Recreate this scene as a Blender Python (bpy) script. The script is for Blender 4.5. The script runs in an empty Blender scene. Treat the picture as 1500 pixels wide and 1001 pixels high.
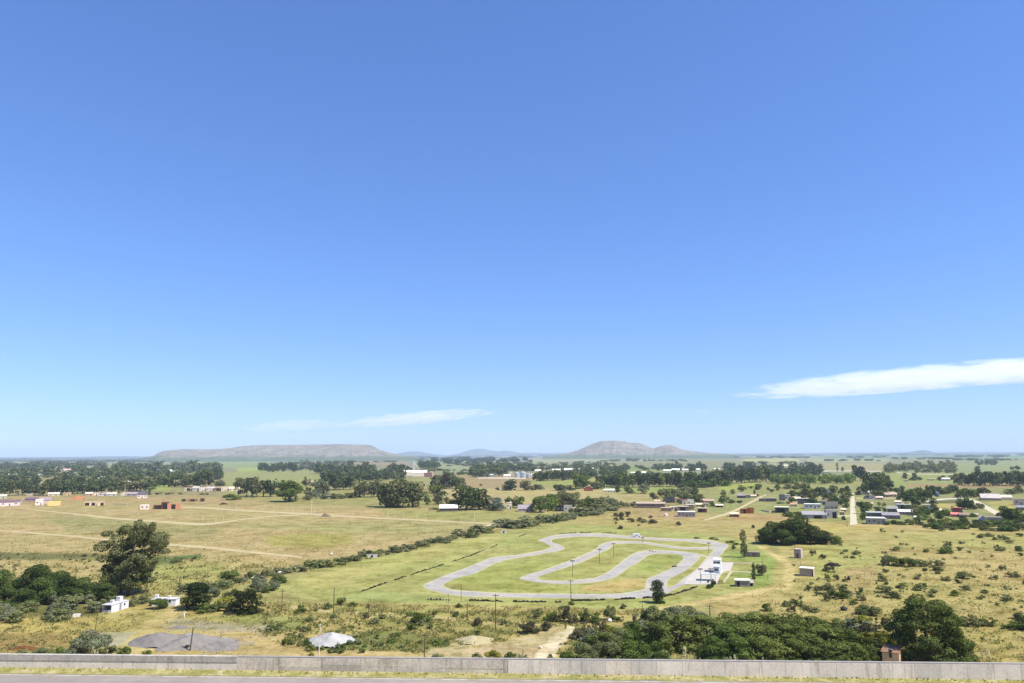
import bpy, math, random
import numpy as np
from mathutils import Vector, Matrix

random.seed(7)
RNG = np.random.default_rng(11)
SC = bpy.context.scene
COL = SC.collection
R = math.radians

# ------------------------------------------------------------------ camera
F = 1083.0
PITCH, ROLL = R(8.70), R(-0.305)
CAM = np.array([0.0, 0.0, 45.0])
_f = np.array([0, math.cos(PITCH), math.sin(PITCH)])
_r0 = np.array([1.0, 0, 0])
_u0 = np.array([0, -math.sin(PITCH), math.cos(PITCH)])
_r = math.cos(ROLL) * _r0 + math.sin(ROLL) * _u0
_u = -math.sin(ROLL) * _r0 + math.cos(ROLL) * _u0

def ray(px, py):
    d = _f * F + _r * (px - 750.0) + _u * (500.5 - py)
    return d / np.linalg.norm(d)

def P(px, py, z=0.0):
    """the point of the level z that lies in direction (px, py) of the 1500 px photo"""
    d = ray(px, py)
    t = (z - CAM[2]) / min(d[2], -1e-5)
    return CAM + d * t

def hgt(px, pyb, pyt, z=0.0):
    b = P(px, pyb, z)
    d = ray(px, pyt)
    t = math.hypot(b[0], b[1]) / math.hypot(d[0], d[1])
    return CAM[2] + d[2] * t - z

def wid(px, pyb, w, z=0.0):
    return float(np.linalg.norm(P(px + w / 2, pyb, z) - P(px - w / 2, pyb, z)))

def proj(x, y, z):
    v = np.stack([x - CAM[0], y - CAM[1], z - CAM[2]], -1)
    w = np.maximum(v @ _f, 1e-3)
    return 750 + F * (v @ _r) / w, 500.5 - F * (v @ _u) / w

cam_d = bpy.data.cameras.new('camera')
cam_d.sensor_width = 36.0
cam_d.lens = 36.0 * F / 1500.0
cam_d.clip_start, cam_d.clip_end = 0.5, 120000
cam = bpy.data.objects.new('camera', cam_d)
COL.objects.link(cam)
cam.matrix_world = Matrix(((_r[0], _u[0], -_f[0], CAM[0]), (_r[1], _u[1], -_f[1], CAM[1]),
                           (_r[2], _u[2], -_f[2], CAM[2]), (0, 0, 0, 1)))
SC.camera = cam

# ------------------------------------------------------------------ materials
def lin(c):
    c = np.asarray(c, float) / 255.0
    return np.where(c <= 0.04045, c / 12.92, ((c + 0.055) / 1.055) ** 2.4)

def C(r, g, b, k=0.50):
    """base colour of a level sunlit surface that the photo shows as sRGB r, g, b"""
    return tuple(float(v) for v in lin((r, g, b)) * k)

MATS = {}
def new_mat(name):
    m = bpy.data.materials.new(name)
    m.use_nodes = True
    nt = m.node_tree
    for n in list(nt.nodes):
        nt.nodes.remove(n)
    return m, nt, nt.nodes, nt.links

def noise(N, L, scale, detail=4, rough=0.6, vec=None):
    n = N.new('ShaderNodeTexNoise')
    n.inputs['Scale'].default_value = scale
    n.inputs['Detail'].default_value = detail
    n.inputs['Roughness'].default_value = rough
    if vec is not None:
        L.new(vec, n.inputs['Vector'])
    return n.outputs['Fac']

def ramp(N, L, fac, stops):
    r = N.new('ShaderNodeValToRGB')
    e = r.color_ramp.elements
    while len(e) < len(stops):
        e.new(0.5)
    for el, (p, c) in zip(e, stops):
        el.position = p
        el.color = (*c, 1) if len(c) == 3 else c
    L.new(fac, r.inputs['Fac'])
    return r.outputs['Color']

def mixc(N, L, a, b, fac, mode='MIX'):
    m = N.new('ShaderNodeMix')
    m.data_type = 'RGBA'
    m.blend_type = mode
    if isinstance(fac, (int, float)):
        m.inputs[0].default_value = fac
    else:
        L.new(fac, m.inputs[0])
    for s, i in ((a, 6), (b, 7)):
        if isinstance(s, tuple):
            m.inputs[i].default_value = (*s, 1) if len(s) == 3 else s
        else:
            L.new(s, m.inputs[i])
    return m.outputs[2]

def vmath(N, L, op, a, b):
    m = N.new('ShaderNodeMath')
    m.operation = op
    for s, i in ((a, 0), (b, 1)):
        if isinstance(s, (int, float)):
            m.inputs[i].default_value = s
        else:
            L.new(s, m.inputs[i])
    return m.outputs[0]

def wpos(N):
    return N.new('ShaderNodeNewGeometry').outputs['Position']

def surface(m, N, L, color, rough=0.9, bump=None, spec=0.2, metallic=0.0):
    b = N.new('ShaderNodeBsdfPrincipled')
    b.inputs['Roughness'].default_value = rough
    b.inputs['Specular IOR Level'].default_value = spec
    b.inputs['Metallic'].default_value = metallic
    if isinstance(color, tuple):
        b.inputs['Base Color'].default_value = (*color, 1)
    else:
        L.new(color, b.inputs['Base Color'])
    if bump is not None:
        h, dist, st = bump
        bn = N.new('ShaderNodeBump')
        bn.inputs['Distance'].default_value = dist
        bn.inputs['Strength'].default_value = st
        L.new(h, bn.inputs['Height'])
        L.new(bn.outputs['Normal'], b.inputs['Normal'])
    o = N.new('ShaderNodeOutputMaterial')
    L.new(b.outputs[0], o.inputs['Surface'])
    return m

def plain(col, rough=0.85, vary=0.25, scale=0.7, metallic=0.0, spec=0.25):
    """painted / rendered / rough surface with mottling and stains"""
    key = ('plain', col, rough, vary, scale, metallic)
    if key in MATS:
        return MATS[key]
    m, nt, N, L = new_mat('surface_paint')
    p = wpos(N)
    n1 = noise(N, L, scale, 5, 0.65, p)
    n2 = noise(N, L, scale * 6, 4, 0.6, p)
    f = vmath(N, L, 'MULTIPLY', n1, n2)
    c = ramp(N, L, f, [(0.12, tuple(v * (1 - vary * 1.3) for v in col)), (0.34, tuple(v * (1 + vary * 0.25) for v in col))])
    surface(m, N, L, c, rough, (n2, 0.02, 0.4), spec, metallic)
    MATS[key] = m
    return m

def foliage(name, dark, light, clump=0.45, transl=0.22, fleck=None):
    """leaf material: colour drifts between dark and light over clumps, from leaf to leaf and from plant to plant"""
    m, nt, N, L = new_mat(name)
    p = wpos(N)
    n1 = noise(N, L, clump, 3, 0.6, p)
    n2 = noise(N, L, 4.0, 2, 0.6, p)
    oi = N.new('ShaderNodeObjectInfo')
    f = vmath(N, L, 'ADD', vmath(N, L, 'MULTIPLY', n1, 0.55), vmath(N, L, 'MULTIPLY', n2, 0.45))
    f = vmath(N, L, 'ADD', f, vmath(N, L, 'MULTIPLY', vmath(N, L, 'SUBTRACT', oi.outputs['Random'], 0.5), 0.16))
    c = ramp(N, L, f, [(0.36, dark), (0.64, light)])
    if fleck:
        n3 = noise(N, L, 1.1, 3, 0.7, p)
        c = mixc(N, L, c, fleck, ramp(N, L, n3, [(0.5, (0, 0, 0)), (0.62, (1, 1, 1))]))
    d = N.new('ShaderNodeBsdfDiffuse')
    t = N.new('ShaderNodeBsdfTranslucent')
    L.new(c, d.inputs[0])
    tc = mixc(N, L, c, (1.0, 1.0, 0.45), 1.0, 'MULTIPLY')
    L.new(tc, t.inputs[0])
    mx = N.new('ShaderNodeMixShader')
    mx.inputs[0].default_value = transl
    L.new(d.outputs[0], mx.inputs[1])
    L.new(t.outputs[0], mx.inputs[2])
    o = N.new('ShaderNodeOutputMaterial')
    L.new(mx.outputs[0], o.inputs['Surface'])
    return m

FOL = {
    'dark':   foliage('leaves_dark', (0.038, 0.055, 0.023), (0.115, 0.142, 0.058), 0.45, 0.12),
    'pine':   foliage('leaves_pine', (0.026, 0.042, 0.010), (0.175, 0.205, 0.052), 0.45, 0.12),  # light end raised so colour patches suggest sunlit crown tops
    'green':  foliage('leaves_green', (0.045, 0.076, 0.018), (0.165, 0.205, 0.050)),
    'deep':   foliage('leaves_deep', (0.026, 0.047, 0.014), (0.115, 0.155, 0.042), 0.45, 0.12),
    'light':  foliage('leaves_light', (0.090, 0.135, 0.028), (0.200, 0.265, 0.060)),
    'shade':  foliage('leaves_shade', (0.018, 0.034, 0.012), (0.085, 0.115, 0.032), 0.45, 0.12),
    'cypress': foliage('leaves_cypress', (0.014, 0.026, 0.008), (0.110, 0.140, 0.036), 0.45, 0.10),
    'gumlight': foliage('leaves_gum_light', (0.062, 0.076, 0.032), (0.285, 0.285, 0.120), 0.45, 0.25),
    'black':  foliage('leaves_black', (0.012, 0.020, 0.007), (0.046, 0.062, 0.020), 0.45, 0.10),
    'olive':  foliage('leaves_olive', (0.095, 0.112, 0.044), (0.240, 0.255, 0.105)),
    'grey':   foliage('leaves_grey', (0.105, 0.120, 0.068), (0.245, 0.262, 0.155)),
    'sage':   foliage('leaves_sage', (0.125, 0.135, 0.070), (0.285, 0.290, 0.155), 0.45, 0.3),
    'silver': foliage('leaves_silver', (0.060, 0.085, 0.060), (0.210, 0.240, 0.185)),
    'yellow': foliage('leaves_yellow', (0.120, 0.135, 0.022), (0.330, 0.310, 0.050)),
    'bronze': foliage('leaves_bronze', (0.055, 0.052, 0.030), (0.150, 0.135, 0.075)),
    'gum':    foliage('leaves_gum', (0.060, 0.074, 0.032), (0.230, 0.232, 0.098)),
    'plume':  foliage('plume', (0.35, 0.31, 0.18), (0.62, 0.56, 0.36)),
    'straw':  foliage('grass_straw', (0.30, 0.255, 0.11), (0.56, 0.48, 0.23), 0.06, 0.45),
    'weed':   foliage('grass_weed', (0.12, 0.15, 0.045), (0.29, 0.30, 0.105), 0.08, 0.42),
}
BARK = plain((0.16, 0.13, 0.10), 0.95, 0.4, 3.0)
BARK_PALE = plain((0.34, 0.30, 0.24), 0.95, 0.4, 2.0)

# ------------------------------------------------------------------ mesh helpers
def mesh_np(name, V, faces4=None, faces3=None, mat=None):
    me = bpy.data.meshes.new(name)
    V = np.asarray(V, np.float32)
    fs, tot = [], []
    if faces4 is not None and len(faces4):
        f = np.asarray(faces4, np.int32); fs.append(f.ravel()); tot += [4] * len(f)
    if faces3 is not None and len(faces3):
        f = np.asarray(faces3, np.int32); fs.append(f.ravel()); tot += [3] * len(f)
    li = np.concatenate(fs)
    tot = np.asarray(tot, np.int32)
    st = np.concatenate([[0], np.cumsum(tot)[:-1]]).astype(np.int32)
    me.vertices.add(len(V)); me.vertices.foreach_set('co', V.ravel())
    me.loops.add(len(li)); me.loops.foreach_set('vertex_index', li)
    me.polygons.add(len(tot)); me.polygons.foreach_set('loop_start', st); me.polygons.foreach_set('loop_total', tot)
    me.update(calc_edges=True)
    if mat:
        me.materials.append(mat)
    return me

class MB:
    """collects boxes, prisms and tubes into one mesh"""
    def __init__(s):
        s.v, s.f = [], []
    def poly(s, vs, fs):
        o = len(s.v)
        s.v += [tuple(map(float, v)) for v in vs]
        s.f += [tuple(i + o for i in f) for f in fs]
        return s
    def box(s, x0, x1, y0, y1, z0, z1):
        return s.poly([(x0, y0, z0), (x1, y0, z0), (x1, y1, z0), (x0, y1, z0), (x0, y0, z1), (x1, y0, z1), (x1, y1, z1), (x0, y1, z1)],
                      [(3, 2, 1, 0), (4, 5, 6, 7), (0, 1, 5, 4), (1, 2, 6, 5), (2, 3, 7, 6), (3, 0, 4, 7)])
    def prism(s, pts, y0, y1):
        n = len(pts)
        vs = [(x, y0, z) for x, z in pts] + [(x, y1, z) for x, z in pts]
        fs = [tuple(range(n)), tuple(range(2 * n - 1, n - 1, -1))] + [(i + n, (i + 1) % n + n, (i + 1) % n, i) for i in range(n)]
        return s.poly(vs, fs)
    def tube(s, pts, rad, n=8, cap=True):
        pts = [Vector(p) for p in pts]
        rings = []
        for i, p in enumerate(pts):
            d = (pts[min(i + 1, len(pts) - 1)] - pts[max(i - 1, 0)]).normalized()
            a = d.orthogonal().normalized() if abs(d.z) < 0.99 else Vector((1, 0, 0))
            b = d.cross(a).normalized()
            a = b.cross(d)
            r = rad[i] if hasattr(rad, '__len__') else rad
            rings.append([p + a * (r * math.cos(2 * math.pi * k / n)) + b * (r * math.sin(2 * math.pi * k / n)) for k in range(n)])
        vs = [v for r_ in rings for v in r_]
        fs = [(i * n + k, i * n + (k + 1) % n, (i + 1) * n + (k + 1) % n, (i + 1) * n + k) for i in range(len(pts) - 1) for k in range(n)]
        if cap:
            fs += [tuple(reversed(range(n))), tuple(range((len(pts) - 1) * n, len(pts) * n))]
        return s.poly(vs, fs)
    def cone(s, c, r0, r1, z0, z1, n=16):
        vs = [(c[0] + r0 * math.cos(2 * math.pi * k / n), c[1] + r0 * math.sin(2 * math.pi * k / n), z0) for k in range(n)]
        vs += [(c[0] + r1 * math.cos(2 * math.pi * k / n), c[1] + r1 * math.sin(2 * math.pi * k / n), z1) for k in range(n)]
        fs = [(k, (k + 1) % n, (k + 1) % n + n, k + n) for k in range(n)] + [tuple(reversed(range(n))), tuple(range(n, 2 * n))]
        return s.poly(vs, fs)
    def mesh(s, name, mat, smooth=False):
        me = bpy.data.meshes.new(name)
        me.from_pydata(s.v, [], s.f)
        me.materials.append(mat)
        if smooth:
            me.polygons.foreach_set('use_smooth', [True] * len(me.polygons))
        me.update()
        return me
    def obj(s, name, mat, parent=None, smooth=False):
        return link(name, s.mesh(name, mat, smooth), parent)

def link(name, data, parent=None):
    o = bpy.data.objects.new(name, data)
    COL.objects.link(o)
    if parent:
        o.parent = parent
    return o

def tag(o, label, cat, group=None, kind=None):
    o['label'] = label
    o['category'] = cat
    if group:
        o['group'] = group
    if kind:
        o['kind'] = kind
    return o

def struct(o):
    o['kind'] = 'structure'
    return o

def thing(name, loc, label, cat, rz=0.0, group=None):
    o = bpy.data.objects.new(name, None)
    o.empty_display_size = 0.5
    COL.objects.link(o)
    o.location = [float(v) for v in loc]
    o.rotation_euler = (0, 0, rz)
    return tag(o, label, cat, group)

# ------------------------------------------------------------------ light, sky
SUN_EL, SUN_AZ = R(54), R(114)          # azimuth clockwise from the view direction (+Y)
sd = Vector((math.sin(SUN_AZ) * math.cos(SUN_EL), math.cos(SUN_AZ) * math.cos(SUN_EL), math.sin(SUN_EL)))
sl = bpy.data.lights.new('sun', 'SUN')
sl.energy = 4.8
sl.angle = R(0.53)
sl.color = (1.0, 0.955, 0.88)
so = bpy.data.objects.new('sun', sl)
COL.objects.link(so)
so.rotation_euler = sd.to_track_quat('Z', 'Y').to_euler()
so.location = (60, -40, 140)

w = bpy.data.worlds.new('World')
SC.world = w
w.use_nodes = True
N, L = w.node_tree.nodes, w.node_tree.links
for n in list(N):
    N.remove(n)
sky = N.new('ShaderNodeTexSky')
sky.sky_type = 'NISHITA'
sky.sun_disc = False
sky.sun_elevation = SUN_EL
sky.sun_rotation = SUN_AZ
sky.altitude = 300
sky.air_density = 1.0
sky.dust_density = 0.15
sky.ozone_density = 3.0
hs = N.new('ShaderNodeHueSaturation')
hs.inputs['Saturation'].default_value = 1.1
hs.inputs['Value'].default_value = 1.0
L.new(sky.outputs[0], hs.inputs['Color'])
bg = N.new('ShaderNodeBackground')
bg.inputs['Strength'].default_value = 0.10
gm = N.new('ShaderNodeGamma')            # the camera's softer tone curve
gm.inputs['Gamma'].default_value = 0.74
L.new(hs.outputs[0], gm.inputs['Color'])
wb_ = mixc(N, L, gm.outputs[0], (0.86, 1.13, 1.75), 1.0, 'MULTIPLY')      # the camera's cool white balance
L.new(wb_, bg.inputs['Color'])
wo = N.new('ShaderNodeOutputWorld')
L.new(bg.outputs[0], wo.inputs['Surface'])

SC.view_settings.view_transform = 'Standard'
SC.view_settings.look = 'None'
SC.view_settings.gamma = 1.0
SC.view_settings.exposure = 0.75
SC.render.engine = 'CYCLES'
cy = SC.cycles
cy.max_bounces = 8
cy.diffuse_bounces = 2
cy.glossy_bounces = 2
cy.transmission_bounces = 3
cy.transparent_max_bounces = 8
cy.volume_bounces = 6
cy.use_denoising = True
cy.use_adaptive_sampling = True

# ------------------------------------------------------------------ the ground: one sheet to the horizon
# meadow colours as the photo shows them, as patches of ground (px outline, colour, softness in px)
PAINT = [
    # far country
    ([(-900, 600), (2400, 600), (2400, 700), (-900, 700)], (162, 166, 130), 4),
    ([(-900, 676), (400, 676), (400, 682), (-900, 682)], (170, 178, 135), 1),
    ([(380, 660), (640, 660), (640, 676), (380, 677)], (134, 148, 108), 1.0),
    ([(-900, 684), (230, 684), (230, 687), (-900, 687)], (196, 184, 142), 0.8),
    ([(-200, 692), (60, 692), (60, 696), (-200, 696)], (190, 182, 130), 0.8),
    ([(1000, 670), (1520, 669), (1520, 671), (1000, 671.5)], (188, 182, 142), 0.6),
    ([(1240, 682), (1420, 680), (1420, 684), (1240, 685)], (196, 182, 138), 0.8),
    ([(640, 683), (900, 682), (900, 686), (640, 687)], (190, 180, 130), 0.8),
    ([(900, 678), (1060, 677), (1060, 680), (900, 681)], (196, 184, 140), 0.6),
    ([(455, 675), (590, 674), (600, 683), (470, 684)], (178, 158, 128), 1.0),
    ([(560, 683), (470, 683), (600, 700), (420, 700)], (110, 135, 85), 1.5),
    ([(300, 677), (378, 675), (420, 684), (310, 686)], (160, 180, 115), 1.0),
    ([(345, 686), (400, 684), (412, 692), (350, 693)], (180, 200, 105), 1.0),
    ([(310, 692), (470, 689), (480, 706), (320, 714)], (172, 178, 110), 1.5),
    ([(640, 676), (740, 675), (735, 690), (640, 691)], (172, 180, 132), 1.0),
    ([(780, 672), (1010, 672), (1010, 676), (780, 680)], (178, 182, 140), 1.0),
    ([(880, 666), (1070, 667), (1130, 672), (900, 673)], (138, 152, 110), 1.0),
    ([(880, 676), (1080, 674), (1085, 680), (880, 682)], (165, 165, 120), 1.0),
    ([(890, 683), (985, 683), (980, 691), (890, 692)], (160, 175, 110), 1.0),
    ([(1090, 673), (1170, 672), (1172, 677), (1085, 677)], (200, 205, 125), 0.8),
    ([(1130, 678), (1310, 679), (1320, 689), (1120, 690)], (188, 180, 130), 1.0),
    ([(1200, 665), (1520, 665), (1520, 673), (1200, 672)], (140, 165, 122), 1.0),
    ([(1180, 672), (1300, 672), (1300, 677), (1180, 677)], (182, 188, 140), 1.0),
    ([(1380, 678), (1600, 674), (1600, 690), (1400, 690)], (165, 178, 125), 1.0),
    ([(1290, 692), (1700, 692), (1700, 716), (1280, 715)], (168, 182, 100), 1.5),
    ([(1325, 709), (1500, 709), (1500, 715), (1330, 714)], (190, 160, 120), 1.0),
    # middle distance behind the trees
    ([(-900, 700), (330, 700), (330, 730), (-900, 733)], (175, 165, 115), 4),
    ([(210, 708), (250, 708), (250, 719), (210, 719)], (178, 190, 88), 1),
    ([(615, 696), (795, 694), (800, 716), (610, 718)], (188, 168, 122), 1.5),
    ([(615, 700), (640, 700), (640, 714), (600, 714)], (178, 178, 115), 1.5),
    ([(775, 704), (890, 702), (895, 712), (780, 711)], (178, 185, 95), 1.0),
    ([(640, 716), (920, 715), (930, 738), (640, 742)], (204, 188, 132), 1.5),
    ([(700, 719), (900, 719), (900, 724), (700, 724)], (208, 192, 126), 0.7),
    ([(880, 715), (1000, 712), (1010, 722), (890, 724)], (170, 185, 95), 1.5),
    ([(880, 722), (960, 722), (960, 734), (880, 740)], (198, 185, 122), 1.5),
    ([(1030, 706), (1300, 706), (1330, 760), (1000, 752)], (172, 176, 106), 3),
    ([(1060, 710), (1110, 708), (1115, 716), (1050, 719)], (182, 195, 82), 1),
    ([(1300, 715), (1560, 715), (1700, 770), (1250, 768)], (166, 170, 106), 3),
    ([(1355, 734), (1400, 733), (1405, 738), (1345, 739)], (120, 118, 80), 0.6),
    ([(1372, 738), (1402, 738), (1400, 745), (1372, 746)], (205, 190, 110), 0.7),
    ([(1445, 735), (1480, 733), (1500, 752), (1460, 750)], (195, 185, 105), 1.0),
    # dry pasture left of the stream
    ([(-900, 728), (540, 742), (740, 748), (850, 748), (700, 782), (520, 812), (380, 842), (260, 872), (-900, 880)], (203, 183, 124), 3),
    ([(-900, 726), (330, 728), (420, 740), (-900, 738)], (198, 176, 120), 2),
    ([(560, 746), (860, 752), (800, 764), (700, 766), (560, 756)], (184, 180, 106), 2),
    ([(60, 752), (200, 764), (330, 775), (300, 790), (100, 778)], (180, 172, 112), 5),
    ([(330, 770), (560, 762), (720, 766), (660, 785), (400, 775)], (188, 182, 116), 4),
    ([(390, 786), (450, 780), (515, 784), (520, 796), (470, 804), (395, 800)], (186, 180, 86), 4),
    ([(-900, 800), (160, 806), (340, 812), (420, 822), (300, 850), (-900, 860)], (204, 184, 122), 5),
    ([(-300, 805), (60, 810), (150, 812), (150, 819), (60, 820), (-300, 818)], (128, 132, 72), 3),
    ([(225, 816), (295, 812), (298, 818), (258, 822), (255, 832), (222, 836)], (104, 130, 58), 2),
    ([(200, 828), (330, 825), (330, 862), (200, 870)], (186, 180, 100), 6),
    # the kart meadow
    ([(385, 862), (470, 836), (560, 816), (640, 798), (720, 781), (800, 768), (930, 772), (1080, 786), (1125, 802), (1135, 835),
      (1120, 862), (1060, 874), (1000, 884), (930, 892), (700, 890), (560, 886), (440, 876)], (186, 190, 104), 3),
    ([(400, 858), (500, 832), (640, 800), (730, 782), (740, 790), (660, 812), (560, 838), (470, 862)], (200, 196, 112), 3),
    ([(470, 868), (560, 866), (640, 872), (680, 884), (560, 884), (470, 876)], (174, 186, 100), 4),
    ([(660, 848), (720, 833), (800, 822), (790, 834), (765, 846), (790, 858), (850, 862), (830, 868), (740, 866), (680, 862)], (180, 188, 90), 4),
    ([(835, 792), (900, 789), (960, 792), (880, 794), (860, 806), (830, 812)], (186, 190, 102), 3),
    ([(955, 814), (1000, 814), (990, 826), (950, 840), (930, 832)], (172, 190, 84), 3),
    ([(820, 824), (870, 810), (910, 806), (905, 818), (880, 836), (850, 846), (800, 846)], (184, 188, 96), 3),
    ([(860, 856), (900, 850), (945, 846), (945, 860), (900, 868), (840, 866)], (212, 190, 116), 3),
    ([(1060, 806), (1100, 806), (1150, 822), (1145, 850), (1100, 864), (1075, 850), (1075, 838), (1110, 838), (1110, 824), (1075, 822)], (162, 182, 84), 3),
    # dry common right of the track
    ([(870, 752), (960, 748), (1080, 757), (1250, 768), (1500, 764), (2400, 780), (2400, 1000), (1100, 980), (1040, 885), (1130, 860), (1140, 800), (1060, 784), (820, 766)], (200, 184, 112), 4),
    ([(900, 742), (1040, 755), (1000, 762), (900, 752)], (196, 172, 118), 3),
    ([(1080, 752), (1190, 756), (1180, 766), (1070, 762)], (206, 176, 118), 3),
    ([(1190, 766), (1300, 770), (1290, 780), (1190, 782)], (212, 192, 110), 4),
    ([(1180, 800), (1280, 795), (1300, 830), (1190, 850)], (192, 188, 106), 6),
    ([(1300, 780), (1520, 770), (1520, 800), (1320, 806)], (196, 186, 108), 6),
    ([(1420, 900), (2000, 880), (2000, 980), (1400, 980)], (190, 172, 98), 8),
    ([(1235, 836), (1285, 826), (1270, 880), (1290, 920), (1240, 905)], (202, 178, 118), 4),
    # sandy track round the huts
    ([(1108, 798), (1122, 802), (1142, 815), (1165, 826), (1168, 845), (1158, 862), (1128, 868), (1080, 874), (1020, 886), (960, 896), (960, 890),
      (1040, 876), (1100, 866), (1146, 856), (1152, 840), (1148, 826), (1130, 814), (1112, 804)], (230, 208, 142), 2),
    # foreground common
    ([(-900, 872), (170, 880), (360, 884), (560, 884), (860, 892), (960, 900), (960, 1000), (-900, 1000)], (200, 182, 110), 4),
    ([(-900, 880), (120, 880), (150, 905), (-900, 925)], (140, 140, 80), 5),
    ([(-400, 905), (160, 905), (190, 925), (120, 940), (-400, 945)], (205, 184, 100), 4),
    ([(-400, 925), (100, 928), (110, 950), (-400, 955)], (186, 158, 92), 4),
    ([(380, 884), (560, 886), (860, 896), (860, 906), (600, 902), (400, 894)], (188, 182, 100), 3),
    ([(300, 903), (380, 899), (450, 905), (440, 922), (360, 916)], (168, 172, 92), 3),
    ([(510, 930), (560, 922), (680, 935), (690, 948), (600, 958), (480, 958), (470, 950)], (140, 148, 72), 3),
    ([(540, 900), (830, 908), (800, 925), (720, 932), (560, 918)], (178, 172, 96), 4),
    ([(845, 925), (900, 915), (950, 930), (900, 960), (830, 965)], (150, 152, 82), 4),
    # bare earth round the gravel
    ([(150, 940), (205, 918), (250, 888), (268, 884), (262, 900), (240, 916), (350, 914), (420, 930), (480, 952), (640, 955), (640, 972), (150, 972)], (214, 192, 128), 3),
    ([(255, 906), (345, 914), (420, 918), (420, 924), (330, 926), (240, 916)], (196, 184, 160), 2),
    ([(140, 926), (195, 926), (180, 945), (150, 950)], (190, 182, 158), 2),
    ([(335, 938), (375, 940), (372, 946), (338, 944)], (205, 190, 170), 1.5),
    ([(630, 950), (740, 940), (790, 925), (815, 918), (842, 922), (838, 934), (815, 950), (800, 972), (620, 972)], (212, 194, 148), 2.5),
    ([(776, 974), (790, 952), (806, 937), (822, 926), (830, 917), (844, 917), (842, 928), (834, 940), (818, 952), (806, 974)], (246, 232, 204), 2.0),
    ([(646, 938), (668, 935), (720, 938), (745, 943), (700, 948), (650, 944)], (222, 206, 158), 1.5),
    # mown line between the hedge and the fence
    ([(370, 886), (480, 897), (600, 905), (720, 914), (830, 917), (830, 914), (720, 910), (600, 901), (480, 893), (370, 882)], (214, 196, 138), 1),
]

def poly_mask(X, Y, poly, soft):
    p = np.asarray(poly, float)
    inside = np.zeros(X.shape, bool)
    dmin = np.full(X.shape, 1e9)
    n = len(p)
    for i in range(n):
        x0, y0 = p[i]; x1, y1 = p[(i + 1) % n]
        if y0 != y1:
            c = ((y0 > Y) != (y1 > Y)) & (X < (x1 - x0) * (Y - y0) / (y1 - y0) + x0)
            inside ^= c
        ex, ey = x1 - x0, y1 - y0
        t = np.clip(((X - x0) * ex + (Y - y0) * ey) / (ex * ex + ey * ey + 1e-9), 0, 1)
        dmin = np.minimum(dmin, np.hypot((X - x0 - t * ex) * 0.6, Y - y0 - t * ey))
    s = np.where(inside, dmin, -dmin)
    t = np.clip(s / soft * 0.5 + 0.5, 0, 1)
    return t * t * (3 - 2 * t)

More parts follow.
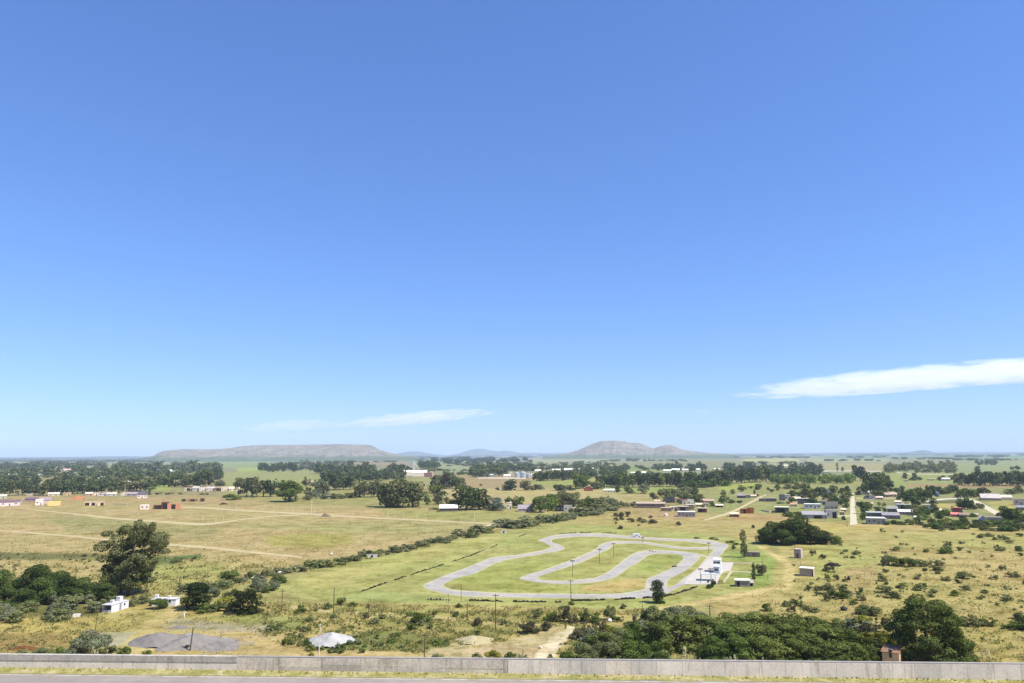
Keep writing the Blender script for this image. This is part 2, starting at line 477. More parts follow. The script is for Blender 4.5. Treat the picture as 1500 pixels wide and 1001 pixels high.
def make_ground():
    az = np.concatenate([np.linspace(-88, -40, 20)[:-1], np.linspace(-40, 40, 430), np.linspace(40, 88, 20)[1:]])
    dep = np.concatenate([np.linspace(math.atan(45 / 100.0), math.atan(45 / 7000.0), 330)])
    dist = np.concatenate([45.0 / np.tan(dep), [9000, 12000, 17000, 24000, 31000]])
    A, D = np.meshgrid(np.radians(az), dist)
    X, Y = D * np.sin(A), D * np.cos(A)
    jit = (RNG.random(X.shape) - 0.5)
    px, py = proj(X, Y, np.zeros_like(X))
    # ragged patch edges: displace the lookup by smooth pseudo noise of the world position
    wob = np.sin(X * 0.11 + 3 * np.sin(Y * 0.05)) + np.sin(Y * 0.13 + 2 * np.sin(X * 0.07)) + jit
    k = np.clip(90 / D, 0, 1.2)
    px2, py2 = px + wob * 4 * k, py + wob * 1.2 * k
    col = np.tile(lin((176, 172, 118)) * 0.5, (X.size, 1)).reshape(X.shape + (3,))
    for poly, c, soft in PAINT:
        m = poly_mask(px2, py2, poly, soft)[..., None]
        lc = lin(c) * 0.5
        lc = lc * 0.82 + 0.18 * (lc @ np.array([0.3, 0.6, 0.1]))
        col = col * (1 - m) + lc * m
    col = col * np.array([1.06, 1.035, 0.93])
    ny, nx = X.shape
    V = np.stack([X, Y, np.zeros_like(X)], -1).reshape(-1, 3)
    i = np.arange(ny * nx).reshape(ny, nx)
    Fq = np.stack([i[:-1, :-1], i[:-1, 1:], i[1:, 1:], i[1:, :-1]], -1).reshape(-1, 4)[:, ::-1]
    me = mesh_np('ground', V, Fq)
    a = me.color_attributes.new('meadow', 'FLOAT_COLOR', 'POINT')
    a.data.foreach_set('color', np.concatenate([col.reshape(-1, 3), np.ones((X.size, 1))], 1).astype(np.float32).ravel())
    m, nt, N, L = new_mat('meadow')
    at = N.new('ShaderNodeVertexColor'); at.layer_name = 'meadow'
    p = wpos(N)
    n1 = noise(N, L, 0.012, 5, 0.62, p)
    n2 = noise(N, L, 0.09, 5, 0.65, p)
    n3 = noise(N, L, 0.7, 6, 0.7, p)
    base = at.outputs['Color']
    greener = mixc(N, L, base, (0.93, 0.98, 0.84), 1.0, 'MULTIPLY')
    drier = mixc(N, L, base, (1.03, 0.99, 0.97), 1.0, 'MULTIPLY')
    c = mixc(N, L, drier, greener, ramp(N, L, n1, [(0.40, (0, 0, 0)), (0.60, (1, 1, 1))]))
    dark = mixc(N, L, c, (0.62, 0.62, 0.48), 1.0, 'MULTIPLY')
    lite = mixc(N, L, c, (1.14, 1.10, 1.06), 1.0, 'MULTIPLY')
    f = vmath(N, L, 'ADD', vmath(N, L, 'MULTIPLY', n2, 0.55), vmath(N, L, 'MULTIPLY', n3, 0.45))
    c = mixc(N, L, dark, lite, ramp(N, L, f, [(0.38, (0, 0, 0)), (0.56, (1, 1, 1))]))
    n5 = noise(N, L, 0.28, 3, 0.7, p)
    c = mixc(N, L, c, mixc(N, L, c, (0.70, 0.74, 0.52), 1.0, 'MULTIPLY'), ramp(N, L, n5, [(0.54, (0, 0, 0)), (0.64, (1, 1, 1))]))
    n4 = noise(N, L, 0.035, 6, 0.7, p)
    c = mixc(N, L, c, mixc(N, L, c, (0.80, 0.76, 0.68), 1.0, 'MULTIPLY'), ramp(N, L, n4, [(0.50, (0, 0, 0)), (0.62, (1, 1, 1))]))
    surface(m, N, L, c, 0.95, (n3, 0.35, 0.5), 0.1)
    me.materials.append(m)
    return struct(link('ground', me))
make_ground()

# wall line on the road terrace
ROAD_Z = 31.0
WL = P(0, 958.5, ROAD_Z + 1.0)
WR = P(1500, 972.5, ROAD_Z + 1.0)
wdir = Vector((WR[0] - WL[0], WR[1] - WL[1], 0)).normalized()
wnor = Vector((-wdir.y, wdir.x, 0))          # away from the camera
W0 = Vector((WL[0], WL[1], 0))
WLEN = float(np.linalg.norm(WR - WL))
def wp(s, d, z):
    """s metres along the wall from the photo's edge, d metres beyond it, height z"""
    v = W0 + wdir * s + wnor * d
    return (v.x, v.y, z)

def make_hillside():
    prof = [(-60, 49), (-48.5, 43.3), (-46, 42.6), (-40, 39), (-32, 34), (-26, 31.6), (-20, ROAD_Z - 0.06), (0.5, ROAD_Z - 0.06), (1.5, ROAD_Z - 0.3), (8, 25), (20, 15), (36, 6), (56, 0.6), (66, -1.5)]
    ss = np.linspace(-420, 480, 120)
    V, ny = [], len(prof)
    for s in ss:
        for d, z in prof:
            j = 0 if -21 < d < 2 else 1
            V.append(wp(s, d, z + j * (random.random() - 0.5) * 0.5))
    i = np.arange(len(ss) * ny).reshape(len(ss), ny)
    Fq = np.stack([i[:-1, :-1], i[1:, :-1], i[1:, 1:], i[:-1, 1:]], -1).reshape(-1, 4)
    m, nt, N, L = new_mat('hillside_grass')
    p = wpos(N)
    n = noise(N, L, 0.6, 6, 0.7, p)
    c = ramp(N, L, n, [(0.35, C(150, 150, 80)), (0.62, C(205, 190, 120))])
    surface(m, N, L, c, 0.95, (n, 0.1, 0.6), 0.1)
    return struct(link('hillside', mesh_np('hillside', V, Fq, None, m)))
make_hillside()

def ribbon(name, pairs, z, mat, n=6, dz=0.0006, closed=False):
    """a sheet between two edges given as photo pixels on the level ground"""
    a = np.asarray(pairs, float)
    out = []
    k = len(a)
    for i in range(k - 1):
        p0, p1, p2, p3 = a[max(i - 1, 0)], a[i], a[i + 1], a[min(i + 2, k - 1)]
        for t in np.linspace(0, 1, n, endpoint=False):
            out.append(0.5 * ((2 * p1) + (-p0 + p2) * t + (2 * p0 - 5 * p1 + 4 * p2 - p3) * t * t + (-p0 + 3 * p1 - 3 * p2 + p3) * t ** 3))
    out.append(a[-1])
    V = []
    for i, (x0, y0, x1, y1) in enumerate(out):
        zz = z + dz * i
        A, B = P(x0, y0, zz), P(x1, y1, zz)
        V += [A, A * 0.67 + B * 0.33, A * 0.33 + B * 0.67, B]
    f = [(4 * i + j, 4 * i + j + 1, 4 * i + j + 5, 4 * i + j + 4) for i in range(len(out) - 1) for j in range(3)]
    me = mesh_np(name, V, f, None, mat)
    return struct(link(name, me))

def strip(name, pts, z, mat, dz=0.0006):
    """pts: (px, py, width in px)"""
    pts = np.asarray(pts, float)
    pr = []
    for i, (x, y, w) in enumerate(pts):
        d = pts[min(i + 1, len(pts) - 1), :2] - pts[max(i - 1, 0), :2]
        d = d / (np.linalg.norm(d) + 1e-9)
        nx, ny = -d[1] * w / 2, d[0] * w / 2
        pr.append((x + nx, y + ny, x - nx, y - ny))
    return ribbon(name, pr, z, mat, 8, dz)

def asphalt(name, c0, c1, streak):
    m, nt, N, L = new_mat(name)
    p = wpos(N)
    n1 = noise(N, L, 0.10, 5, 0.65, p)
    n2 = noise(N, L, 0.9, 5, 0.7, p)
    f = vmath(N, L, 'ADD', vmath(N, L, 'MULTIPLY', n1, 0.6), vmath(N, L, 'MULTIPLY', n2, 0.4))
    c = ramp(N, L, f, [(0.34, c0), (0.5, tuple((a + b) / 2 for a, b in zip(c0, c1))), (0.64, c1)])
    c = mixc(N, L, c, streak, ramp(N, L, noise(N, L, 0.35, 4, 0.7, p), [(0.56, (0, 0, 0)), (0.68, (0.7, 0.7, 0.7))]))
    crk = noise(N, L, 2.2, 6, 0.75, p)
    c = mixc(N, L, c, mixc(N, L, c, (0.62, 0.62, 0.62), 1.0, 'MULTIPLY'), ramp(N, L, crk, [(0.60, (0, 0, 0)), (0.70, (0.8, 0.8, 0.8))]))
    return surface(m, N, L, c, 0.9, (n2, 0.02, 0.3), 0.2)

M_TRACK = asphalt('worn_asphalt', C(184, 178, 167), C(229, 221, 205), C(150, 146, 139))
M_EDGE = plain(C(234, 223, 178), 0.95, 0.25, 0.4)
M_DIRT = plain(C(234, 214, 158), 0.95, 0.22, 0.15)
M_DIRT_W = plain(C(248, 234, 196), 0.95, 0.15, 0.15)
M_DIRT_G = plain(C(222, 207, 172), 0.95, 0.22, 0.25)

OUTER = [(962, 876, 950, 862), (940, 875.5, 938, 865.5), (920, 875.8, 918, 869), (900, 876, 900, 870.5), (870, 876, 870, 871), (820, 876, 820, 870.2),
         (780, 875.6, 780, 870), (730, 874.4, 732, 869.4), (690, 873.6, 692, 867), (660, 870.5, 664, 865), (640, 866.5, 653, 861.5),
         (625, 862, 648.5, 858.5), (621.5, 857.5, 650, 855.5), (625, 854.5, 656, 852.5), (637, 850, 663, 849), (648, 845, 676, 845),
         (670, 837, 692, 841), (690, 830, 706, 834.5), (710, 821.5, 721, 826.5), (726, 816.5, 738, 821), (757, 813.7, 760, 816.3),
         (784, 809, 785, 812.6), (799, 806, 805, 808.8), (807, 803.5, 815, 807.3), (808, 801, 826, 803.2), (805, 798.2, 817, 797.5), (798, 795, 808, 794.8),
         (790, 791.8, 807, 792), (798, 788.6, 808.5, 790.3), (811, 785.3, 815, 788.4), (830, 782.7, 832, 786.6), (850, 782, 850, 785.8), (880, 782.2, 880, 786.2),
         (904, 784.2, 904, 787.4), (940, 787, 940, 789.8), (980, 789.4, 980, 792.2), (1010, 790.2, 1010, 793.4), (1035, 792, 1033, 796),
         (1056, 795.5, 1043, 798.5), (1066, 799.5, 1047, 801), (1062, 804.5, 1047, 804.5), (1056, 812, 1042, 811.5), (1049, 818, 1037, 817)]
PIT = [(1050, 816, 1038, 816), (1046, 822, 1033, 821), (1034, 836, 1022, 834), (1018, 847, 1005, 846), (1003, 856, 989, 857.5), (988, 863, 978, 861), (972, 870, 962, 864), (950, 876.2, 948, 868)]
INNER = [(976, 862, 946, 862), (976, 854, 948, 853), (980, 848, 949.5, 848), (997, 839.6, 966, 841), (1011, 830, 986, 832), (1020, 822, 997, 824), (1025, 815.5, 1002, 818), (1022, 812, 1002, 815),
         (1012, 810, 997, 812.8), (996, 808, 986, 811), (968, 806.6, 968, 811), (950, 807, 952, 812), (934, 809.8, 943, 817), (921, 816.5, 934, 823.5), (905, 828.5, 920, 831.5), (890, 839, 905, 842.5),
         (876, 845.6, 892, 848.6), (862, 848.6, 868, 852.8), (832, 851, 832, 855.4), (808, 851, 808, 854.6), (793, 849.6, 780, 851.8), (787.5, 847, 764, 848.6), (788, 845, 764, 845.8),
         (796, 841.8, 775, 841.8), (814, 836, 802, 833.6), (838, 827.6, 832, 823.4), (862, 818.5, 857, 812.8), (880, 808.6, 874, 805), (891, 804.6, 879, 799.5), (897, 798.2, 889, 795.2),
         (905, 796, 904, 793.6), (940, 796.3, 940, 793.9), (968, 800.4, 968, 797.8), (992, 803.6, 992, 801), (1016, 804.8, 1016, 802.2), (1048, 803.8, 1046, 801.4)]
def wider(prs, e):
    out = []
    for x0, y0, x1, y1 in prs:
        dx, dy = x0 - x1, y0 - y1
        l = math.hypot(dx, dy) + 1e-6
        ex = e * (abs(dx) / l * 1.6 + abs(dy) / l * 0.75)
        out.append((x0 + dx / l * ex, y0 + dy / l * ex, x1 - dx / l * ex, y1 - dy / l * ex))
    return out
ribbon('track_verge', wider(OUTER, 0.9), 0.006, M_EDGE, dz=0.00002)
ribbon('track_verge', wider(INNER, 0.9), 0.020, M_EDGE, dz=0.00002)
ribbon('track_verge', wider(PIT, 1.0), 0.034, M_EDGE, dz=0.00002)
ribbon('kart_track', wider(OUTER, -0.35), 0.046, M_TRACK, dz=0.00002)
ribbon('kart_track', wider(INNER, -0.35), 0.060, M_TRACK, dz=0.00002)
ribbon('kart_track', PIT, 0.074, M_TRACK, dz=0.00002)
strip('track_verge', [(1026, 813.5, 3), (1032, 815, 3), (1038, 816.5, 3)], 0.088, M_EDGE)

def sheet(name, poly, z, mat):
    me = bpy.data.meshes.new(name)
    me.from_pydata([tuple(P(x, y, z)) for x, y in poly], [], [tuple(range(len(poly)))])
    me.materials.append(mat)
    return struct(link(name, me))
M_PAD = plain(C(240, 230, 214), 0.9, 0.15, 0.3)
sheet('paved_yard', [(1036, 819), (1050, 817.5), (1058, 824), (1075, 824), (1070, 836), (1059, 838), (1053, 848), (1050, 856.5), (1022, 856.5), (1002, 856), (1006, 847), (1022, 834)][::-1], 0.10, M_PAD)
sheet('yard_path', [(1070, 836), (1073, 838), (1062, 853), (1058, 854)][::-1], 0.112, M_EDGE)
sheet('yard_path', [(1070, 836.6), (1104, 838.2), (1104, 839.4), (1072, 838)][::-1], 0.124, M_EDGE)
sheet('yard_path', [(1076, 824.4), (1104, 824.6), (1104, 825.8), (1075, 825.4)][::-1], 0.124, M_EDGE)

PATHS = [[(50, 747.5), (125, 755), (220, 763.4), (300, 768.2)], [(300, 768.2), (330, 765), (360, 760.5), (440, 754.8)], [(255, 742.5), (360, 748.2), (480, 755), (600, 761.4), (735, 767.8)], [(-200, 768), (0, 777.6), (150, 790), (235, 797.2), (300, 802), (442, 816.6)]]
strip('dirt_road', [(50, 747.5, 0.8), (90, 751, 1.2), (125, 755, 2), (160, 759, 2.4), (220, 763.4, 2.4), (265, 766.5, 3), (300, 768.2, 3.2), (330, 765, 2), (360, 760.5, 1.6), (400, 756.6, 1.6), (440, 754.8, 1.4)], 0.02, M_DIRT)
strip('dirt_road', [(255, 742.5, 1), (300, 744.4, 2), (360, 748.2, 2), (400, 750.5, 2), (450, 753.2, 2.4), (480, 755, 2.4), (540, 758.4, 2), (600, 761.4, 1.8), (660, 764.4, 1.8), (735, 767.8, 1.8)], 0.035, M_DIRT)
strip('dirt_road', [(-200, 768, 1), (0, 777.6, 1.2), (50, 781.4, 2), (100, 785, 1.8), (150, 790, 2.2), (235, 797.2, 3.2), (300, 802, 3.2), (380, 810.4, 3), (442, 816.6, 2.4)], 0.02, M_DIRT)
strip('dirt_road', [(712, 770.5, 1.6), (722, 769, 3), (735, 767.4, 2.6), (748, 766, 2)], 0.05, M_DIRT_W)
strip('dirt_road', [(1250.5, 769, 11), (1250, 757, 9), (1249, 745, 7), (1249, 734, 6), (1248.5, 722, 5)], 0.02, M_DIRT_W)
strip('dirt_road', [(1032, 762, 2), (1050, 757, 3), (1070, 751, 3.4), (1085, 744, 3), (1100, 736, 3), (1112, 729.5, 3), (1122, 725, 2)], 0.02, M_DIRT)
strip('dirt_road', [(1478, 763, 5), (1462, 753, 6.5), (1447, 745, 6), (1433, 737, 5), (1418, 732, 4.5), (1402, 727.5, 3.5)], 0.02, M_DIRT_W)
strip('dirt_road', [(1480, 761.5, 3), (1500, 767, 5), (1560, 775, 5)], 0.05, M_DIRT)
strip('dirt_road', [(1200, 729.6, 1), (1246, 730.2, 1)], 0.03, M_DIRT)
strip('dirt_road', [(1254, 730.2, 1.2), (1290, 730, 1.4), (1328, 729.6, 1.2)], 0.03, M_DIRT)
strip('dirt_road', [(1254, 743.6, 1), (1262, 743.8, 1)], 0.03, M_DIRT)
strip('dirt_road', [(1110, 691.4, 0.8), (1195, 690.2, 1.2), (1300, 690.8, 1.2), (1340, 694.5, 1), (1500, 695.6, 0.8)], 0.25, M_DIRT_W)
strip('dirt_road', [(700, 700.4, 1.6), (770, 700.8, 1.8)], 0.25, M_DIRT_W)

# road terrace: road, worn edge line, verge
def terrace(name, d0, d1, z, mat, s0=-160, s1=220, n=120, wob=0.0, bank=0.0):
    V, f = [], []
    for i, s in enumerate(np.linspace(s0, s1, n)):
        a = (random.random() - 0.5) * wob
        up = bank * float(np.clip(1.0 - 0.85 * s / WLEN, 0.1, 1.0)) if bank else 0
        V += [wp(s, d0 + a, z), wp(s, d1, z + up)]
    f = [(2 * i, 2 * i + 2, 2 * i + 3, 2 * i + 1) for i in range(n - 1)]
    return struct(link(name, mesh_np(name, V, f, None, mat)))
M_ROAD = asphalt('road_asphalt', C(168, 158, 148), C(202, 191, 178), C(176, 166, 156))
terrace('road', -12, -0.72, ROAD_Z, M_ROAD)
m, nt, N, L = new_mat('verge_grass')
n = noise(N, L, 1.2, 6, 0.7, wpos(N))
surface(m, N, L, ramp(N, L, n, [(0.34, C(150, 152, 84)), (0.5, C(186, 178, 110)), (0.64, C(222, 206, 160))]), 0.95, (n, 0.05, 0.6), 0.1)
terrace('verge', -0.8, 0.3, ROAD_Z + 0.012, m, n=500, wob=0.16, bank=0.24)
m, nt, N, L = new_mat('worn_line')
n = noise(N, L, 0.8, 5, 0.75, wpos(N))
surface(m, N, L, ramp(N, L, n, [(0.42, C(196, 182, 140)), (0.56, C(236, 230, 214))]), 0.9)
terrace('road_edge_line', -1.14, -1.00, ROAD_Z + 0.008, m, n=300, wob=0.03)

# ------------------------------------------------------------------ roadside wall
def wall_box(mb, s0, s1, d0, d1, z0, z1):
    vs = [wp(s0, d0, z0), wp(s1, d0, z0), wp(s1, d1, z0), wp(s0, d1, z0), wp(s0, d0, z1), wp(s1, d0, z1), wp(s1, d1, z1), wp(s0, d1, z1)]
    mb.poly(vs, [(3, 2, 1, 0), (4, 5, 6, 7), (0, 1, 5, 4), (1, 2, 6, 5), (2, 3, 7, 6), (3, 0, 4, 7)])
def sx(px):
    """metres along the wall of a photo column"""
    d = ray(px, 958.5 + 14 * px / 1500)
    # meet the vertical plane of the wall
    nn = np.array([wnor.x, wnor.y, 0.0]); t = nn @ (np.array([W0.x, W0.y, 0]) - CAM) / (nn @ d)
    q = CAM + d * t
    return float((q[0] - W0.x) * wdir.x + (q[1] - W0.y) * wdir.y)
wall = thing('roadside_wall', wp(sx(750), 0, ROAD_Z), 'long low pale concrete wall along the grassy verge of the road', 'wall')
def wall_part(name, mb, mat):
    o = mb.obj(name, mat, wall)
    o.matrix_parent_inverse = wall.matrix_world.inverted() if False else Matrix.Translation(-Vector(wall.location))
    return o
ZB, ZT = ROAD_Z - 0.05, ROAD_Z + 1.0
def weathered(col, vary):
    m, nt, N, L = new_mat('weathered_concrete')
    p = wpos(N)
    mp = N.new('ShaderNodeMapping'); mp.inputs['Scale'].default_value = (2.6, 2.6, 0.35)
    L.new(p, mp.inputs['Vector'])
    st = noise(N, L, 1.0, 6, 0.7, mp.outputs[0])
    n1 = noise(N, L, 0.9, 5, 0.7, p); n2 = noise(N, L, 7.0, 4, 0.7, p)
    f = vmath(N, L, 'ADD', vmath(N, L, 'MULTIPLY', n1, 0.5), vmath(N, L, 'MULTIPLY', n2, 0.5))
    c = ramp(N, L, f, [(0.36, tuple(v * (1 - vary) for v in col)), (0.58, tuple(v * (1 + vary * 0.3) for v in col))])
    c = mixc(N, L, c, mixc(N, L, c, (0.60, 0.57, 0.52), 1.0, 'MULTIPLY'), ramp(N, L, st, [(0.53, (0, 0, 0)), (0.68, (0.85, 0.85, 0.85))]))
    return surface(m, N, L, c, 0.95, (n2, 0.02, 0.6), 0.15)
M_CON = [weathered(C(*c, 1.18), 0.20) for c in ((200, 191, 178), (192, 185, 173), (208, 198, 184), (186, 179, 168), (204, 192, 176))]
M_STONE = [weathered(C(*c, 1.12), 0.34) for c in ((192, 182, 168), (170, 161, 148), (198, 188, 170), (184, 174, 162))]
M_COPE_L = weathered(C(172, 166, 156, 1.1), 0.3)
M_COPE = plain(C(206, 200, 192), 0.95, 0.2, 2.0)
a, b = sx(348), sx(744)
mb = MB(); wall_box(mb, -60, WLEN + 80, 0.03, 0.22, ZB - 0.5, ZT - 0.06); wall_part('wall_core', mb, plain(C(150, 144, 138), 0.95, 0.3, 1.0))
mb = MB(); wall_box(mb, -60, a - 0.01, -0.03, 0.24, ZT - 0.36, ZT); wall_part('coping', mb, M_COPE_L)
mb = MB(); wall_box(mb, a, WLEN + 80, 0.012, 0.25, ZT - 0.058, ZT + 0.004); wall_part('coping', mb, M_COPE)
for s0 in np.arange(-60, a - 3, 7.3):            # smooth rendered stretch
    mb = MB(); wall_box(mb, s0, min(s0 + 7.28, a - 0.01), 0.0, 0.03, ZB, ZT - 0.361); wall_part('rendered_panel', mb, M_CON[int(s0 * 3) % 2 * 2])
s0, k = a, 0                                     # old blockwork stretch
rr = random.Random(5)
while s0 < b - 0.2:
    wdt = rr.uniform(1.4, 3.6)
    s1 = min(s0 + wdt, b - 0.01)
    zc = ZB + rr.choice((0.42, 0.5, 0.58))
    mb = MB(); wall_box(mb, s0, s1 - 0.012, rr.uniform(-0.006, 0.01), 0.03, ZB, zc - 0.006); wall_part('stone_panel', mb, M_STONE[rr.randrange(4)])
    mb = MB(); wall_box(mb, s0, s1 - 0.012, rr.uniform(-0.006, 0.01), 0.03, zc + 0.006, ZT - 0.062); wall_part('stone_panel', mb, M_STONE[rr.choice((0, 0, 1, 2, 2, 3))])
    s0 = s1
s0 = b
while s0 < WLEN + 78:                            # cast panels with open joints
    wdt = rr.choice((1.55, 1.6, 1.62))
    mb = MB(); wall_box(mb, s0 + 0.006, s0 + wdt - 0.006, rr.uniform(-0.004, 0.004), 0.03, ZB, ZT - 0.061); wall_part('cast_panel', mb, M_CON[rr.choice((0, 0, 1, 2, 3, 4))])
    s0 += wdt

# ------------------------------------------------------------------ hills
def hill_mat(name, c0, c1, c2, sc, low=0):
    m, nt, N, L = new_mat(name)
    p = wpos(N)
    n1 = noise(N, L, sc, 6, 0.68, p)
    mp = N.new('ShaderNodeMapping'); mp.inputs['Scale'].default_value = (1, 1, 6)
    L.new(p, mp.inputs['Vector'])
    n2 = noise(N, L, sc * 3, 6, 0.7, mp.outputs[0])
    c = ramp(N, L, n1, [(0.36, c0), (0.56, c1)])
    c = mixc(N, L, c, c2, ramp(N, L, n2, [(0.52, (0, 0, 0)), (0.64, (1, 1, 1))]))
    if low:
        sp = N.new('ShaderNodeSeparateXYZ'); L.new(p, sp.inputs[0])
        hh = vmath(N, L, 'ADD', vmath(N, L, 'DIVIDE', sp.outputs['Z'], low), vmath(N, L, 'MULTIPLY', vmath(N, L, 'SUBTRACT', n1, 0.5), 1.2))
        c = mixc(N, L, C(118, 134, 92), c, ramp(N, L, hh, [(0.35, (0, 0, 0)), (0.75, (1, 1, 1))]))
    return surface(m, N, L, c, 0.95, (n2, 25, 1.0), 0.1)

def hill(name, prof, dist, depth, mat, label, front=0.35, flat=0.3, rough=0.12, seed=1):
    """prof: the skyline as (px, py); the hill is a body of the given depth standing at that distance"""
    prof = np.asarray(prof, float)
    px = np.linspace(prof[0, 0], prof[-1, 0], 150)
    py = np.interp(px, prof[:, 0], prof[:, 1])
    rr = np.random.default_rng(seed)
    nv = 46
    v = np.linspace(0, 1, nv)
    crest = front + 0.0 * v
    shape = np.where(v < front, (v / front) ** 1.0, np.where(v < front + flat, 1.0, (1 - (v - front - flat) / (1 - front - flat))))
    sm = shape ** 1.6 * (3 - 2 * shape ** 1.0) if False else shape ** 1.5
    ph = rr.random(30) * 6.28
    V = np.zeros((len(px), nv, 3))
    for i in range(len(px)):
        d = ray(px[i], py[i]); d = d / math.hypot(d[0], d[1])
        top = max(CAM[2] + d[2] * dist, 0.5)
        gul = sum(math.sin(px[i] * f * 0.12 + ph[k]) * 0.5 / f ** 0.5 for k, f in enumerate((1, 2.3, 4.1, 7.7, 12.3)))
        for j in range(nv):
            rel = (v[j] - front) * depth
            rd = dist + rel
            nz = 0.0
            if j < nv - 1:
                nz = rough * top * (gul * 0.35 + 0.5 * (rr.random() - 0.5)) * (1 - abs(2 * shape[j] - 1)) * (1 if v[j] < front else 0)
            z = top * sm[j] - (3 if shape[j] < 0.02 else 0) + nz
            if v[j] > front:
                z = min(z, top * 0.995)
            V[i, j] = (d[0] * rd, d[1] * rd, z)
    i = np.arange(len(px) * nv).reshape(len(px), nv)
    Fq = np.stack([i[:-1, :-1], i[1:, :-1], i[1:, 1:], i[:-1, 1:]], -1).reshape(-1, 4)
    me = mesh_np(name, V.reshape(-1, 3), Fq, None, mat)
    me.polygons.foreach_set('use_smooth', [True] * len(me.polygons))
    o = link(name, me)
    o['label'] = label
    return struct(o)
M_ROCK = hill_mat('hill_rock', C(152, 146, 126), C(196, 182, 162), C(110, 118, 88), 0.006, 70.0)
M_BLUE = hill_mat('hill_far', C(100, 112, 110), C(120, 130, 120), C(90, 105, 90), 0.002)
hill('hill', [(205, 672.2), (215, 670), (226, 667.5), (232, 663.5), (240, 660.5), (258, 659), (272, 657.8), (290, 658.4), (320, 658), (340, 656), (352, 654), (370, 652.6), (400, 652), (450, 651.4), (495, 650.6),
              (520, 651), (543, 652.4), (549, 655), (556, 659), (566, 662), (578, 665), (592, 667.5), (615, 669.4)], 7600, 2600, M_ROCK, 'long flat-topped rocky hill on the horizon', 0.42, 0.4, seed=3)
hill('hill', [(795, 668.6), (812, 667), (830, 664), (845, 660), (858, 654.5), (872, 648.5), (880, 646), (900, 645.4), (915, 646.4), (925, 649), (935, 648.7), (943, 651), (950, 655), (958, 657.2), (965, 654), (975, 652.2),
              (983, 651.8), (990, 655), (1000, 658.6), (1015, 661), (1030, 662.6), (1050, 664.2), (1075, 666)], 8200, 2200, M_ROCK, 'rocky twin-peaked hill rising beyond the fields', 0.45, 0.2, seed=4)
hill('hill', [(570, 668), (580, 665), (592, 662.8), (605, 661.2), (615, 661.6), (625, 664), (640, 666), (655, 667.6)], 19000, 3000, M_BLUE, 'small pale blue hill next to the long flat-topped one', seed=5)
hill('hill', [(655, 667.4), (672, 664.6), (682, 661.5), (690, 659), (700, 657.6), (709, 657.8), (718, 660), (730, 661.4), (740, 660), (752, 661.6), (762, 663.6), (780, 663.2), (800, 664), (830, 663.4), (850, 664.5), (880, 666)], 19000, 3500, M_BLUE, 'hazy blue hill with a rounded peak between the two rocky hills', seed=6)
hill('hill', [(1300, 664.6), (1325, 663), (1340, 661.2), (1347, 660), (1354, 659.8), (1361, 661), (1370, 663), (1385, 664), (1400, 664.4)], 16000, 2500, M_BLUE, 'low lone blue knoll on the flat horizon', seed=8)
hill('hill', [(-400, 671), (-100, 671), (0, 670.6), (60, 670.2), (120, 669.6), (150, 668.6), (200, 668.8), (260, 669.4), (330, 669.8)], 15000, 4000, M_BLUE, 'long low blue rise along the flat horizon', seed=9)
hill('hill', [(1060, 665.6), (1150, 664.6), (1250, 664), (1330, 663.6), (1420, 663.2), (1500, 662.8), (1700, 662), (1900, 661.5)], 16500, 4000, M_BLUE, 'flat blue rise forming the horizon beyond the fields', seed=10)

# ------------------------------------------------------------------ trees and shrubs
def unit(v):
    return v / (np.linalg.norm(v, axis=-1, keepdims=True) + 1e-9)

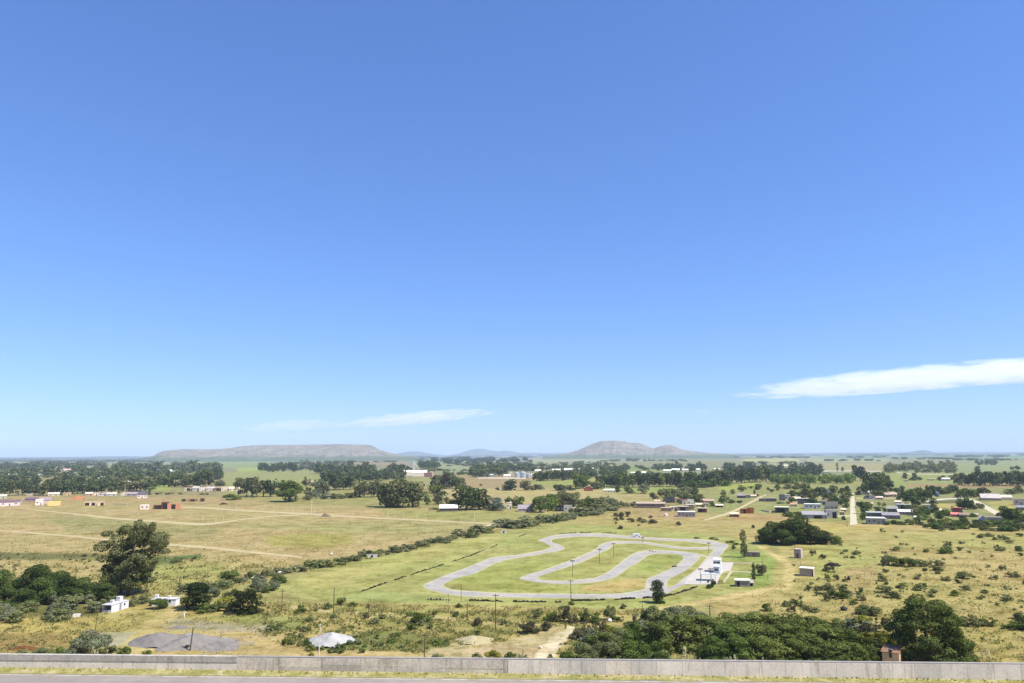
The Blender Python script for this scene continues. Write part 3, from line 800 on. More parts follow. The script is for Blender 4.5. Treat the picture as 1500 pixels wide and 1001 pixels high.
def shape_lumps(shape, rr):
    """lumps (x, y, z, r, rz) of a crown that fills height 1, width 1"""
    out = []
    if shape == 'round':
        for k in range(13):
            a = rr.random() * 6.28; q = rr.random() ** 0.5 * 0.30; z = rr.uniform(0.22, 0.80)
            q *= 1.15 - abs(z - 0.5) * 0.9
            out.append((q * math.cos(a), q * math.sin(a), z, rr.uniform(0.13, 0.22), rr.uniform(0.12, 0.19)))
    elif shape == 'clump':          # foliage down to the ground
        for k in range(18):
            a = rr.random() * 6.28; z = rr.uniform(0.12, 0.80); q = rr.random() ** 0.5 * 0.36 * (1.12 - z * 0.75)
            out.append((q * math.cos(a), q * math.sin(a), z, rr.uniform(0.12, 0.20), rr.uniform(0.12, 0.19)))
    elif shape == 'gum':            # open crown with gaps
        for k in range(20):
            a = rr.random() * 6.28; z = rr.uniform(0.17, 0.90); q = 0.10 + rr.random() ** 0.6 * 0.30 * (1.1 - abs(z - 0.55) * 1.2)
            out.append((q * math.cos(a), q * math.sin(a), z, rr.uniform(0.09, 0.15), rr.uniform(0.07, 0.12)))
    elif shape == 'biggum':         # dense ragged crown of heavy boughs
        for k in range(120):
            a = rr.random() * 6.28; z = rr.uniform(0.15, 0.94); q = rr.random() ** 0.5 * 0.40 * (1.15 - abs(z - 0.60) * 1.30)
            out.append((q * math.cos(a), q * math.sin(a), z, rr.uniform(0.045, 0.105), rr.uniform(0.035, 0.07)))
    elif shape == 'tall':
        for k in range(12):
            a = rr.random() * 6.28; z = 0.18 + 0.72 * (k + rr.random()) / 12; q = rr.random() ** 0.5 * 0.30 * (1.15 - z * 0.6)
            out.append((q * math.cos(a), q * math.sin(a), z, rr.uniform(0.16, 0.25), rr.uniform(0.08, 0.15)))
    elif shape == 'cone':
        for k in range(22):
            z = 0.06 + 0.88 * k / 21; q = 0.36 * (1 - z) ** 0.7 * rr.uniform(0.4, 1); a = rr.random() * 6.28
            r = 0.06 + 0.17 * (1 - z) ** 0.8
            out.append((q * math.cos(a), q * math.sin(a), z, r, 0.08))
    elif shape == 'egg':
        for k in range(40):
            z = 0.05 + 0.88 * k / 39; env = 0.36 * math.sin(math.pi * min(1, (z + 0.12) / 1.16)) ** 0.8; a = rr.random() * 6.28; q = env * rr.uniform(0.3, 0.9)
            out.append((q * math.cos(a), q * math.sin(a), z, 0.17, 0.10))
    elif shape == 'poplar':
        for k in range(16):
            z = 0.12 + 0.82 * k / 15; a = rr.random() * 6.28; q = 0.18 * rr.random()
            r = (0.34 if 0.15 < z < 0.45 or 0.6 < z < 0.85 else 0.22)
            out.append((q * math.cos(a), q * math.sin(a), z, r * rr.uniform(0.8, 1.1), 0.06))
    elif shape == 'macro':          # broad dome of layered sprays, wide skirt
        for k in range(52):
            z = rr.uniform(0.04, 0.88); a = rr.random() * 6.28
            env = 0.44 * (1 - max(0, z - 0.25) ** 1.9 * 1.25) if z > 0.25 else 0.42
            q = env * rr.uniform(0.45, 0.95)
            out.append((q * math.cos(a), q * math.sin(a), z, rr.uniform(0.085, 0.15), rr.uniform(0.075, 0.12)))
        out.append((0, 0, 0.40, 0.27, 0.38))
    elif shape == 'dome':           # great dome of many feathery boughs
        for k in range(130):
            z = rr.uniform(0.03, 0.93); a = rr.random() * 6.28
            env = 0.46 * (1 - max(0, z - 0.22) ** 1.7 * 1.25)
            q = env * rr.uniform(0.55, 1.0)
            out.append((q * math.cos(a), q * math.sin(a), z, rr.uniform(0.05, 0.095), rr.uniform(0.04, 0.07)))
        out.append((0, 0, 0.42, 0.33, 0.42))
    elif shape == 'shrub':
        for k in range(10):
            a = rr.random() * 6.28; q = rr.random() ** 0.5 * 0.33; z = rr.uniform(0.15, 0.72) * (1 - q)
            out.append((q * math.cos(a), q * math.sin(a), z, rr.uniform(0.13, 0.22), rr.uniform(0.13, 0.25)))
    elif shape == 'loose':          # wispy open shrub
        for k in range(14):
            a = rr.random() * 6.28; q = rr.random() ** 0.5 * 0.40; z = rr.uniform(0.15, 0.80)
            out.append((q * math.cos(a), q * math.sin(a), z, rr.uniform(0.07, 0.15), rr.uniform(0.10, 0.2)))
    return np.array(out)

LOD = {'far': (460, 0.095), 'mid': (1800, 0.052), 'near': (7000, 0.029), 'hero': (34000, 0.0165), 'dot': (150, 0.14)}
def leaf_np(shape, lod, seed):
    rr = random.Random(seed); g = np.random.default_rng(seed)
    n, s = LOD[lod]
    Lm = shape_lumps(shape, rr)
    pw = Lm[:, 3] ** 2; pw = pw / pw.sum()
    k = g.choice(len(Lm), int(n * (4 if shape in ('macro', 'egg', 'dome') else 2.2)), p=pw)
    d = unit(g.normal(size=(len(k), 3)) + np.array([0, 0, 0.22]))
    mac = shape in ('macro', 'egg')
    u = np.where(g.random(len(k)) < (0.08 if mac else 0.2), g.uniform(0.3, 0.85, len(k)), g.uniform(0.92 if mac else 0.86, 1.08 if mac else 1.12, len(k)))
    u = np.where(g.random(len(k)) < (0.04 if mac else 0.10), u * g.uniform(1.05, 1.32, len(k)), u)
    rad = np.stack([Lm[k, 3], Lm[k, 3], Lm[k, 4]], 1)
    pos = Lm[k, :3] + d * rad * u[:, None]
    # drop most leaves buried inside other lumps
    bur = np.zeros(len(k))
    for q in Lm:
        r = np.sqrt((((pos - q[:3]) / np.array([q[3], q[3], q[4]])) ** 2).sum(1))
        bur += (r < 0.72)
    keep = (bur < 1) | (g.random(len(k)) < 0.15)
    keep &= pos[:, 2] > 0.01
    pos, d, rad = pos[keep][:n], d[keep][:n], rad[keep][:n]
    m = len(pos)
    nr = unit(d / rad * rad.mean() + (0.24 if mac else 0.55) * g.normal(size=(m, 3)))
    t = unit(np.cross(nr, g.normal(size=(m, 3))))
    b = np.cross(nr, t)
    sz = s * g.uniform(0.6, 1.25, m)[:, None]
    V = np.stack([pos - t * sz * 0.75, pos - b * sz * 0.5, pos + t * sz * 0.75, pos + b * sz * 0.5], 1).reshape(-1, 3)
    V[:, 2] = np.maximum(V[:, 2], 0.0)
    Fq = np.arange(4 * m).reshape(m, 4)
    z1 = np.percentile(V[:, 2], 99.3); w1 = max(np.percentile(V[:, i], 98.5) - np.percentile(V[:, i], 1.5) for i in (0, 1))
    V = V / np.array([w1, w1, z1])
    return V, Fq

LEAF_NP, PROTO = {}, {}
def leaf_arr(shape, lod, var):
    key = (shape, lod, var)
    if key not in LEAF_NP:
        LEAF_NP[key] = leaf_np(shape, lod, var * 17 + sum(map(ord, shape)) + 3)
    return LEAF_NP[key]

def crown_mesh(shape, lod, var, mat):
    key = ('c', shape, lod, var, mat)
    if key not in PROTO:
        V, Fq = leaf_arr(shape, lod, var)
        PROTO[key] = mesh_np('crown', V, Fq, None, FOL[mat])
    return PROTO[key]

def trunk_mesh(shape, var, pale=False, limbs=5):
    key = ('t', shape, var, pale)
    if key not in PROTO:
        rr = random.Random(var + 90)
        mb = MB()
        top = 0.72
        r0 = 0.034 if shape not in ('poplar', 'cone') else 0.06
        pts = [(0, 0, -0.01)]
        x = y = 0
        for i in range(1, 6):
            x += rr.uniform(-0.02, 0.02); y += rr.uniform(-0.02, 0.02)
            pts.append((x, y, top * i / 5))
        mb.tube(pts, [r0 * (1.25 - 0.2 * i) if i else r0 * 1.5 for i in range(6)], 7)
        for k in range(limbs):
            b = pts[1 + k % 4]; a = k * 2.4 + rr.random(); ln = rr.uniform(0.18, 0.32)
            e = (b[0] + ln * math.cos(a), b[1] + ln * math.sin(a), min(b[2] + ln * rr.uniform(0.5, 1.0), 0.9))
            mid = tuple((p + q) / 2 + (0.02 if i == 2 else 0) for i, (p, q) in enumerate(zip(b, e)))
            mb.tube([b, mid, e], [r0 * 0.6, r0 * 0.42, r0 * 0.15], 5)
        PROTO[key] = mb.mesh('trunk', BARK_PALE if pale else BARK, True)
    return PROTO[key]

def scatter(n, poly, h, asp, power=1.6):
    poly = np.asarray(poly, float)
    x0, y0 = poly.min(0); x1, y1 = poly.max(0)
    out = []
    while len(out) < n:
        x, y = random.uniform(x0, x1), random.uniform(y0, y1)
        if poly_mask(np.array([x]), np.array([y]), poly, 0.01)[0] < 0.5:
            continue
        hh = h[0] + (h[1] - h[0]) * random.random() ** power
        out.append((x, y, hh, hh * random.uniform(*asp)))
    return out

NTREE = 0
def tree(px, pyb, pyt, wpx, shape, mat, label, group=None, lod=None, var=None, name='tree', cat='tree', rz=None, pale=False):
    global NTREE
    NTREE += 1
    p = P(px, pyb)
    H = hgt(px, pyb, pyt); W = wid(px, pyb, wpx)
    D = math.hypot(p[0], p[1])
    if lod is None:
        lod = 'near' if D < 260 else 'mid' if D < 560 else 'far'
    var = random.randrange(4) if var is None else var
    t = thing(name, p, label, cat, random.uniform(0, 6.28) if rz is None else rz, group)
    t.scale = (W, W, H)
    link('trunk', trunk_mesh(shape, var, pale), t)
    link('crown', crown_mesh(shape, lod, var, mat), t)
    return t

def row(x0, y0, x1, y1, n, h, wd, shape, mats, label, group, jy=0.8, jx=0.35, lod=None, name='tree', tall=True, pale=False):
    items = []
    for i in range(n):
        f = (i + 0.5 + random.uniform(-jx, jx)) / n
        items.append((x0 + (x1 - x0) * f, y0 + (y1 - y0) * f + random.uniform(-jy, jy), random.uniform(*h), random.uniform(*wd)))
    mx = max(range(n), key=lambda i: items[i][2])
    for i, (x, y, hh, ww) in enumerate(items):
        lb = ('tallest ' + label) if i == mx and tall and n > 1 else label
        sh = random.choice(shape) if isinstance(shape, (list, tuple)) else shape
        tree(x, y, y - hh, ww, sh, random.choice(mats), lb, group, lod, name=name, pale=pale)

SHRUBS = []
def shrub(px, pyb, hpx, wpx, mat, label, group=None, shape='shrub', lod=None, var=None, name='shrub', cat='shrub'):
    if group and 'hedgerow' in group:
        name, cat = 'hedge_bush', 'hedge bush'
    SHRUBS.append((hpx * wpx, (px, pyb, hpx, wpx, mat, label, group, shape, lod, random.randrange(5) if var is None else var, name, cat)))

def plant_shrubs():
    own = sorted((q for q in SHRUBS if q[1][10] == 'shrub'), key=lambda q: -q[0])
    for q in own[:296] + [q for q in SHRUBS if q[1][10] != 'shrub']:
        plant(*q[1])
    Vs, Fs, mi, o, names = [], [], [], 0, []
    for _, (px, pyb, hpx, wpx, mat, label, group, shape, lod, var, name, cat) in own[296:]:
        V, Fq = leaf_arr(shape, lod or ('far' if hpx > 4 else 'dot'), var)
        H = hgt(px, pyb, pyb - hpx); W = wid(px, pyb, wpx)
        a = random.uniform(0, 6.28); ca, sa = math.cos(a), math.sin(a)
        Q = np.stack([(V[:, 0] * ca - V[:, 1] * sa) * W, (V[:, 0] * sa + V[:, 1] * ca) * W, V[:, 2] * H], 1) + P(px, pyb)
        if mat not in names:
            names.append(mat)
        Vs.append(Q); Fs.append(Fq + o); o += len(Q); mi += [names.index(mat)] * len(Fq)
    me = mesh_np('low_scrub', np.concatenate(Vs), np.concatenate(Fs))
    for n_ in names:
        me.materials.append(FOL[n_])
    me.polygons.foreach_set('material_index', np.array(mi, np.int32))
    tag(link('low_scrub', me), 'smallest low bushes scattered over the common, the pasture and the gardens', 'scrub', None, 'stuff')

def plant(px, pyb, hpx, wpx, mat, label, group=None, shape='shrub', lod=None, var=None, name='shrub', cat='shrub'):
    p = P(px, pyb)
    H = hgt(px, pyb, pyb - hpx); W = wid(px, pyb, wpx)
    D = math.hypot(p[0], p[1])
    if lod is None:
        lod = 'mid' if hpx > 10 else 'far' if hpx > 4 else 'dot'
        if hpx > 26:
            lod = 'near'
    var = random.randrange(5) if var is None else var
    o = link(name, crown_mesh(shape, lod, var, mat))
    o.location = p
    o.rotation_euler = (0, 0, random.uniform(0, 6.28))
    o.scale = (W, W, H)
    return tag(o, label, cat, group)

def wood(poly, n, hpx, wpx, mats, label, shape=('tall', 'round', 'clump'), name='woods', lod='dot'):
    """a far-off wood that reads as one mass"""
    poly = np.asarray(poly, float)
    x0, y0 = poly.min(0); x1, y1 = poly.max(0)
    Vs, Fs, o, c = [], [], 0, 0
    while c < n:
        x, y = random.uniform(x0, x1), random.uniform(y0, y1)
        if poly_mask(np.array([x]), np.array([y]), poly, 0.01)[0] < 0.5:
            continue
        c += 1
        p = P(x, y); H = hgt(x, y, y - random.uniform(*hpx)); W = wid(x, y, random.uniform(*wpx))
        V, Fq = leaf_arr(random.choice(shape), lod, random.randrange(4))
        a = random.uniform(0, 6.28); ca, sa = math.cos(a), math.sin(a)
        Q = np.stack([(V[:, 0] * ca - V[:, 1] * sa) * W, (V[:, 0] * sa + V[:, 1] * ca) * W, V[:, 2] * H], 1) + p
        Vs.append(Q); Fs.append(Fq + o); o += len(Q)
    me = mesh_np(name, np.concatenate(Vs), np.concatenate(Fs), None, FOL[mats])
    ob = link(name, me)
    return tag(ob, label, 'woods', None, 'stuff')

# --- far woods and windbreaks (masses)
wood([(-60, 690), (230, 688), (230, 708), (-60, 712)], 85, (8, 13), (9, 15), 'dark', 'dark far wood filling the plain behind the front row of trees')
wood([(-60, 681), (300, 681), (300, 690), (-60, 690)], 90, (4, 7), (8, 14), 'dark', 'thin far belt of trees under the blue rise')
wood([(150, 690), (325, 686), (325, 708), (150, 708)], 90, (9, 14), (9, 14), 'dark', 'wood of mixed trees round the white water tower')
wood([(298, 672), (380, 672), (380, 676), (298, 676.5)], 45, (3, 5), (5, 9), 'dark', 'dark windbreak at the foot of the flat-topped hill')
wood([(380, 671), (640, 671), (640, 674), (380, 674)], 40, (1.5, 3), (6, 12), 'dark', 'scattered trees dotting the foot of the flat-topped hill')
wood([(375, 689), (432, 688), (432, 692), (375, 692)], 34, (9, 12), (5, 8), 'dark', 'dark block of planted trees between the green fields')
wood([(425, 681), (505, 679), (505, 690), (432, 690)], 44, (4, 7), (6, 9), 'dark', 'strip of trees behind the dark planted block')
wood([(460, 690), (600, 690), (590, 706), (470, 708)], 95, (9, 15), (9, 14), 'dark', 'broad dark wood spreading behind the big grey-green trees')
wood([(540, 698), (592, 698), (592, 704), (540, 704)], 26, (5, 8), (8, 12), 'gum', 'wood in front of the white grain works')
wood([(615, 676), (690, 674), (780, 675), (780, 680), (616, 681)], 70, (4, 7), (6, 10), 'dark', 'long hazy tree belt below the blue hill')
wood([(614, 684), (643, 684), (643, 688), (616, 688)], 18, (8, 11), (6, 9), 'dark', 'dark grove beside the white grain works')
wood([(686, 692), (740, 690), (740, 699), (690, 700)], 44, (9, 16), (8, 12), 'dark', 'grove of trees by the grey barn')
wood([(735, 686), (790, 684), (790, 692), (735, 693)], 32, (6, 10), (7, 11), 'dark', 'trees standing behind the metal silos')
wood([(788, 684), (900, 682), (905, 690), (788, 691)], 50, (4, 8), (6, 10), 'dark', 'trees among the white roofs of the village')
wood([(650, 694), (700, 694), (700, 697), (650, 698)], 18, (3, 5), (5, 8), 'green', 'low hedge along the pale field by the grey barn')
wood([(905, 672), (960, 672), (960, 675), (905, 675)], 14, (2, 3), (3, 6), 'dark', 'dotted tree line below the twin-peaked hill')
wood([(978, 684), (1032, 683), (1032, 690), (978, 692)], 36, (5, 9), (7, 11), 'dark', 'wood around the far white farm buildings')
wood([(1115, 690), (1200, 688), (1205, 700), (1118, 700)], 60, (8, 13), (9, 13), 'dark', 'blue-green wood behind the light green plantation')
wood([(1155, 678), (1190, 678), (1190, 682), (1155, 682)], 12, (2.5, 4), (4, 7), 'dark', 'small far grove below the flat horizon')
wood([(1297, 684), (1400, 684), (1400, 694), (1297, 694)], 75, (6, 11), (8, 12), 'gum', 'grey-green wood on the far fields')
wood([(1428, 678), (1460, 678), (1460, 682), (1428, 682)], 22, (4, 5.5), (4, 7), 'dark', 'small oblong grove on the far fields')
wood([(1482, 686), (1540, 686), (1540, 690), (1482, 690)], 16, (4, 6), (6, 9), 'dark', 'dark grove on the far green field')
wood([(1050, 667), (1075, 667), (1075, 670), (1050, 670)], 6, (1.5, 2.5), (5, 8), 'dark', 'little dark grove on the slope below the twin-peaked hill')
wood([(1060, 664.8), (1520, 663.4), (1520, 668), (1060, 668.5)], 90, (1.2, 2.4), (8, 22), 'dark', 'dashes of far woodland along the horizon')
wood([(-100, 672.5), (230, 670.5), (230, 676), (-100, 679)], 90, (1.2, 2.4), (9, 24), 'dark', 'dashes of far woodland along the blue rise')
wood([(585, 668.5), (900, 667.5), (900, 672), (585, 673)], 70, (1.2, 2.6), (7, 18), 'dark', 'dashes of far woodland below the blue hill')
wood([(1130, 706), (1250, 706), (1250, 710), (1132, 710)], 90, (11, 13.5), (7, 10), 'light', 'bright light-green plantation in even rows', shape=('tall', 'round'))

wood([(-60, 684), (80, 684), (80, 690), (-60, 690)], 40, (5, 9), (8, 13), 'dark', 'dark belt before the far white barn', lod='dot')
wood([(600, 690), (640, 690), (640, 694), (600, 694)], 12, (4, 7), (7, 10), 'gum', 'bushy trees between the grain works and the tight grove')
wood([(1060, 684), (1120, 684), (1120, 692), (1060, 692)], 30, (5, 9), (8, 11), 'dark', 'far wood behind the white villa')
wood([(840, 690), (915, 690), (915, 700), (840, 700)], 46, (7, 11), (9, 12), 'dark', 'village trees past the white halls')
wood([(1395, 668), (1480, 668), (1480, 671), (1395, 671)], 22, (2, 3), (8, 14), 'dark', 'thin dark windbreaks on the far green plain')
wood([(1240, 670), (1300, 670), (1300, 672), (1240, 672)], 10, (2, 3), (6, 10), 'dark', 'small windbreak before the low knoll')
wood([(930, 668.5), (1080, 668.5), (1080, 671), (930, 671)], 24, (1.5, 2.6), (6, 12), 'dark', 'hedges on the slope below the twin-peaked hill')
wood([(640, 680), (900, 678), (900, 683), (640, 684)], 60, (2, 4), (6, 11), 'dark', 'loose far hedges on the pale fields')
wood([(910, 684), (980, 684), (980, 690), (910, 690)], 30, (3, 6), (7, 10), 'dark', 'far hedge trees behind the forest belt')

for (x0, x1, y, n_, h_, lb) in ((1080, 1200, 671, 26, (1.6, 3), 'long thin tree belt on the far plain before the first knoll'), (1210, 1290, 675.5, 16, (2, 3.4), 'broken hedge across the far tan field'), (1300, 1400, 673, 22, (1.8, 3.2), 'thin dark hedge line under the low knoll'),
                                (1400, 1520, 674.5, 26, (2, 3.6), 'far hedge beyond the oblong wood'), (1090, 1160, 679, 16, (2, 3.6), 'sparse tree line behind the park of the villa'), (0, 130, 681.5, 26, (2.4, 4), 'far hedge in front of the blue rise'), (120, 240, 677, 26, (2, 3.4), 'far dark belt before the flat-topped hill'),
                                (600, 700, 690, 20, (2, 4), 'loose hedge across the far pale fields'), (880, 1010, 676, 24, (2, 3.2), 'long hedge before the twin-peaked hill'), (470, 590, 677.5, 20, (1.6, 3), 'hedge at the edge of the reddish far field'), (1440, 1530, 696, 16, (3, 5), 'far trees at the end of the green field')):
    wood([(x0, y - 0.5), (x1, y - 0.5), (x1, y + 0.5), (x0, y + 0.5)], n_, h_, (5, 11), 'dark', lb)
# --- tree rows of the middle distance (each tree a thing)
row(4, 726, 110, 725, 13, (13, 24), (12, 18), ('gum', 'tall', 'round'), ('dark', 'dark', 'gum'), 'dark tree in the long belt behind the white houses', 'trees of the long dark belt', 1.5)
row(100, 723, 222, 720, 14, (12, 22), (12, 18), ('gum', 'tall', 'round'), ('dark', 'gum', 'dark'), 'dark tree in the belt behind the row of small pale houses', 'trees of the belt behind the small pale houses', 1.5)
tree(206, 720, 702, 24, 'round', 'gum', 'rounded grey-green tree beside the small white house with a dark roof')
row(-40, 715, 220, 712, 20, (10, 18), (11, 16), ('gum', 'tall', 'round'), ('dark', 'dark', 'gum'), 'dark tree in the second line of the long belt', 'second line of the long belt', 2)
row(222, 713, 300, 713, 11, (12, 20), (10, 14), ('gum', 'round'), ('gum', 'dark', 'green'), 'grey-green tree under the white water tower', 'trees under the white water tower', 1.2)
row(284, 714, 312, 713, 4, (21, 26), (11, 15), ('tall', 'gum'), ('dark',), 'tall dark tree at the end of the belt above the unfinished row', 'tall trees at the end of the belt', 1)
row(302, 702, 325, 702, 4, (14, 19), (9, 12), ('tall', 'round'), ('dark',), 'dark tree beside the white barn and the green field', 'trees by the white barn')
row(318, 712, 326, 711, 2, (6, 9), (12, 16), 'clump', ('gum',), 'low spreading tree at the edge of the green field', 'low trees by the green field')
row(345, 728, 402, 727, 6, (22, 29), (16, 22), ('round', 'gum'), ('gum', 'dark'), 'grey-green tree in the group between the green fields and the dry pasture', 'group of trees at the edge of the pasture', 1)
tree(424, 735, 704.5, 40, 'clump', 'green', 'big round green tree with a dark foot standing alone on the pasture edge', lod='mid')
tree(449, 731, 700, 14, 'gum', 'gum', 'thin upright tree behind the big round green one')
row(455, 727, 480, 727, 3, (19, 27), (13, 18), ('gum', 'round'), ('gum', 'grey'), 'pale grey-green tree just past the big round green one', 'pale trees by the big round green one')
row(478, 718, 516, 717, 5, (19, 25), (13, 17), ('round', 'tall'), ('dark',), 'dark tree in the knot behind the low grey scrub', 'dark knot of trees behind the grey scrub')
row(524, 729, 560, 728, 5, (21, 27), (14, 18), ('gum', 'round'), ('gum', 'grey'), 'grey tree beside the great dark tree on the pasture edge', 'grey trees by the great dark tree')
for a in ((566, 743, 709, 34, 'dark'), (585, 743.5, 703, 40, 'gum'), (604, 743, 706, 36, 'gum')):
    tree(a[0], a[1], a[2], a[3], 'clump', a[4], 'great bushy tree of the dark clump on the pasture edge' if a[0] != 585 else 'highest great bushy tree of the dark clump on the pasture edge', 'great dark clump', lod='mid')
row(634, 717, 664, 717, 4, (20, 25), (14, 18), ('round', 'clump'), ('dark', 'dark', 'bronze'), 'dark tree in the tight grove on the tan field', 'tight grove on the tan field')
row(665, 717, 682, 716, 3, (12, 19), (8, 11), ('gum', 'tall'), ('gum', 'dark'), 'slim grey tree just past the tight grove', 'slim trees past the tight grove')
tree(640, 727, 711, 25, 'clump', 'green', 'low domed green tree between the great dark clump and the white roof')
row(624, 740, 660, 739, 4, (8, 14), (10, 14), 'clump', ('green', 'gum'), 'small tree behind the dark hedge by the white roof', 'small trees behind the dark hedge')
tree(683, 747, 712, 42, 'clump', 'shade', 'massive dark green tree towering over the white roof', lod='mid')
tree(702, 746.5, 717, 30, 'clump', 'dark', 'dark tree leaning out from the massive dark green one', lod='mid')
tree(727, 748, 729.5, 25, 'clump', 'silver', 'small silvery tree beside the massive dark green one', lod='mid')
tree(747, 744, 728.5, 15, 'round', 'green', 'little round tree next to the white chimney house')
tree(760, 744, 727, 17, 'round', 'green', 'green tree between the white house and the grey-roofed house')
tree(791, 750.5, 727, 28, 'clump', 'green', 'dense green tree in front of the grey-roofed house', lod='mid')
tree(808, 748, 729, 24, 'clump', 'light', 'yellow-green tree close to the dark modern house', lod='mid')
row(806, 744, 848, 742, 4, (18, 24), (17, 24), ('round', 'clump'), ('green', 'gum', 'green'), 'leafy tree behind the dark modern house', 'trees behind the dark modern house', lod='mid')
row(850, 747, 882, 745, 4, (13, 19), (14, 19), 'clump', ('green', 'gum'), 'leafy tree at the stream just past the dark modern house', 'trees past the dark modern house')
tree(747, 718.5, 702.5, 26, 'clump', 'dark', 'round dark tree on the edge of the pale yellow field')
tree(770, 718.5, 704, 19, 'clump', 'gum', 'grey-green tree next to the round dark one on the yellow field edge')
row(778, 718, 795, 718, 2, (7, 11), (12, 15), 'clump', ('gum', 'bronze'), 'low bushy tree on the yellow field edge', 'low trees on the yellow field edge')
shrub(729, 718.5, 4.5, 6, 'green', 'small lone bush on the edge of the yellow field')
shrub(704, 712, 3, 6, 'green', 'tiny lone bush in the tan field')
row(783, 705, 842, 703, 11, (12, 16), (10, 14), ('clump', 'round'), ('pine', 'dark'), 'dark tree of the close wood beside the village silos', 'close dark wood by the silos', 0.8)
row(812, 719, 836, 718, 3, (8, 14), (12, 16), 'clump', ('green', 'gum'), 'green tree in front of the farm with the red-brown gable', 'trees by the red-brown gable')
row(838, 716, 862, 716, 4, (17, 25), (14, 18), ('round', 'gum'), ('green', 'gum'), 'tall green tree above the red-brown gable', 'tall trees above the red-brown gable')
row(864, 717, 884, 717, 3, (9, 13), (12, 15), ('clump',), ('gum', 'grey'), 'grey bushy tree beside the red-brown gable', 'grey trees by the red-brown gable')
row(876, 713, 905, 713, 6, (14, 19), (11, 15), ('round', 'tall'), ('pine', 'dark'), 'dark tree at the near end of the tall forest belt', 'end of the tall forest belt')
row(900, 714, 1052, 713, 25, (17, 25), (11, 15), ('tall', 'round', 'tall'), ('dark', 'pine', 'dark'), 'tall dark tree in the forest belt behind the low brick barracks', 'tall dark forest belt', 0.8)
row(996, 717, 1066, 712, 9, (9, 14), (13, 18), ('clump', 'round'), ('green', 'deep'), 'green tree edging the tall dark forest belt', 'green edge of the forest belt')
tree(904.5, 722.5, 711, 8, 'tall', 'dark', 'narrow dark tree beside the white sheds')
tree(921, 723, 712.5, 17, 'clump', 'green', 'small green tree in front of the forest belt')
tree(943, 723.5, 709.5, 18, 'clump', 'grey', 'round grey tree in front of the forest belt')
tree(957, 731, 721.5, 13, 'clump', 'bronze', 'small brownish round tree by the barracks')
row(968, 729, 1012, 725, 8, (8, 15), (12, 17), ('gum', 'clump'), ('grey', 'olive'), 'feathery willow-grey tree by the long barracks', 'willow-grey trees by the barracks')
tree(1018.5, 737, 713.5, 11, 'tall', 'deep', 'dark columnar tree among the barracks houses', name='cypress_tree')
row(1047, 709, 1130, 706, 14, (17, 25), (12, 17), ('round', 'tall', 'gum'), ('dark', 'gum', 'dark'), 'blue-green tree of the park round the white villa', 'park trees round the white villa', 1)
tree(1170, 729, 710.5, 18, 'gum', 'olive', 'olive-grey tree beside the terraced houses')
tree(1180, 730, 708, 20, 'clump', 'olive', 'broad olive tree with grey foliage beside the terraced houses')
row(1184, 729, 1202, 727, 3, (9, 14), (13, 17), 'clump', ('gum', 'dark'), 'dark bushy tree behind the olive tree', 'bushes behind the olive tree')
tree(1207, 725.5, 714, 9, 'clump', 'bronze', 'small round dark tree beside the white gabled house')
tree(1222, 724.5, 711.5, 15, 'clump', 'dark', 'dark tree shading the white gabled house')
row(1230, 725, 1247, 724, 2, (9, 12), (8, 11), 'clump', ('dark', 'green'), 'dark tree at the top of the white dirt street', 'trees at the top of the dirt street')
tree(1258, 725.5, 712.5, 10, 'cone', 'dark', 'dark conical tree beside the lavender shed', name='conifer_tree')
row(1250, 704.5, 1268, 704.5, 3, (20, 24), (10, 12), ('tall',), ('dark',), 'blue-dark tall tree where the plantation ends', 'tall trees where the plantation ends')
row(1266, 724, 1300, 721, 9, (20, 31), (12, 17), ('tall', 'gum', 'round'), ('dark', 'gum', 'pine'), 'tall dark tree of the grove above the rubble yard', 'grove above the rubble yard', 1.5)
tree(1304, 722, 704, 12, 'gum', 'dark', 'ragged dark tree at the end of the tall grove')
tree(1227, 691, 677.5, 4, 'poplar', 'gum', 'thin lone tree in the tan field beyond the plantation')
tree(1234.5, 691, 684, 4.5, 'tall', 'gum', 'short thin tree in the tan field beyond the plantation')
tree(1321, 722, 711.5, 10, 'clump', 'dark', 'small dark tree at the end of the dark wood')
row(1324, 734, 1364, 731, 10, (13, 19), (12, 16), ('clump', 'round'), ('pine', 'deep'), 'near-black tree of the thick hedge wood behind the grey roofs', 'near-black hedge wood', 1.5)
row(1362, 725, 1402, 722, 8, (8, 13), (10, 14), ('clump', 'round'), ('pine', 'dark'), 'dark tree of the line beside the leaning pale wall', 'dark line of trees by the pale wall')
row(1402, 729, 1430, 728, 5, (10, 16), (11, 15), ('clump', 'round'), ('pine', 'deep'), 'dark tree at the bend of the pale road', 'dark trees at the road bend')
tree(1440, 727, 714.5, 22, 'clump', 'bronze', 'rounded dark brownish tree beside the long grey roof')
row(1402, 711, 1416, 710, 3, (15, 19), (13, 16), ('round', 'clump'), ('dark', 'gum'), 'greyish tree at the near end of the oblong dark wood', 'near end of the oblong dark wood')
row(1416, 712, 1520, 711, 17, (17, 23), (11, 15), ('round', 'tall', 'clump'), ('pine', 'dark'), 'dark tree of the oblong wood on the green field', 'oblong dark wood', 1)
tree(1432, 691, 683, 11, 'clump', 'dark', 'round tree standing behind the oblong dark wood')
tree(1326, 702, 693, 8, 'clump', 'gum', 'little round tree on the far green field')
tree(1340, 704, 693, 8, 'tall', 'gum', 'upright little tree on the far green field')
row(1334, 704, 1350, 704, 3, (3, 5), (8, 11), 'clump', ('gum', 'dark'), 'low bushy tree on the far green field', 'low trees on the far green field')
row(1372, 704, 1396, 704, 4, (4, 8), (7, 10), 'clump', ('dark', 'gum'), 'low dark tree around the far white farmhouse', 'trees round the far white farmhouse')
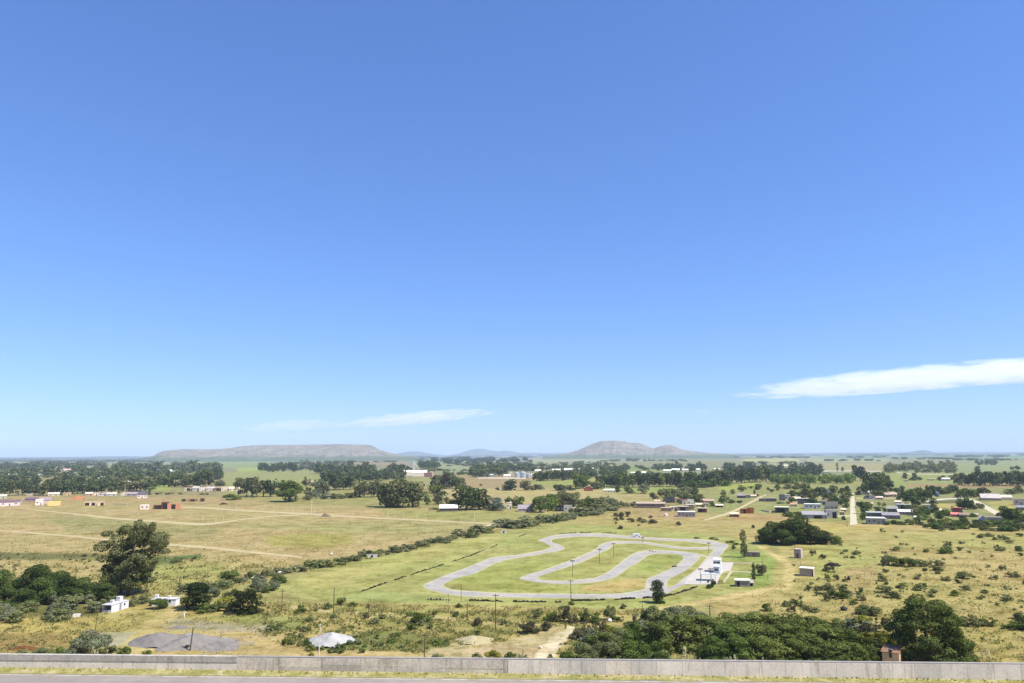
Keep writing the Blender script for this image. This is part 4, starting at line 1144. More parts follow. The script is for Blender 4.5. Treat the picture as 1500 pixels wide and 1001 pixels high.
row(1474, 724, 1500, 723, 5, (7, 12), (9, 12), ('gum', 'clump'), ('olive', 'gum'), 'pale olive tree beside the long grey roof', 'olive trees by the long grey roof')
tree(1265.5, 753, 735, 13, 'clump', 'deep', 'dark egg-shaped tree beside the white dirt street', lod='mid')
tree(1265.5, 762, 751.5, 11, 'clump', 'green', 'small round green tree by the foot of the dirt street')
tree(1341, 744, 729.5, 12, 'clump', 'deep', 'dark tree at the corner of the ploughed plot')
row(1338, 756, 1356, 753, 3, (11, 16), (13, 17), 'clump', ('deep', 'gum'), 'bushy dark tree crowding the grey roofs', 'bushy trees crowding the grey roofs')
tree(1370, 752, 738.5, 12, 'clump', 'pine', 'dark barrel-shaped tree in the gardens')
row(1401, 746, 1428, 747, 4, (12, 16), (10, 14), ('clump', 'round'), ('pine', 'deep'), 'very dark tree behind the red-roofed house', 'dark trees behind the red-roofed house')
row(1470, 758, 1510, 768, 7, (12, 20), (18, 26), ('clump', 'round'), ('deep', 'green', 'pine'), 'dark green tree of the hedge round the pale house by the road', 'hedge round the pale house by the road', 3)
def town(n, poly, h, mats, label, group):
    for (x, b, hh, ww) in scatter(n, poly, h, (0.9, 1.5), 1.0):
        tree(x, b, b - hh, ww, random.choice(('clump', 'round', 'clump')), random.choice(mats), label, group, name='garden_tree', cat='garden tree')
town(16, [(966, 729), (1060, 732), (1066, 744), (1016, 746), (970, 738)], (5, 10), ('green', 'gum', 'deep'), 'small garden tree among the barracks houses', 'garden trees of the barracks')
town(14, [(1060, 716), (1180, 714), (1180, 726), (1060, 730)], (4, 9), ('green', 'olive', 'gum'), 'small tree on the grassy plots beyond the dirt road', 'trees of the grassy plots')
town(24, [(1150, 727), (1245, 728), (1244, 745), (1180, 742)], (5, 10), ('green', 'deep', 'gum'), 'small garden tree among the terraced houses', 'garden trees of the terraces')
town(20, [(1258, 740), (1345, 735), (1400, 742), (1400, 750), (1262, 754)], (5, 9), ('green', 'deep', 'gum', 'light'), 'leafy garden tree among the long grey houses', 'garden trees of the grey houses')
town(12, [(1272, 722), (1330, 722), (1330, 732), (1276, 734)], (6, 11), ('deep', 'gum'), 'tree around the rubble yard and the old pinkish house', 'trees of the rubble yard')
town(9, [(1412, 732), (1436, 740), (1450, 750), (1424, 748)], (4, 7), ('green', 'gum', 'olive'), 'tree beside the curving pale road', 'trees of the curving road')
# copse right of the track, poplar, conifer
for (x, b, t, ww, mt, lb) in ((1122, 797, 772, 30, 'shade', 'lower dark green tree at the toilet-block end of the copse'), (1137, 796, 765, 36, 'shade', 'broad dark green tree in the middle of the copse, next to the tallest'),
                              (1163, 797, 756.5, 50, 'shade', 'tallest tree of the dark copse behind the toilet block'), (1150, 799, 776, 30, 'deep', 'lighter green tree in the front of the copse'),
                              (1187, 797, 768, 40, 'shade', 'rounded dark tree in the front of the copse'), (1208, 797, 778, 32, 'shade', 'low dark tree near the thin end of the copse'),
                              (1226, 796, 785.5, 18, 'green', 'smallest bushy tree at the thin end of the copse')):
    tree(x, b, t, ww, 'clump', mt, lb, 'dark copse', lod='near')
tree(1090.5, 817, 776, 10, 'poplar', 'gum', 'slender poplar by the long low hut', name='poplar_tree', lod='mid')
tree(964, 883.5, 850, 19, 'egg', 'black', 'black-green pointed conifer standing at the corner of the track', name='conifer_tree', lod='near', var=2)
tree(1116.5, 843, 827, 17, 'round', 'bronze', 'round dark tree with a short trunk behind the grey hut', lod='mid')
tree(1075, 806, 798, 6, 'round', 'dark', 'little dark tree near the poplar', lod='mid')

# --- the big gum tree and the dark belt at the left edge
tree(190, 872, 767.5, 76, 'biggum', 'gumlight', 'huge gum tree with a dark forked trunk standing over the white huts', lod='hero', var=1, name='gum_tree', rz=1.0, pale=False)
tree(177, 870, 812, 46, 'biggum', 'gum', 'lower gum tree leaning behind the huge one', lod='near', var=3, name='gum_tree')
for (x, b, t, ww, sh) in ((4, 888, 836, 34, 'clump'), (22, 886, 848, 36, 'clump'), (45, 884, 828, 40, 'round'), (60, 886, 846, 36, 'clump'), (76, 882, 838, 40, 'clump'), (97, 882, 844, 36, 'clump'), (118, 880, 848, 38, 'clump'),
                          (134, 880, 854, 34, 'clump'), (149, 880, 852, 34, 'round'), (-20, 890, 838, 44, 'clump'), (36, 892, 862, 40, 'clump')):
    tree(x, b, t, ww, sh, 'shade' if x % 2 else 'deep', ('tallest dark leafy tree' if x == 45 else 'dark leafy tree') + ' of the thicket behind the low white hut', 'thicket behind the low white hut', lod='near')

# --- foreground thicket by the wall
FG = [(965, 958, 912, 54, 'pine'), (1000, 950, 900, 66, 'pine'), (1038, 948, 902, 70, 'pine'), (1078, 938, 899, 66, 'pine'), (1114, 936, 899, 62, 'pine'), (1150, 936, 901, 62, 'pine'), (1185, 938, 904, 58, 'pine'), (1218, 940, 908, 54, 'pine'),
      (1072, 962, 918, 72, 'green'), (1106, 962, 914, 72, 'pine'), (1142, 962, 914, 72, 'pine'), (1178, 962, 916, 70, 'pine'), (1212, 964, 918, 66, 'pine'), (1246, 966, 924, 60, 'pine'), (1272, 968, 934, 46, 'pine'),
      (1050, 976, 936, 56, 'green'), (1090, 978, 934, 60, 'green'), (1130, 978, 936, 60, 'pine'), (1168, 978, 938, 60, 'pine'), (1206, 980, 938, 60, 'pine'), (1244, 980, 942, 56, 'pine'), (1268, 980, 946, 40, 'pine')]
for i, (x, b, t, ww, mt) in enumerate(FG):
    tree(x, b, t, ww, 'macro', mt, 'dark green bushy tree in the dense thicket right behind the roadside wall' if mt == 'pine' else 'lighter green bushy tree low in the thicket behind the roadside wall',
         'dense thicket behind the wall' if mt == 'pine' else 'lighter trees of the thicket behind the wall', lod='near', var=i % 4)
tree(1363, 972, 879, 110, 'dome', 'cypress', 'big domed dark cypress standing alone beside the pink hut', lod='hero', var=2, name='cypress_tree', rz=2.2)
tree(1400, 976, 926, 56, 'macro', 'cypress', 'low skirt tree growing against the big domed cypress', lod='near', var=1, name='cypress_tree')
tree(1324, 944, 893, 32, 'macro', 'pine', 'small dark cypress in front of the big domed one', lod='near', var=0, name='cypress_tree')

# --- shrubs
def shrubs(pts, mats, label, group, shape=('shrub', 'loose'), lod=None):
    mx = max(range(len(pts)), key=lambda i: pts[i][2] * pts[i][3])
    for i, (x, b, h, ww) in enumerate(pts):
        shrub(x, b, h, ww, random.choice(mats), ('largest ' + label) if i == mx and len(pts) > 1 else label, group, random.choice(shape), lod)

# olive scrub beside the foreground thicket
shrubs([(862, 972, 28, 46), (890, 974, 34, 54), (922, 974, 36, 60), (950, 976, 32, 52), (972, 978, 24, 40), (880, 952, 26, 40), (908, 948, 28, 46), (940, 950, 34, 56), (866, 944, 22, 34), (925, 930, 18, 40), (955, 934, 22, 44)],
       ('olive', 'olive', 'green', 'grey'), 'olive-green bush in the scrub between the sandy track and the dark thicket', 'olive scrub by the sandy track')
shrubs([(846, 936, 14, 22), (868, 934, 16, 24), (880, 930, 18, 22), (858, 958, 14, 18)], ('bronze', 'green'), 'dark bush where the sandy track meets the scrub', 'dark bushes by the sandy track')
shrub(890, 928, 12, 22, 'yellow', 'yellow-green bush on top of the olive scrub')
shrubs([(935, 912, 12, 20), (955, 914, 24, 36), (972, 908, 20, 40), (990, 908, 18, 34), (1008, 906, 18, 30), (1026, 908, 12, 28), (985, 918, 16, 38)], ('olive', 'grey', 'olive'), 'grey-olive bush behind the dark thicket near the conifer', 'grey-olive bushes behind the thicket')
shrubs([(1236, 926, 20, 34), (1254, 930, 22, 36), (1278, 936, 20, 34), (1292, 926, 22, 26)], ('grey', 'bronze', 'olive'), 'greyish bush between the thicket and the big cypress', 'greyish bushes by the big cypress')
shrubs([(1262, 912, 10, 24), (1272, 938, 12, 22), (1300, 948, 20, 22), (1292, 938, 13, 20)], ('yellow',), 'bright yellow-green bush above the pink hut', 'yellow-green bushes above the pink hut', ('shrub',))
# dark round bushes of the common and the hedge between them
shrub(287, 892, 38, 38, 'black', 'tall dark rounded bush beside the long white hut', lod='near', shape='egg', var=2)
shrub(362, 898, 35, 42, 'black', 'broad dark rounded bush past the yellow-flowered shrub', lod='near', shape='macro', var=1)
shrub(330, 890, 15, 24, 'yellow', 'shrub covered in yellow flowers between the two dark rounded bushes')
shrubs([(300, 897, 12, 28), (318, 896, 14, 26), (340, 895, 12, 22)], ('green', 'olive'), 'low green shrub between the two dark rounded bushes', 'low shrubs between the dark bushes')
shrub(232, 892, 14, 24, 'green', 'rounded green bush in front of the long white hut', lod='near')
shrubs([(206, 884, 12, 24), (196, 888, 10, 18), (170, 882, 10, 22), (140, 890, 12, 26)], ('green', 'olive'), 'green shrub around the small white hut', 'shrubs around the small white hut')
shrubs(scatter(26, [(-10, 886), (60, 880), (150, 880), (140, 902), (80, 910), (-10, 914)], (12, 20), (1.3, 1.9)), ('olive', 'grey', 'olive'), 'grey-olive shrub in front of the dark leafy thicket', 'grey-olive shrubs in front of the thicket', lod='mid')
shrub(123, 962, 36, 50, 'grey', 'big grey-green bush close behind the coping of the wall', lod='near')
shrubs([(158, 962, 16, 22), (181, 962, 14, 20), (215, 962, 9, 14), (60, 962, 12, 26), (88, 962, 13, 26), (30, 962, 8, 24)], ('green', 'olive'), 'small green bush just behind the dark coping of the wall', 'small bushes behind the dark coping')
# hedgerow along the stream
HEDGE = [(262, 868), (300, 862), (340, 854), (380, 845), (420, 838), (460, 831), (500, 824), (540, 816), (580, 808), (620, 800), (650, 793), (690, 784), (716, 778), (745, 772), (770, 770), (800, 766), (830, 760), (855, 755), (880, 750), (905, 744)]
pts = []
for i in range(136):
    t = (i + random.random() * 0.8) / 136 * (len(HEDGE) - 1)
    k = min(int(t), len(HEDGE) - 2); f = t - k
    x = HEDGE[k][0] * (1 - f) + HEDGE[k + 1][0] * f; y = HEDGE[k][1] * (1 - f) + HEDGE[k + 1][1] * f
    if 722 < x < 732:
        continue
    big = 1.0 + 0.35 * math.sin(i * 1.7)
    hh = (random.uniform(3.5, 8) if x < 700 else random.uniform(5, 9.5)) * big
    pts.append((x, y + random.uniform(-3, 3.5), hh, hh * random.uniform(1.8, 3.0)))
shrubs(pts, ('olive', 'sage', 'sage', 'olive'), 'grey-green bush of the long hedgerow along the stream', 'hedgerow along the stream', ('loose', 'loose', 'shrub'), lod='far')
tufts_later = pts
shrubs(scatter(22, [(255, 862), (300, 850), (400, 838), (450, 838), (400, 868), (300, 882)], (7, 15), (1.3, 2.0)), ('olive', 'green', 'gum', 'grey'), 'green shrub where the hedgerow widens near the dark bushes', 'wide end of the hedgerow')
# scrub of the foreground common
shrubs(scatter(32, [(395, 888), (560, 888), (860, 900), (850, 925), (760, 932), (600, 930), (470, 922), (400, 915)], (3.5, 10), (1.0, 1.8)), ('olive', 'sage', 'green', 'olive'), 'small bush scattered over the weedy common in front of the track', 'bushes of the weedy common')
shrubs([(500, 886, 10, 14), (517, 889, 7, 14), (441, 898, 9, 14), (612, 912, 14, 20), (626, 911, 10, 16), (700, 917, 12, 14), (776, 927, 17, 24), (800, 924, 14, 14), (536, 906, 9, 8), (672, 890, 6, 9)], ('green', 'bronze', 'pine'), 'dark compact bush beside the fence line of the common', 'dark compact bushes of the common', ('shrub',))
shrubs([(786, 905, 13, 20), (806, 909, 13, 22), (824, 911, 24, 24), (838, 912, 14, 20), (856, 910, 18, 16), (868, 912, 12, 26), (893, 908, 20, 18), (905, 910, 8, 20)], ('olive', 'green', 'bronze'), 'bush of the dark scrub below the tyre line of the front straight', 'scrub below the front straight')
shrub(913, 892, 7, 9, 'bronze', 'small round dark bush in the mown strip below the front straight')
shrub(837, 886, 5, 9, 'pine', 'dark bush at the foot of the tall pole on the front straight')
shrubs([(640, 966, 8, 20), (455, 962, 6, 8), (700, 966, 10, 14), (725, 967, 14, 22), (745, 968, 12, 18), (765, 968, 10, 16), (806, 968, 10, 9), (830, 970, 14, 20), (845, 972, 12, 18)], ('olive', 'yellow', 'green'), 'weedy shrub poking up just behind the old blockwork of the wall', 'weedy shrubs behind the blockwork')
shrubs(scatter(12, [(380, 914), (450, 920), (455, 950), (400, 948)], (4, 9), (1.2, 1.9)) + scatter(22, [(520, 930), (640, 932), (690, 944), (560, 956), (480, 957)], (4, 8), (1.4, 2.2)), ('olive', 'green'), 'low weed bush around the white gravel heap', 'weed bushes by the white gravel heap')
# dry common with scattered bushes
shrubs([(1303, 828, 14, 22), (1316, 829, 12, 20), (1330, 830, 12, 22), (1346, 830, 10, 18), (1360, 830, 8, 18), (1376, 829, 8, 14), (1385, 811, 9, 20), (1390, 806, 6, 10)], ('gum', 'olive', 'green'), 'bush of the long clump on the dry common', 'long clump on the dry common')
shrubs([(1215, 871, 16, 20), (1226, 876, 12, 24), (1240, 874, 10, 18), (1211, 880, 10, 14), (1233, 864, 8, 14), (1259, 871, 10, 14), (1262, 880, 8, 14), (1296, 868, 10, 22), (1310, 876, 10, 20), (1265, 900, 14, 22), (1280, 902, 14, 22), (1249, 886, 9, 13)], ('green', 'olive', 'gum'), 'green bush near the bare patch on the dry common', 'bushes near the bare patch')
shrubs([(1400, 917, 14, 26), (1426, 916, 13, 34), (1446, 916, 10, 26), (1486, 922, 10, 30), (1495, 908, 10, 26), (1510, 920, 18, 30)], ('green', 'gum', 'deep'), 'dark bush in the line past the big cypress', 'dark bushes past the big cypress')
shrubs([(1123, 895, 11, 14), (1153, 888, 9, 14), (1168, 887, 8, 12), (1160, 896, 9, 14), (1174, 878, 5, 8), (1131, 907, 8, 12), (1162, 884, 7, 10), (1182, 866, 4, 8), (1189, 857, 4, 7), (1190, 812, 6, 9), (1207, 819, 7, 9), (1211, 837, 8, 10), (1213, 849, 8, 9), (1225, 850, 8, 9), (1240, 852, 8, 12)], ('gum', 'green', 'bronze'), 'dark tuft-like bush around the pale huts on the common', 'bushes around the pale huts')
shrubs(scatter(26, [(1235, 805), (1500, 782), (1520, 815), (1400, 826), (1290, 812), (1240, 824)], (3, 7.5), (1.3, 2.2)), ('gum', 'olive', 'green'), 'small bush dotting the upper dry common', 'bushes dotting the upper common')
shrubs(scatter(44, [(1290, 835), (1520, 828), (1520, 905), (1420, 905), (1390, 880), (1330, 872), (1285, 880)], (3.5, 9.5), (1.3, 2.3)), ('gum', 'olive', 'green', 'olive'), 'small bush dotting the lower dry common', 'bushes dotting the lower common')
shrubs(scatter(13, [(1185, 830), (1240, 836), (1210, 900), (1150, 905)], (3, 8), (1.2, 1.8)), ('olive', 'gum'), 'low scrubby bush between the sandy track and the bare patch', 'scrub by the sandy track')
shrubs([(902, 757, 6, 9), (903, 763, 5, 8), (910, 757, 7, 8), (911, 762, 5, 7), (920, 757, 8, 8), (924, 765, 6, 11), (937, 764, 6, 8), (943, 766, 6, 10), (956, 767, 6, 13), (953, 759, 4, 6), (994, 770, 6, 7), (1103, 774, 5, 6), (909, 775, 5, 8), (936, 771, 3, 5), (902, 768, 4, 5)], ('bronze', 'gum'), 'small thorny-looking bush on the bare ground below the barracks', 'bushes below the barracks', ('shrub',))
shrubs([(1293, 780, 6, 8), (1322, 780, 3, 5), (1380, 778, 4, 11), (1313, 788, 3, 5), (1437, 788, 6, 12), (1448, 786, 5, 14), (1468, 790, 6, 12), (1480, 796, 6, 12)], ('gum', 'olive'), 'bush on the pasture just below the garden hedges', 'bushes below the garden hedges')
# garden hedges of the houses
shrubs(scatter(52, [(1330, 765), (1490, 766), (1510, 780), (1400, 778), (1335, 772)], (5, 9), (1.6, 2.6)), ('green', 'deep', 'gum'), 'green bush of the broad garden hedge below the houses', 'broad garden hedge', ('shrub',))
shrubs(scatter(16, [(1335, 750), (1420, 752), (1440, 764), (1340, 766)], (6, 10), (1.3, 2.0)), ('light', 'green', 'deep'), 'garden shrub in front of the red-roofed house', 'garden shrubs by the red-roofed house', ('shrub',))
shrubs([(1310, 768, 6, 14), (1322, 769, 5, 14), (1334, 769, 6, 14), (1300, 769, 5, 10), (1240, 744, 8, 10), (1234, 736, 6, 12), (1224, 736, 6, 12), (1232, 738, 6, 10), (1236, 762, 6, 6), (1158, 757, 7, 18), (1168, 757, 7, 14), (1151, 756, 5, 9)], ('green', 'deep'), 'clipped green shrub against the houses of the dirt street', 'shrubs against the street houses', ('shrub',))
shrubs([(1143, 738, 3, 12), (1155, 738, 3, 12), (1160, 736, 8, 9), (1060, 735, 9, 14), (1072, 737, 5, 14), (1084, 737, 4, 12), (1090, 717, 4, 10), (1100, 716, 4, 9), (1110, 728, 4, 6), (1105, 724, 6, 4)], ('deep', 'green', 'gum'), 'hedge shrub in the gardens beyond the brick shells', 'garden hedges beyond the brick shells', ('shrub',))
shrubs([(450, 733, 8, 10), (462, 731, 11, 24), (478, 731, 9, 20), (494, 731, 8, 20), (508, 730, 8, 18), (520, 729, 7, 16)], ('grey', 'gum'), 'grey shrub of the low scrub on the pasture edge', 'low grey scrub on the pasture edge')
shrub(341, 732.5, 9, 22, 'green', 'rounded green bush in front of the unfinished row')
shrubs([(218, 725, 4, 7), (232, 724.5, 3, 10), (248, 724.5, 3, 12), (264, 724.5, 3, 6), (296, 725, 3, 7), (303, 725, 3, 5)], ('gum', 'green'), 'low hedge shrub on the plots beyond the brick skeleton', 'plot hedges beyond the brick skeleton', ('shrub',))
shrubs([(887, 736, 9, 16), (897, 740, 10, 16), (908, 742, 8, 14), (918, 743, 7, 14), (928, 742, 7, 12)], ('grey', 'olive'), 'pale grey bush where the hedgerow reaches the barracks', 'end of the hedgerow at the barracks')
shrubs([(637, 747, 3.5, 16), (650, 747.5, 3.5, 14), (665, 748, 3.5, 14)], ('pine',), 'very dark low hedge bush in front of the white roof', 'dark hedge at the white roof', ('shrub',))
shrubs([(1044.5, 860, 11, 8), (1104, 836, 12, 5), (1104, 845, 12, 5), (1104, 852, 10, 5), (971, 884, 4, 8), (1039, 862, 6, 8)], ('deep', 'green'), 'small dark garden bush beside the paved yard', 'bushes beside the paved yard', ('shrub',), 'mid')
shrubs([(1071, 795, 3, 14), (1079, 798, 3, 12), (1020, 789, 2.5, 9), (1043, 790, 3, 10), (1050, 791.5, 2.5, 7), (1167, 807, 0.1 + 2.5, 5)], ('bronze', 'pine'), 'dark low bush lying outside the far bend of the track', 'low bushes outside the far bend', ('shrub',))

shrubs(scatter(110, [(1140, 800), (1520, 775), (1520, 960), (1430, 960), (1330, 870), (1180, 890)], (1.6, 3.4), (1.2, 2.4)), ('gum', 'olive', 'green'), 'tiny bush on the dry common', 'tiny bushes of the common')
shrubs(scatter(90, [(-40, 812), (300, 815), (420, 826), (300, 862), (-40, 862)], (2, 4.5), (1.2, 2.2)), ('olive', 'sage', 'gum'), 'tiny bush on the rough grass by the huge gum tree', 'tiny bushes of the rough grass')
shrubs(scatter(36, [(390, 884), (860, 896), (850, 950), (400, 950)], (2, 4.2), (1.2, 2.2)), ('olive', 'sage', 'green'), 'tiny weed bush of the weedy common', 'tiny weed bushes')
shrubs([(456, 953, 9, 13), (468, 952, 6, 12), (498, 950, 8, 14), (512, 946, 8, 13), (450, 946, 11, 11), (524, 942, 6, 12), (484, 953, 5, 12)], ('green', 'olive'), 'green weed bush growing against the foot of the white gravel heap', 'bushes at the white gravel heap')
plant_shrubs()

# pampas plumes behind the wall
def pampas(px, pyb, pyt, label, group):
    p = P(px, pyb)
    key = ('pampas', random.randrange(3))
    if key not in PROTO:
        g = np.random.default_rng(key[1] + 40)
        V, Fq = [], []
        for k in range(90):                     # plume
            z = 0.55 + 0.45 * g.random(); r = 0.06 * (1 - abs(z - 0.75) * 2.4); a = g.random() * 6.28
            c = np.array([r * math.cos(a), r * math.sin(a), z]); d = g.normal(size=3) * 0.022
            V += [c - d, c + np.array([0.012, 0, 0.02]), c + d, c + np.array([-0.012, 0, 0.05])]; Fq.append(np.arange(4) + 4 * k)
        PROTO[key] = (mesh_np('plume', np.array(V), np.array(Fq), None, FOL['plume']))
        mb = MB(); mb.tube([(0, 0, 0), (0.01, 0, 0.6)], [0.012, 0.008], 5)
        PROTO[('stem',) + key] = mb.mesh('stem', FOL['straw'])
    H = hgt(px, pyb, pyt)
    t = thing('pampas_grass', p, label, 'pampas grass', random.random() * 6, group)
    t.scale = (H * 1.3, H * 1.3, H)
    link('plume', PROTO[key], t)
    link('stem', PROTO[('stem',) + key], t)
for (x, t) in ((994, 957), (998, 961), (1004, 948), (1007, 960), (1013, 956), (1020, 962), (1026, 964)):
    pampas(x, 984, t, 'pale pampas plume in front of the black gap of the thicket', 'pampas by the black gap')
for (x, t) in ((1063, 965), (1066, 963), (1071, 962), (1077, 960), (1081, 964), (1086, 966), (1118, 964), (1122, 967)):
    pampas(x, 986, t, 'pale pampas plume below the bushy thicket along the wall', 'pampas below the thicket')
for (x, t) in ((130, 952), (134, 948), (138, 953), (142, 955), (126, 955)):
    pampas(x, 974, t, 'pale pampas plume at the foot of the big grey-green bush', 'pampas at the grey-green bush')
for (x, t) in ((758, 955), (766, 953), (772, 957), (782, 955)):
    pampas(x, 974, t, 'pale dry plume behind the wall beside the sandy track', 'plumes beside the sandy track')
for (x, t) in ((1446, 950), (1450, 953), (1441, 955)):
    pampas(x, 976, t, 'pale plume on the dry slope past the big cypress', 'plumes past the big cypress')

# grass tussocks and weeds (nobody could count them)
def tufts(name, poly, n, h, mat, label, blades=5, avoid=()):
    poly = np.asarray(poly, float)
    x0, y0 = poly.min(0); x1, y1 = poly.max(0)
    g = np.random.default_rng(n)
    X = g.uniform(x0, x1, n * 3); Y = g.uniform(y0, y1, n * 3)
    k = poly_mask(X, Y, poly, 0.01) > 0.5
    for av in avoid:
        k &= poly_mask(X, Y, np.asarray(av, float), 0.01) < 0.5
    for ln_ in PATHS:
        yr = np.interp(X, [q[0] for q in ln_], [q[1] for q in ln_], left=-99, right=-99)
        k &= np.abs(Y - yr) > 2.6
    cl = np.sin(X * 0.13 + 2 * np.sin(Y * 0.21)) + np.sin(Y * 0.47 + 1.5 * np.sin(X * 0.09))
    k &= cl + g.normal(size=len(X)) * 0.7 > 0.1
    X, Y = X[k][:n], Y[k][:n]
    base = np.array([P(x, y) for x, y in zip(X, Y)])
    V, Fq = [], []
    m = len(base)
    H = g.uniform(h[0], h[1], m) * g.uniform(0.6, 1.2, m)
    for b in range(blades):
        a = g.uniform(0, 6.28, m); d = np.stack([np.cos(a), np.sin(a), np.zeros(m)], 1)
        e = np.stack([-np.sin(a), np.cos(a), np.zeros(m)], 1)
        ww = (H * g.uniform(0.25, 0.5, m))[:, None]; ln = (H * g.uniform(0.3, 0.8, m))[:, None]
        c = base + d * ln * 0.2
        top = c + d * ln * 0.8 + np.stack([0 * H, 0 * H, H * g.uniform(0.6, 1, m)], 1)
        V.append(np.stack([c - e * ww * 0.6, c + e * ww * 0.6, top + e * ww * 0.45, top - e * ww * 0.45], 1))
    V = np.concatenate(V, 0).reshape(-1, 3)
    Fq = np.arange(len(V)).reshape(-1, 4)
    o = link(name, mesh_np(name, V, Fq, None, FOL[mat]))
    return tag(o, label, 'grass', None, 'stuff')
AV = [[(150, 940), (205, 915), (260, 885), (270, 890), (240, 916), (345, 914), (420, 950), (600, 956), (640, 972), (150, 972)],
      [(630, 950), (740, 940), (815, 918), (842, 918), (838, 934), (800, 972), (620, 972)], [(145, 872), (260, 868), (262, 892), (185, 900), (145, 898)]]
tufts('dry_grass', [(-60, 905), (180, 892), (380, 886), (560, 886), (860, 896), (860, 972), (-60, 962)], 8000, (0.2, 0.55), 'straw', 'tufts of dry straw-coloured grass on the foreground common', 4, AV)
tufts('green_weeds', [(380, 888), (860, 900), (850, 960), (480, 960), (380, 930)], 4600, (0.2, 0.6), 'weed', 'green weeds over the foreground common', 4, AV)
tufts('green_weeds', [(-60, 905), (160, 900), (150, 960), (-60, 960)], 900, (0.2, 0.5), 'weed', 'green weeds behind the wall near the big grey-green bush', 4)
tufts('dry_grass', [(1100, 860), (1290, 840), (1520, 800), (1520, 985), (1400, 980), (1290, 920), (1100, 905)], 7000, (0.15, 0.4), 'straw', 'tufts of dry grass over the common beside the huts', 4)
tufts('green_weeds', [(1140, 850), (1290, 800), (1520, 790), (1520, 980), (1400, 980), (1290, 910), (1120, 905)], 2600, (0.2, 0.5), 'weed', 'green weeds over the dry common', 4)
tufts('dry_grass', [(-60, 830), (260, 845), (420, 822), (420, 840), (300, 872), (-60, 872)], 4200, (0.3, 0.8), 'straw', 'rough dry grass in front of the huge gum tree', 4)
tufts('green_weeds', [(-60, 806), (150, 808), (300, 812), (420, 826), (300, 862), (220, 866), (-60, 840)], 1500, (0.3, 0.8), 'weed', 'rough green weeds around the huge gum tree', 4)
tufts('dry_grass', [(380, 884), (700, 888), (960, 894), (960, 902), (700, 898), (380, 896)], 2600, (0.3, 0.7), 'straw', 'dry grass strip between the common and the kart meadow', 4)
HP = [(x, y + 4) for x, y in HEDGE] + [(x, y - 4) for x, y in HEDGE[::-1]]
tufts('green_weeds', HP, 2600, (0.5, 1.3), 'weed', 'tall weeds filling the foot of the hedgerow along the stream', 4)
tufts('dry_grass', [(-60, 745), (560, 760), (720, 770), (520, 812), (380, 838), (-60, 812)], 5000, (0.2, 0.55), 'straw', 'tufts of dry grass over the wide pasture', 4)
tufts('green_weeds', [(-60, 750), (560, 765), (700, 772), (520, 812), (380, 838), (-60, 812)], 1500, (0.2, 0.6), 'weed', 'green weeds dotting the wide pasture', 4)
# verge tufts
V, n = [], 1500
g = np.random.default_rng(5)
for i in range(n):
    s = g.uniform(-25, WLEN + 25); d = g.uniform(-0.78, -0.05)
    c = np.array(wp(s, d, ROAD_Z + 0.01 + 0.24 * float(np.clip(1.0 - 0.85 * s / WLEN, 0.1, 1.0)) * (0.8 + d) / 1.1)); a = g.uniform(0, 6.28); h = g.uniform(0.02, 0.08) * (1.5 if d > -0.4 else 1)
    e = np.array([math.cos(a), math.sin(a), 0]) * h * 0.5; t = np.array([g.normal() * 0.4 * h, g.normal() * 0.4 * h, h])
    V += [c - e, c + e, c + t + e * 0.3, c + t - e * 0.3]
tag(link('verge_tufts', mesh_np('verge_tufts', np.array(V), np.arange(len(V)).reshape(-1, 4), None, FOL['weed'])), 'short grass tufts on the verge in front of the wall', 'grass', None, 'stuff')

# ------------------------------------------------------------------ buildings
WHITE, CREAM, GREY, DGREY, PINK = (232, 228, 222), (226, 212, 176), (168, 166, 166), (92, 92, 98), (222, 186, 168)
BRICK, BROWN, ZINC, TERRA, LAV = (168, 96, 66), (140, 112, 92), (186, 190, 194), (170, 88, 62), (176, 172, 192)
def A(c, k=0.85):
    return tuple(float(v) for v in lin(c) * k)
_g, _nt, _N, _L = new_mat('window_glass')
GLASS = surface(_g, _N, _L, (0.02, 0.025, 0.03), 0.12, None, 0.6)
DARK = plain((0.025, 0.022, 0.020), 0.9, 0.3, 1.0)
FRAME = plain(A((214, 212, 206)), 0.6, 0.1, 2.0)

def window(parent, x, z, w, h, y=0.0, frame=True, side=None, name='window'):
    """a framed window standing 4 cm proud of a wall in the plane y (or on the side x=side)"""
    mb, mp = MB(), MB()
    t = 0.09
    if side is None:
        mb.box(x - w / 2, x + w / 2, y - 0.05, y + 0.02, z, z + t).box(x - w / 2, x + w / 2, y - 0.05, y + 0.02, z + h - t, z + h)
        mb.box(x - w / 2, x - w / 2 + t, y - 0.05, y + 0.02, z + t, z + h - t).box(x + w / 2 - t, x + w / 2, y - 0.05, y + 0.02, z + t, z + h - t)
        mp.box(x - w / 2 + t, x + w / 2 - t, y - 0.02, y + 0.02, z + t, z + h - t)
    else:
        s0, s1 = (side - 0.02, side + 0.05) if side > 0 else (side - 0.05, side + 0.02)
        g0, g1 = (side - 0.02, side + 0.02)
        mb.box(s0, s1, x - w / 2, x + w / 2, z, z + t).box(s0, s1, x - w / 2, x + w / 2, z + h - t, z + h)
        mb.box(s0, s1, x - w / 2, x - w / 2 + t, z + t, z + h - t).box(s0, s1, x + w / 2 - t, x + w / 2, z + t, z + h - t)
        mp.box(g0, g1, x - w / 2 + t, x + w / 2 - t, z + t, z + h - t)
    o = mb.obj(name, FRAME, parent)
    mp.obj('pane', GLASS, o)
    return o

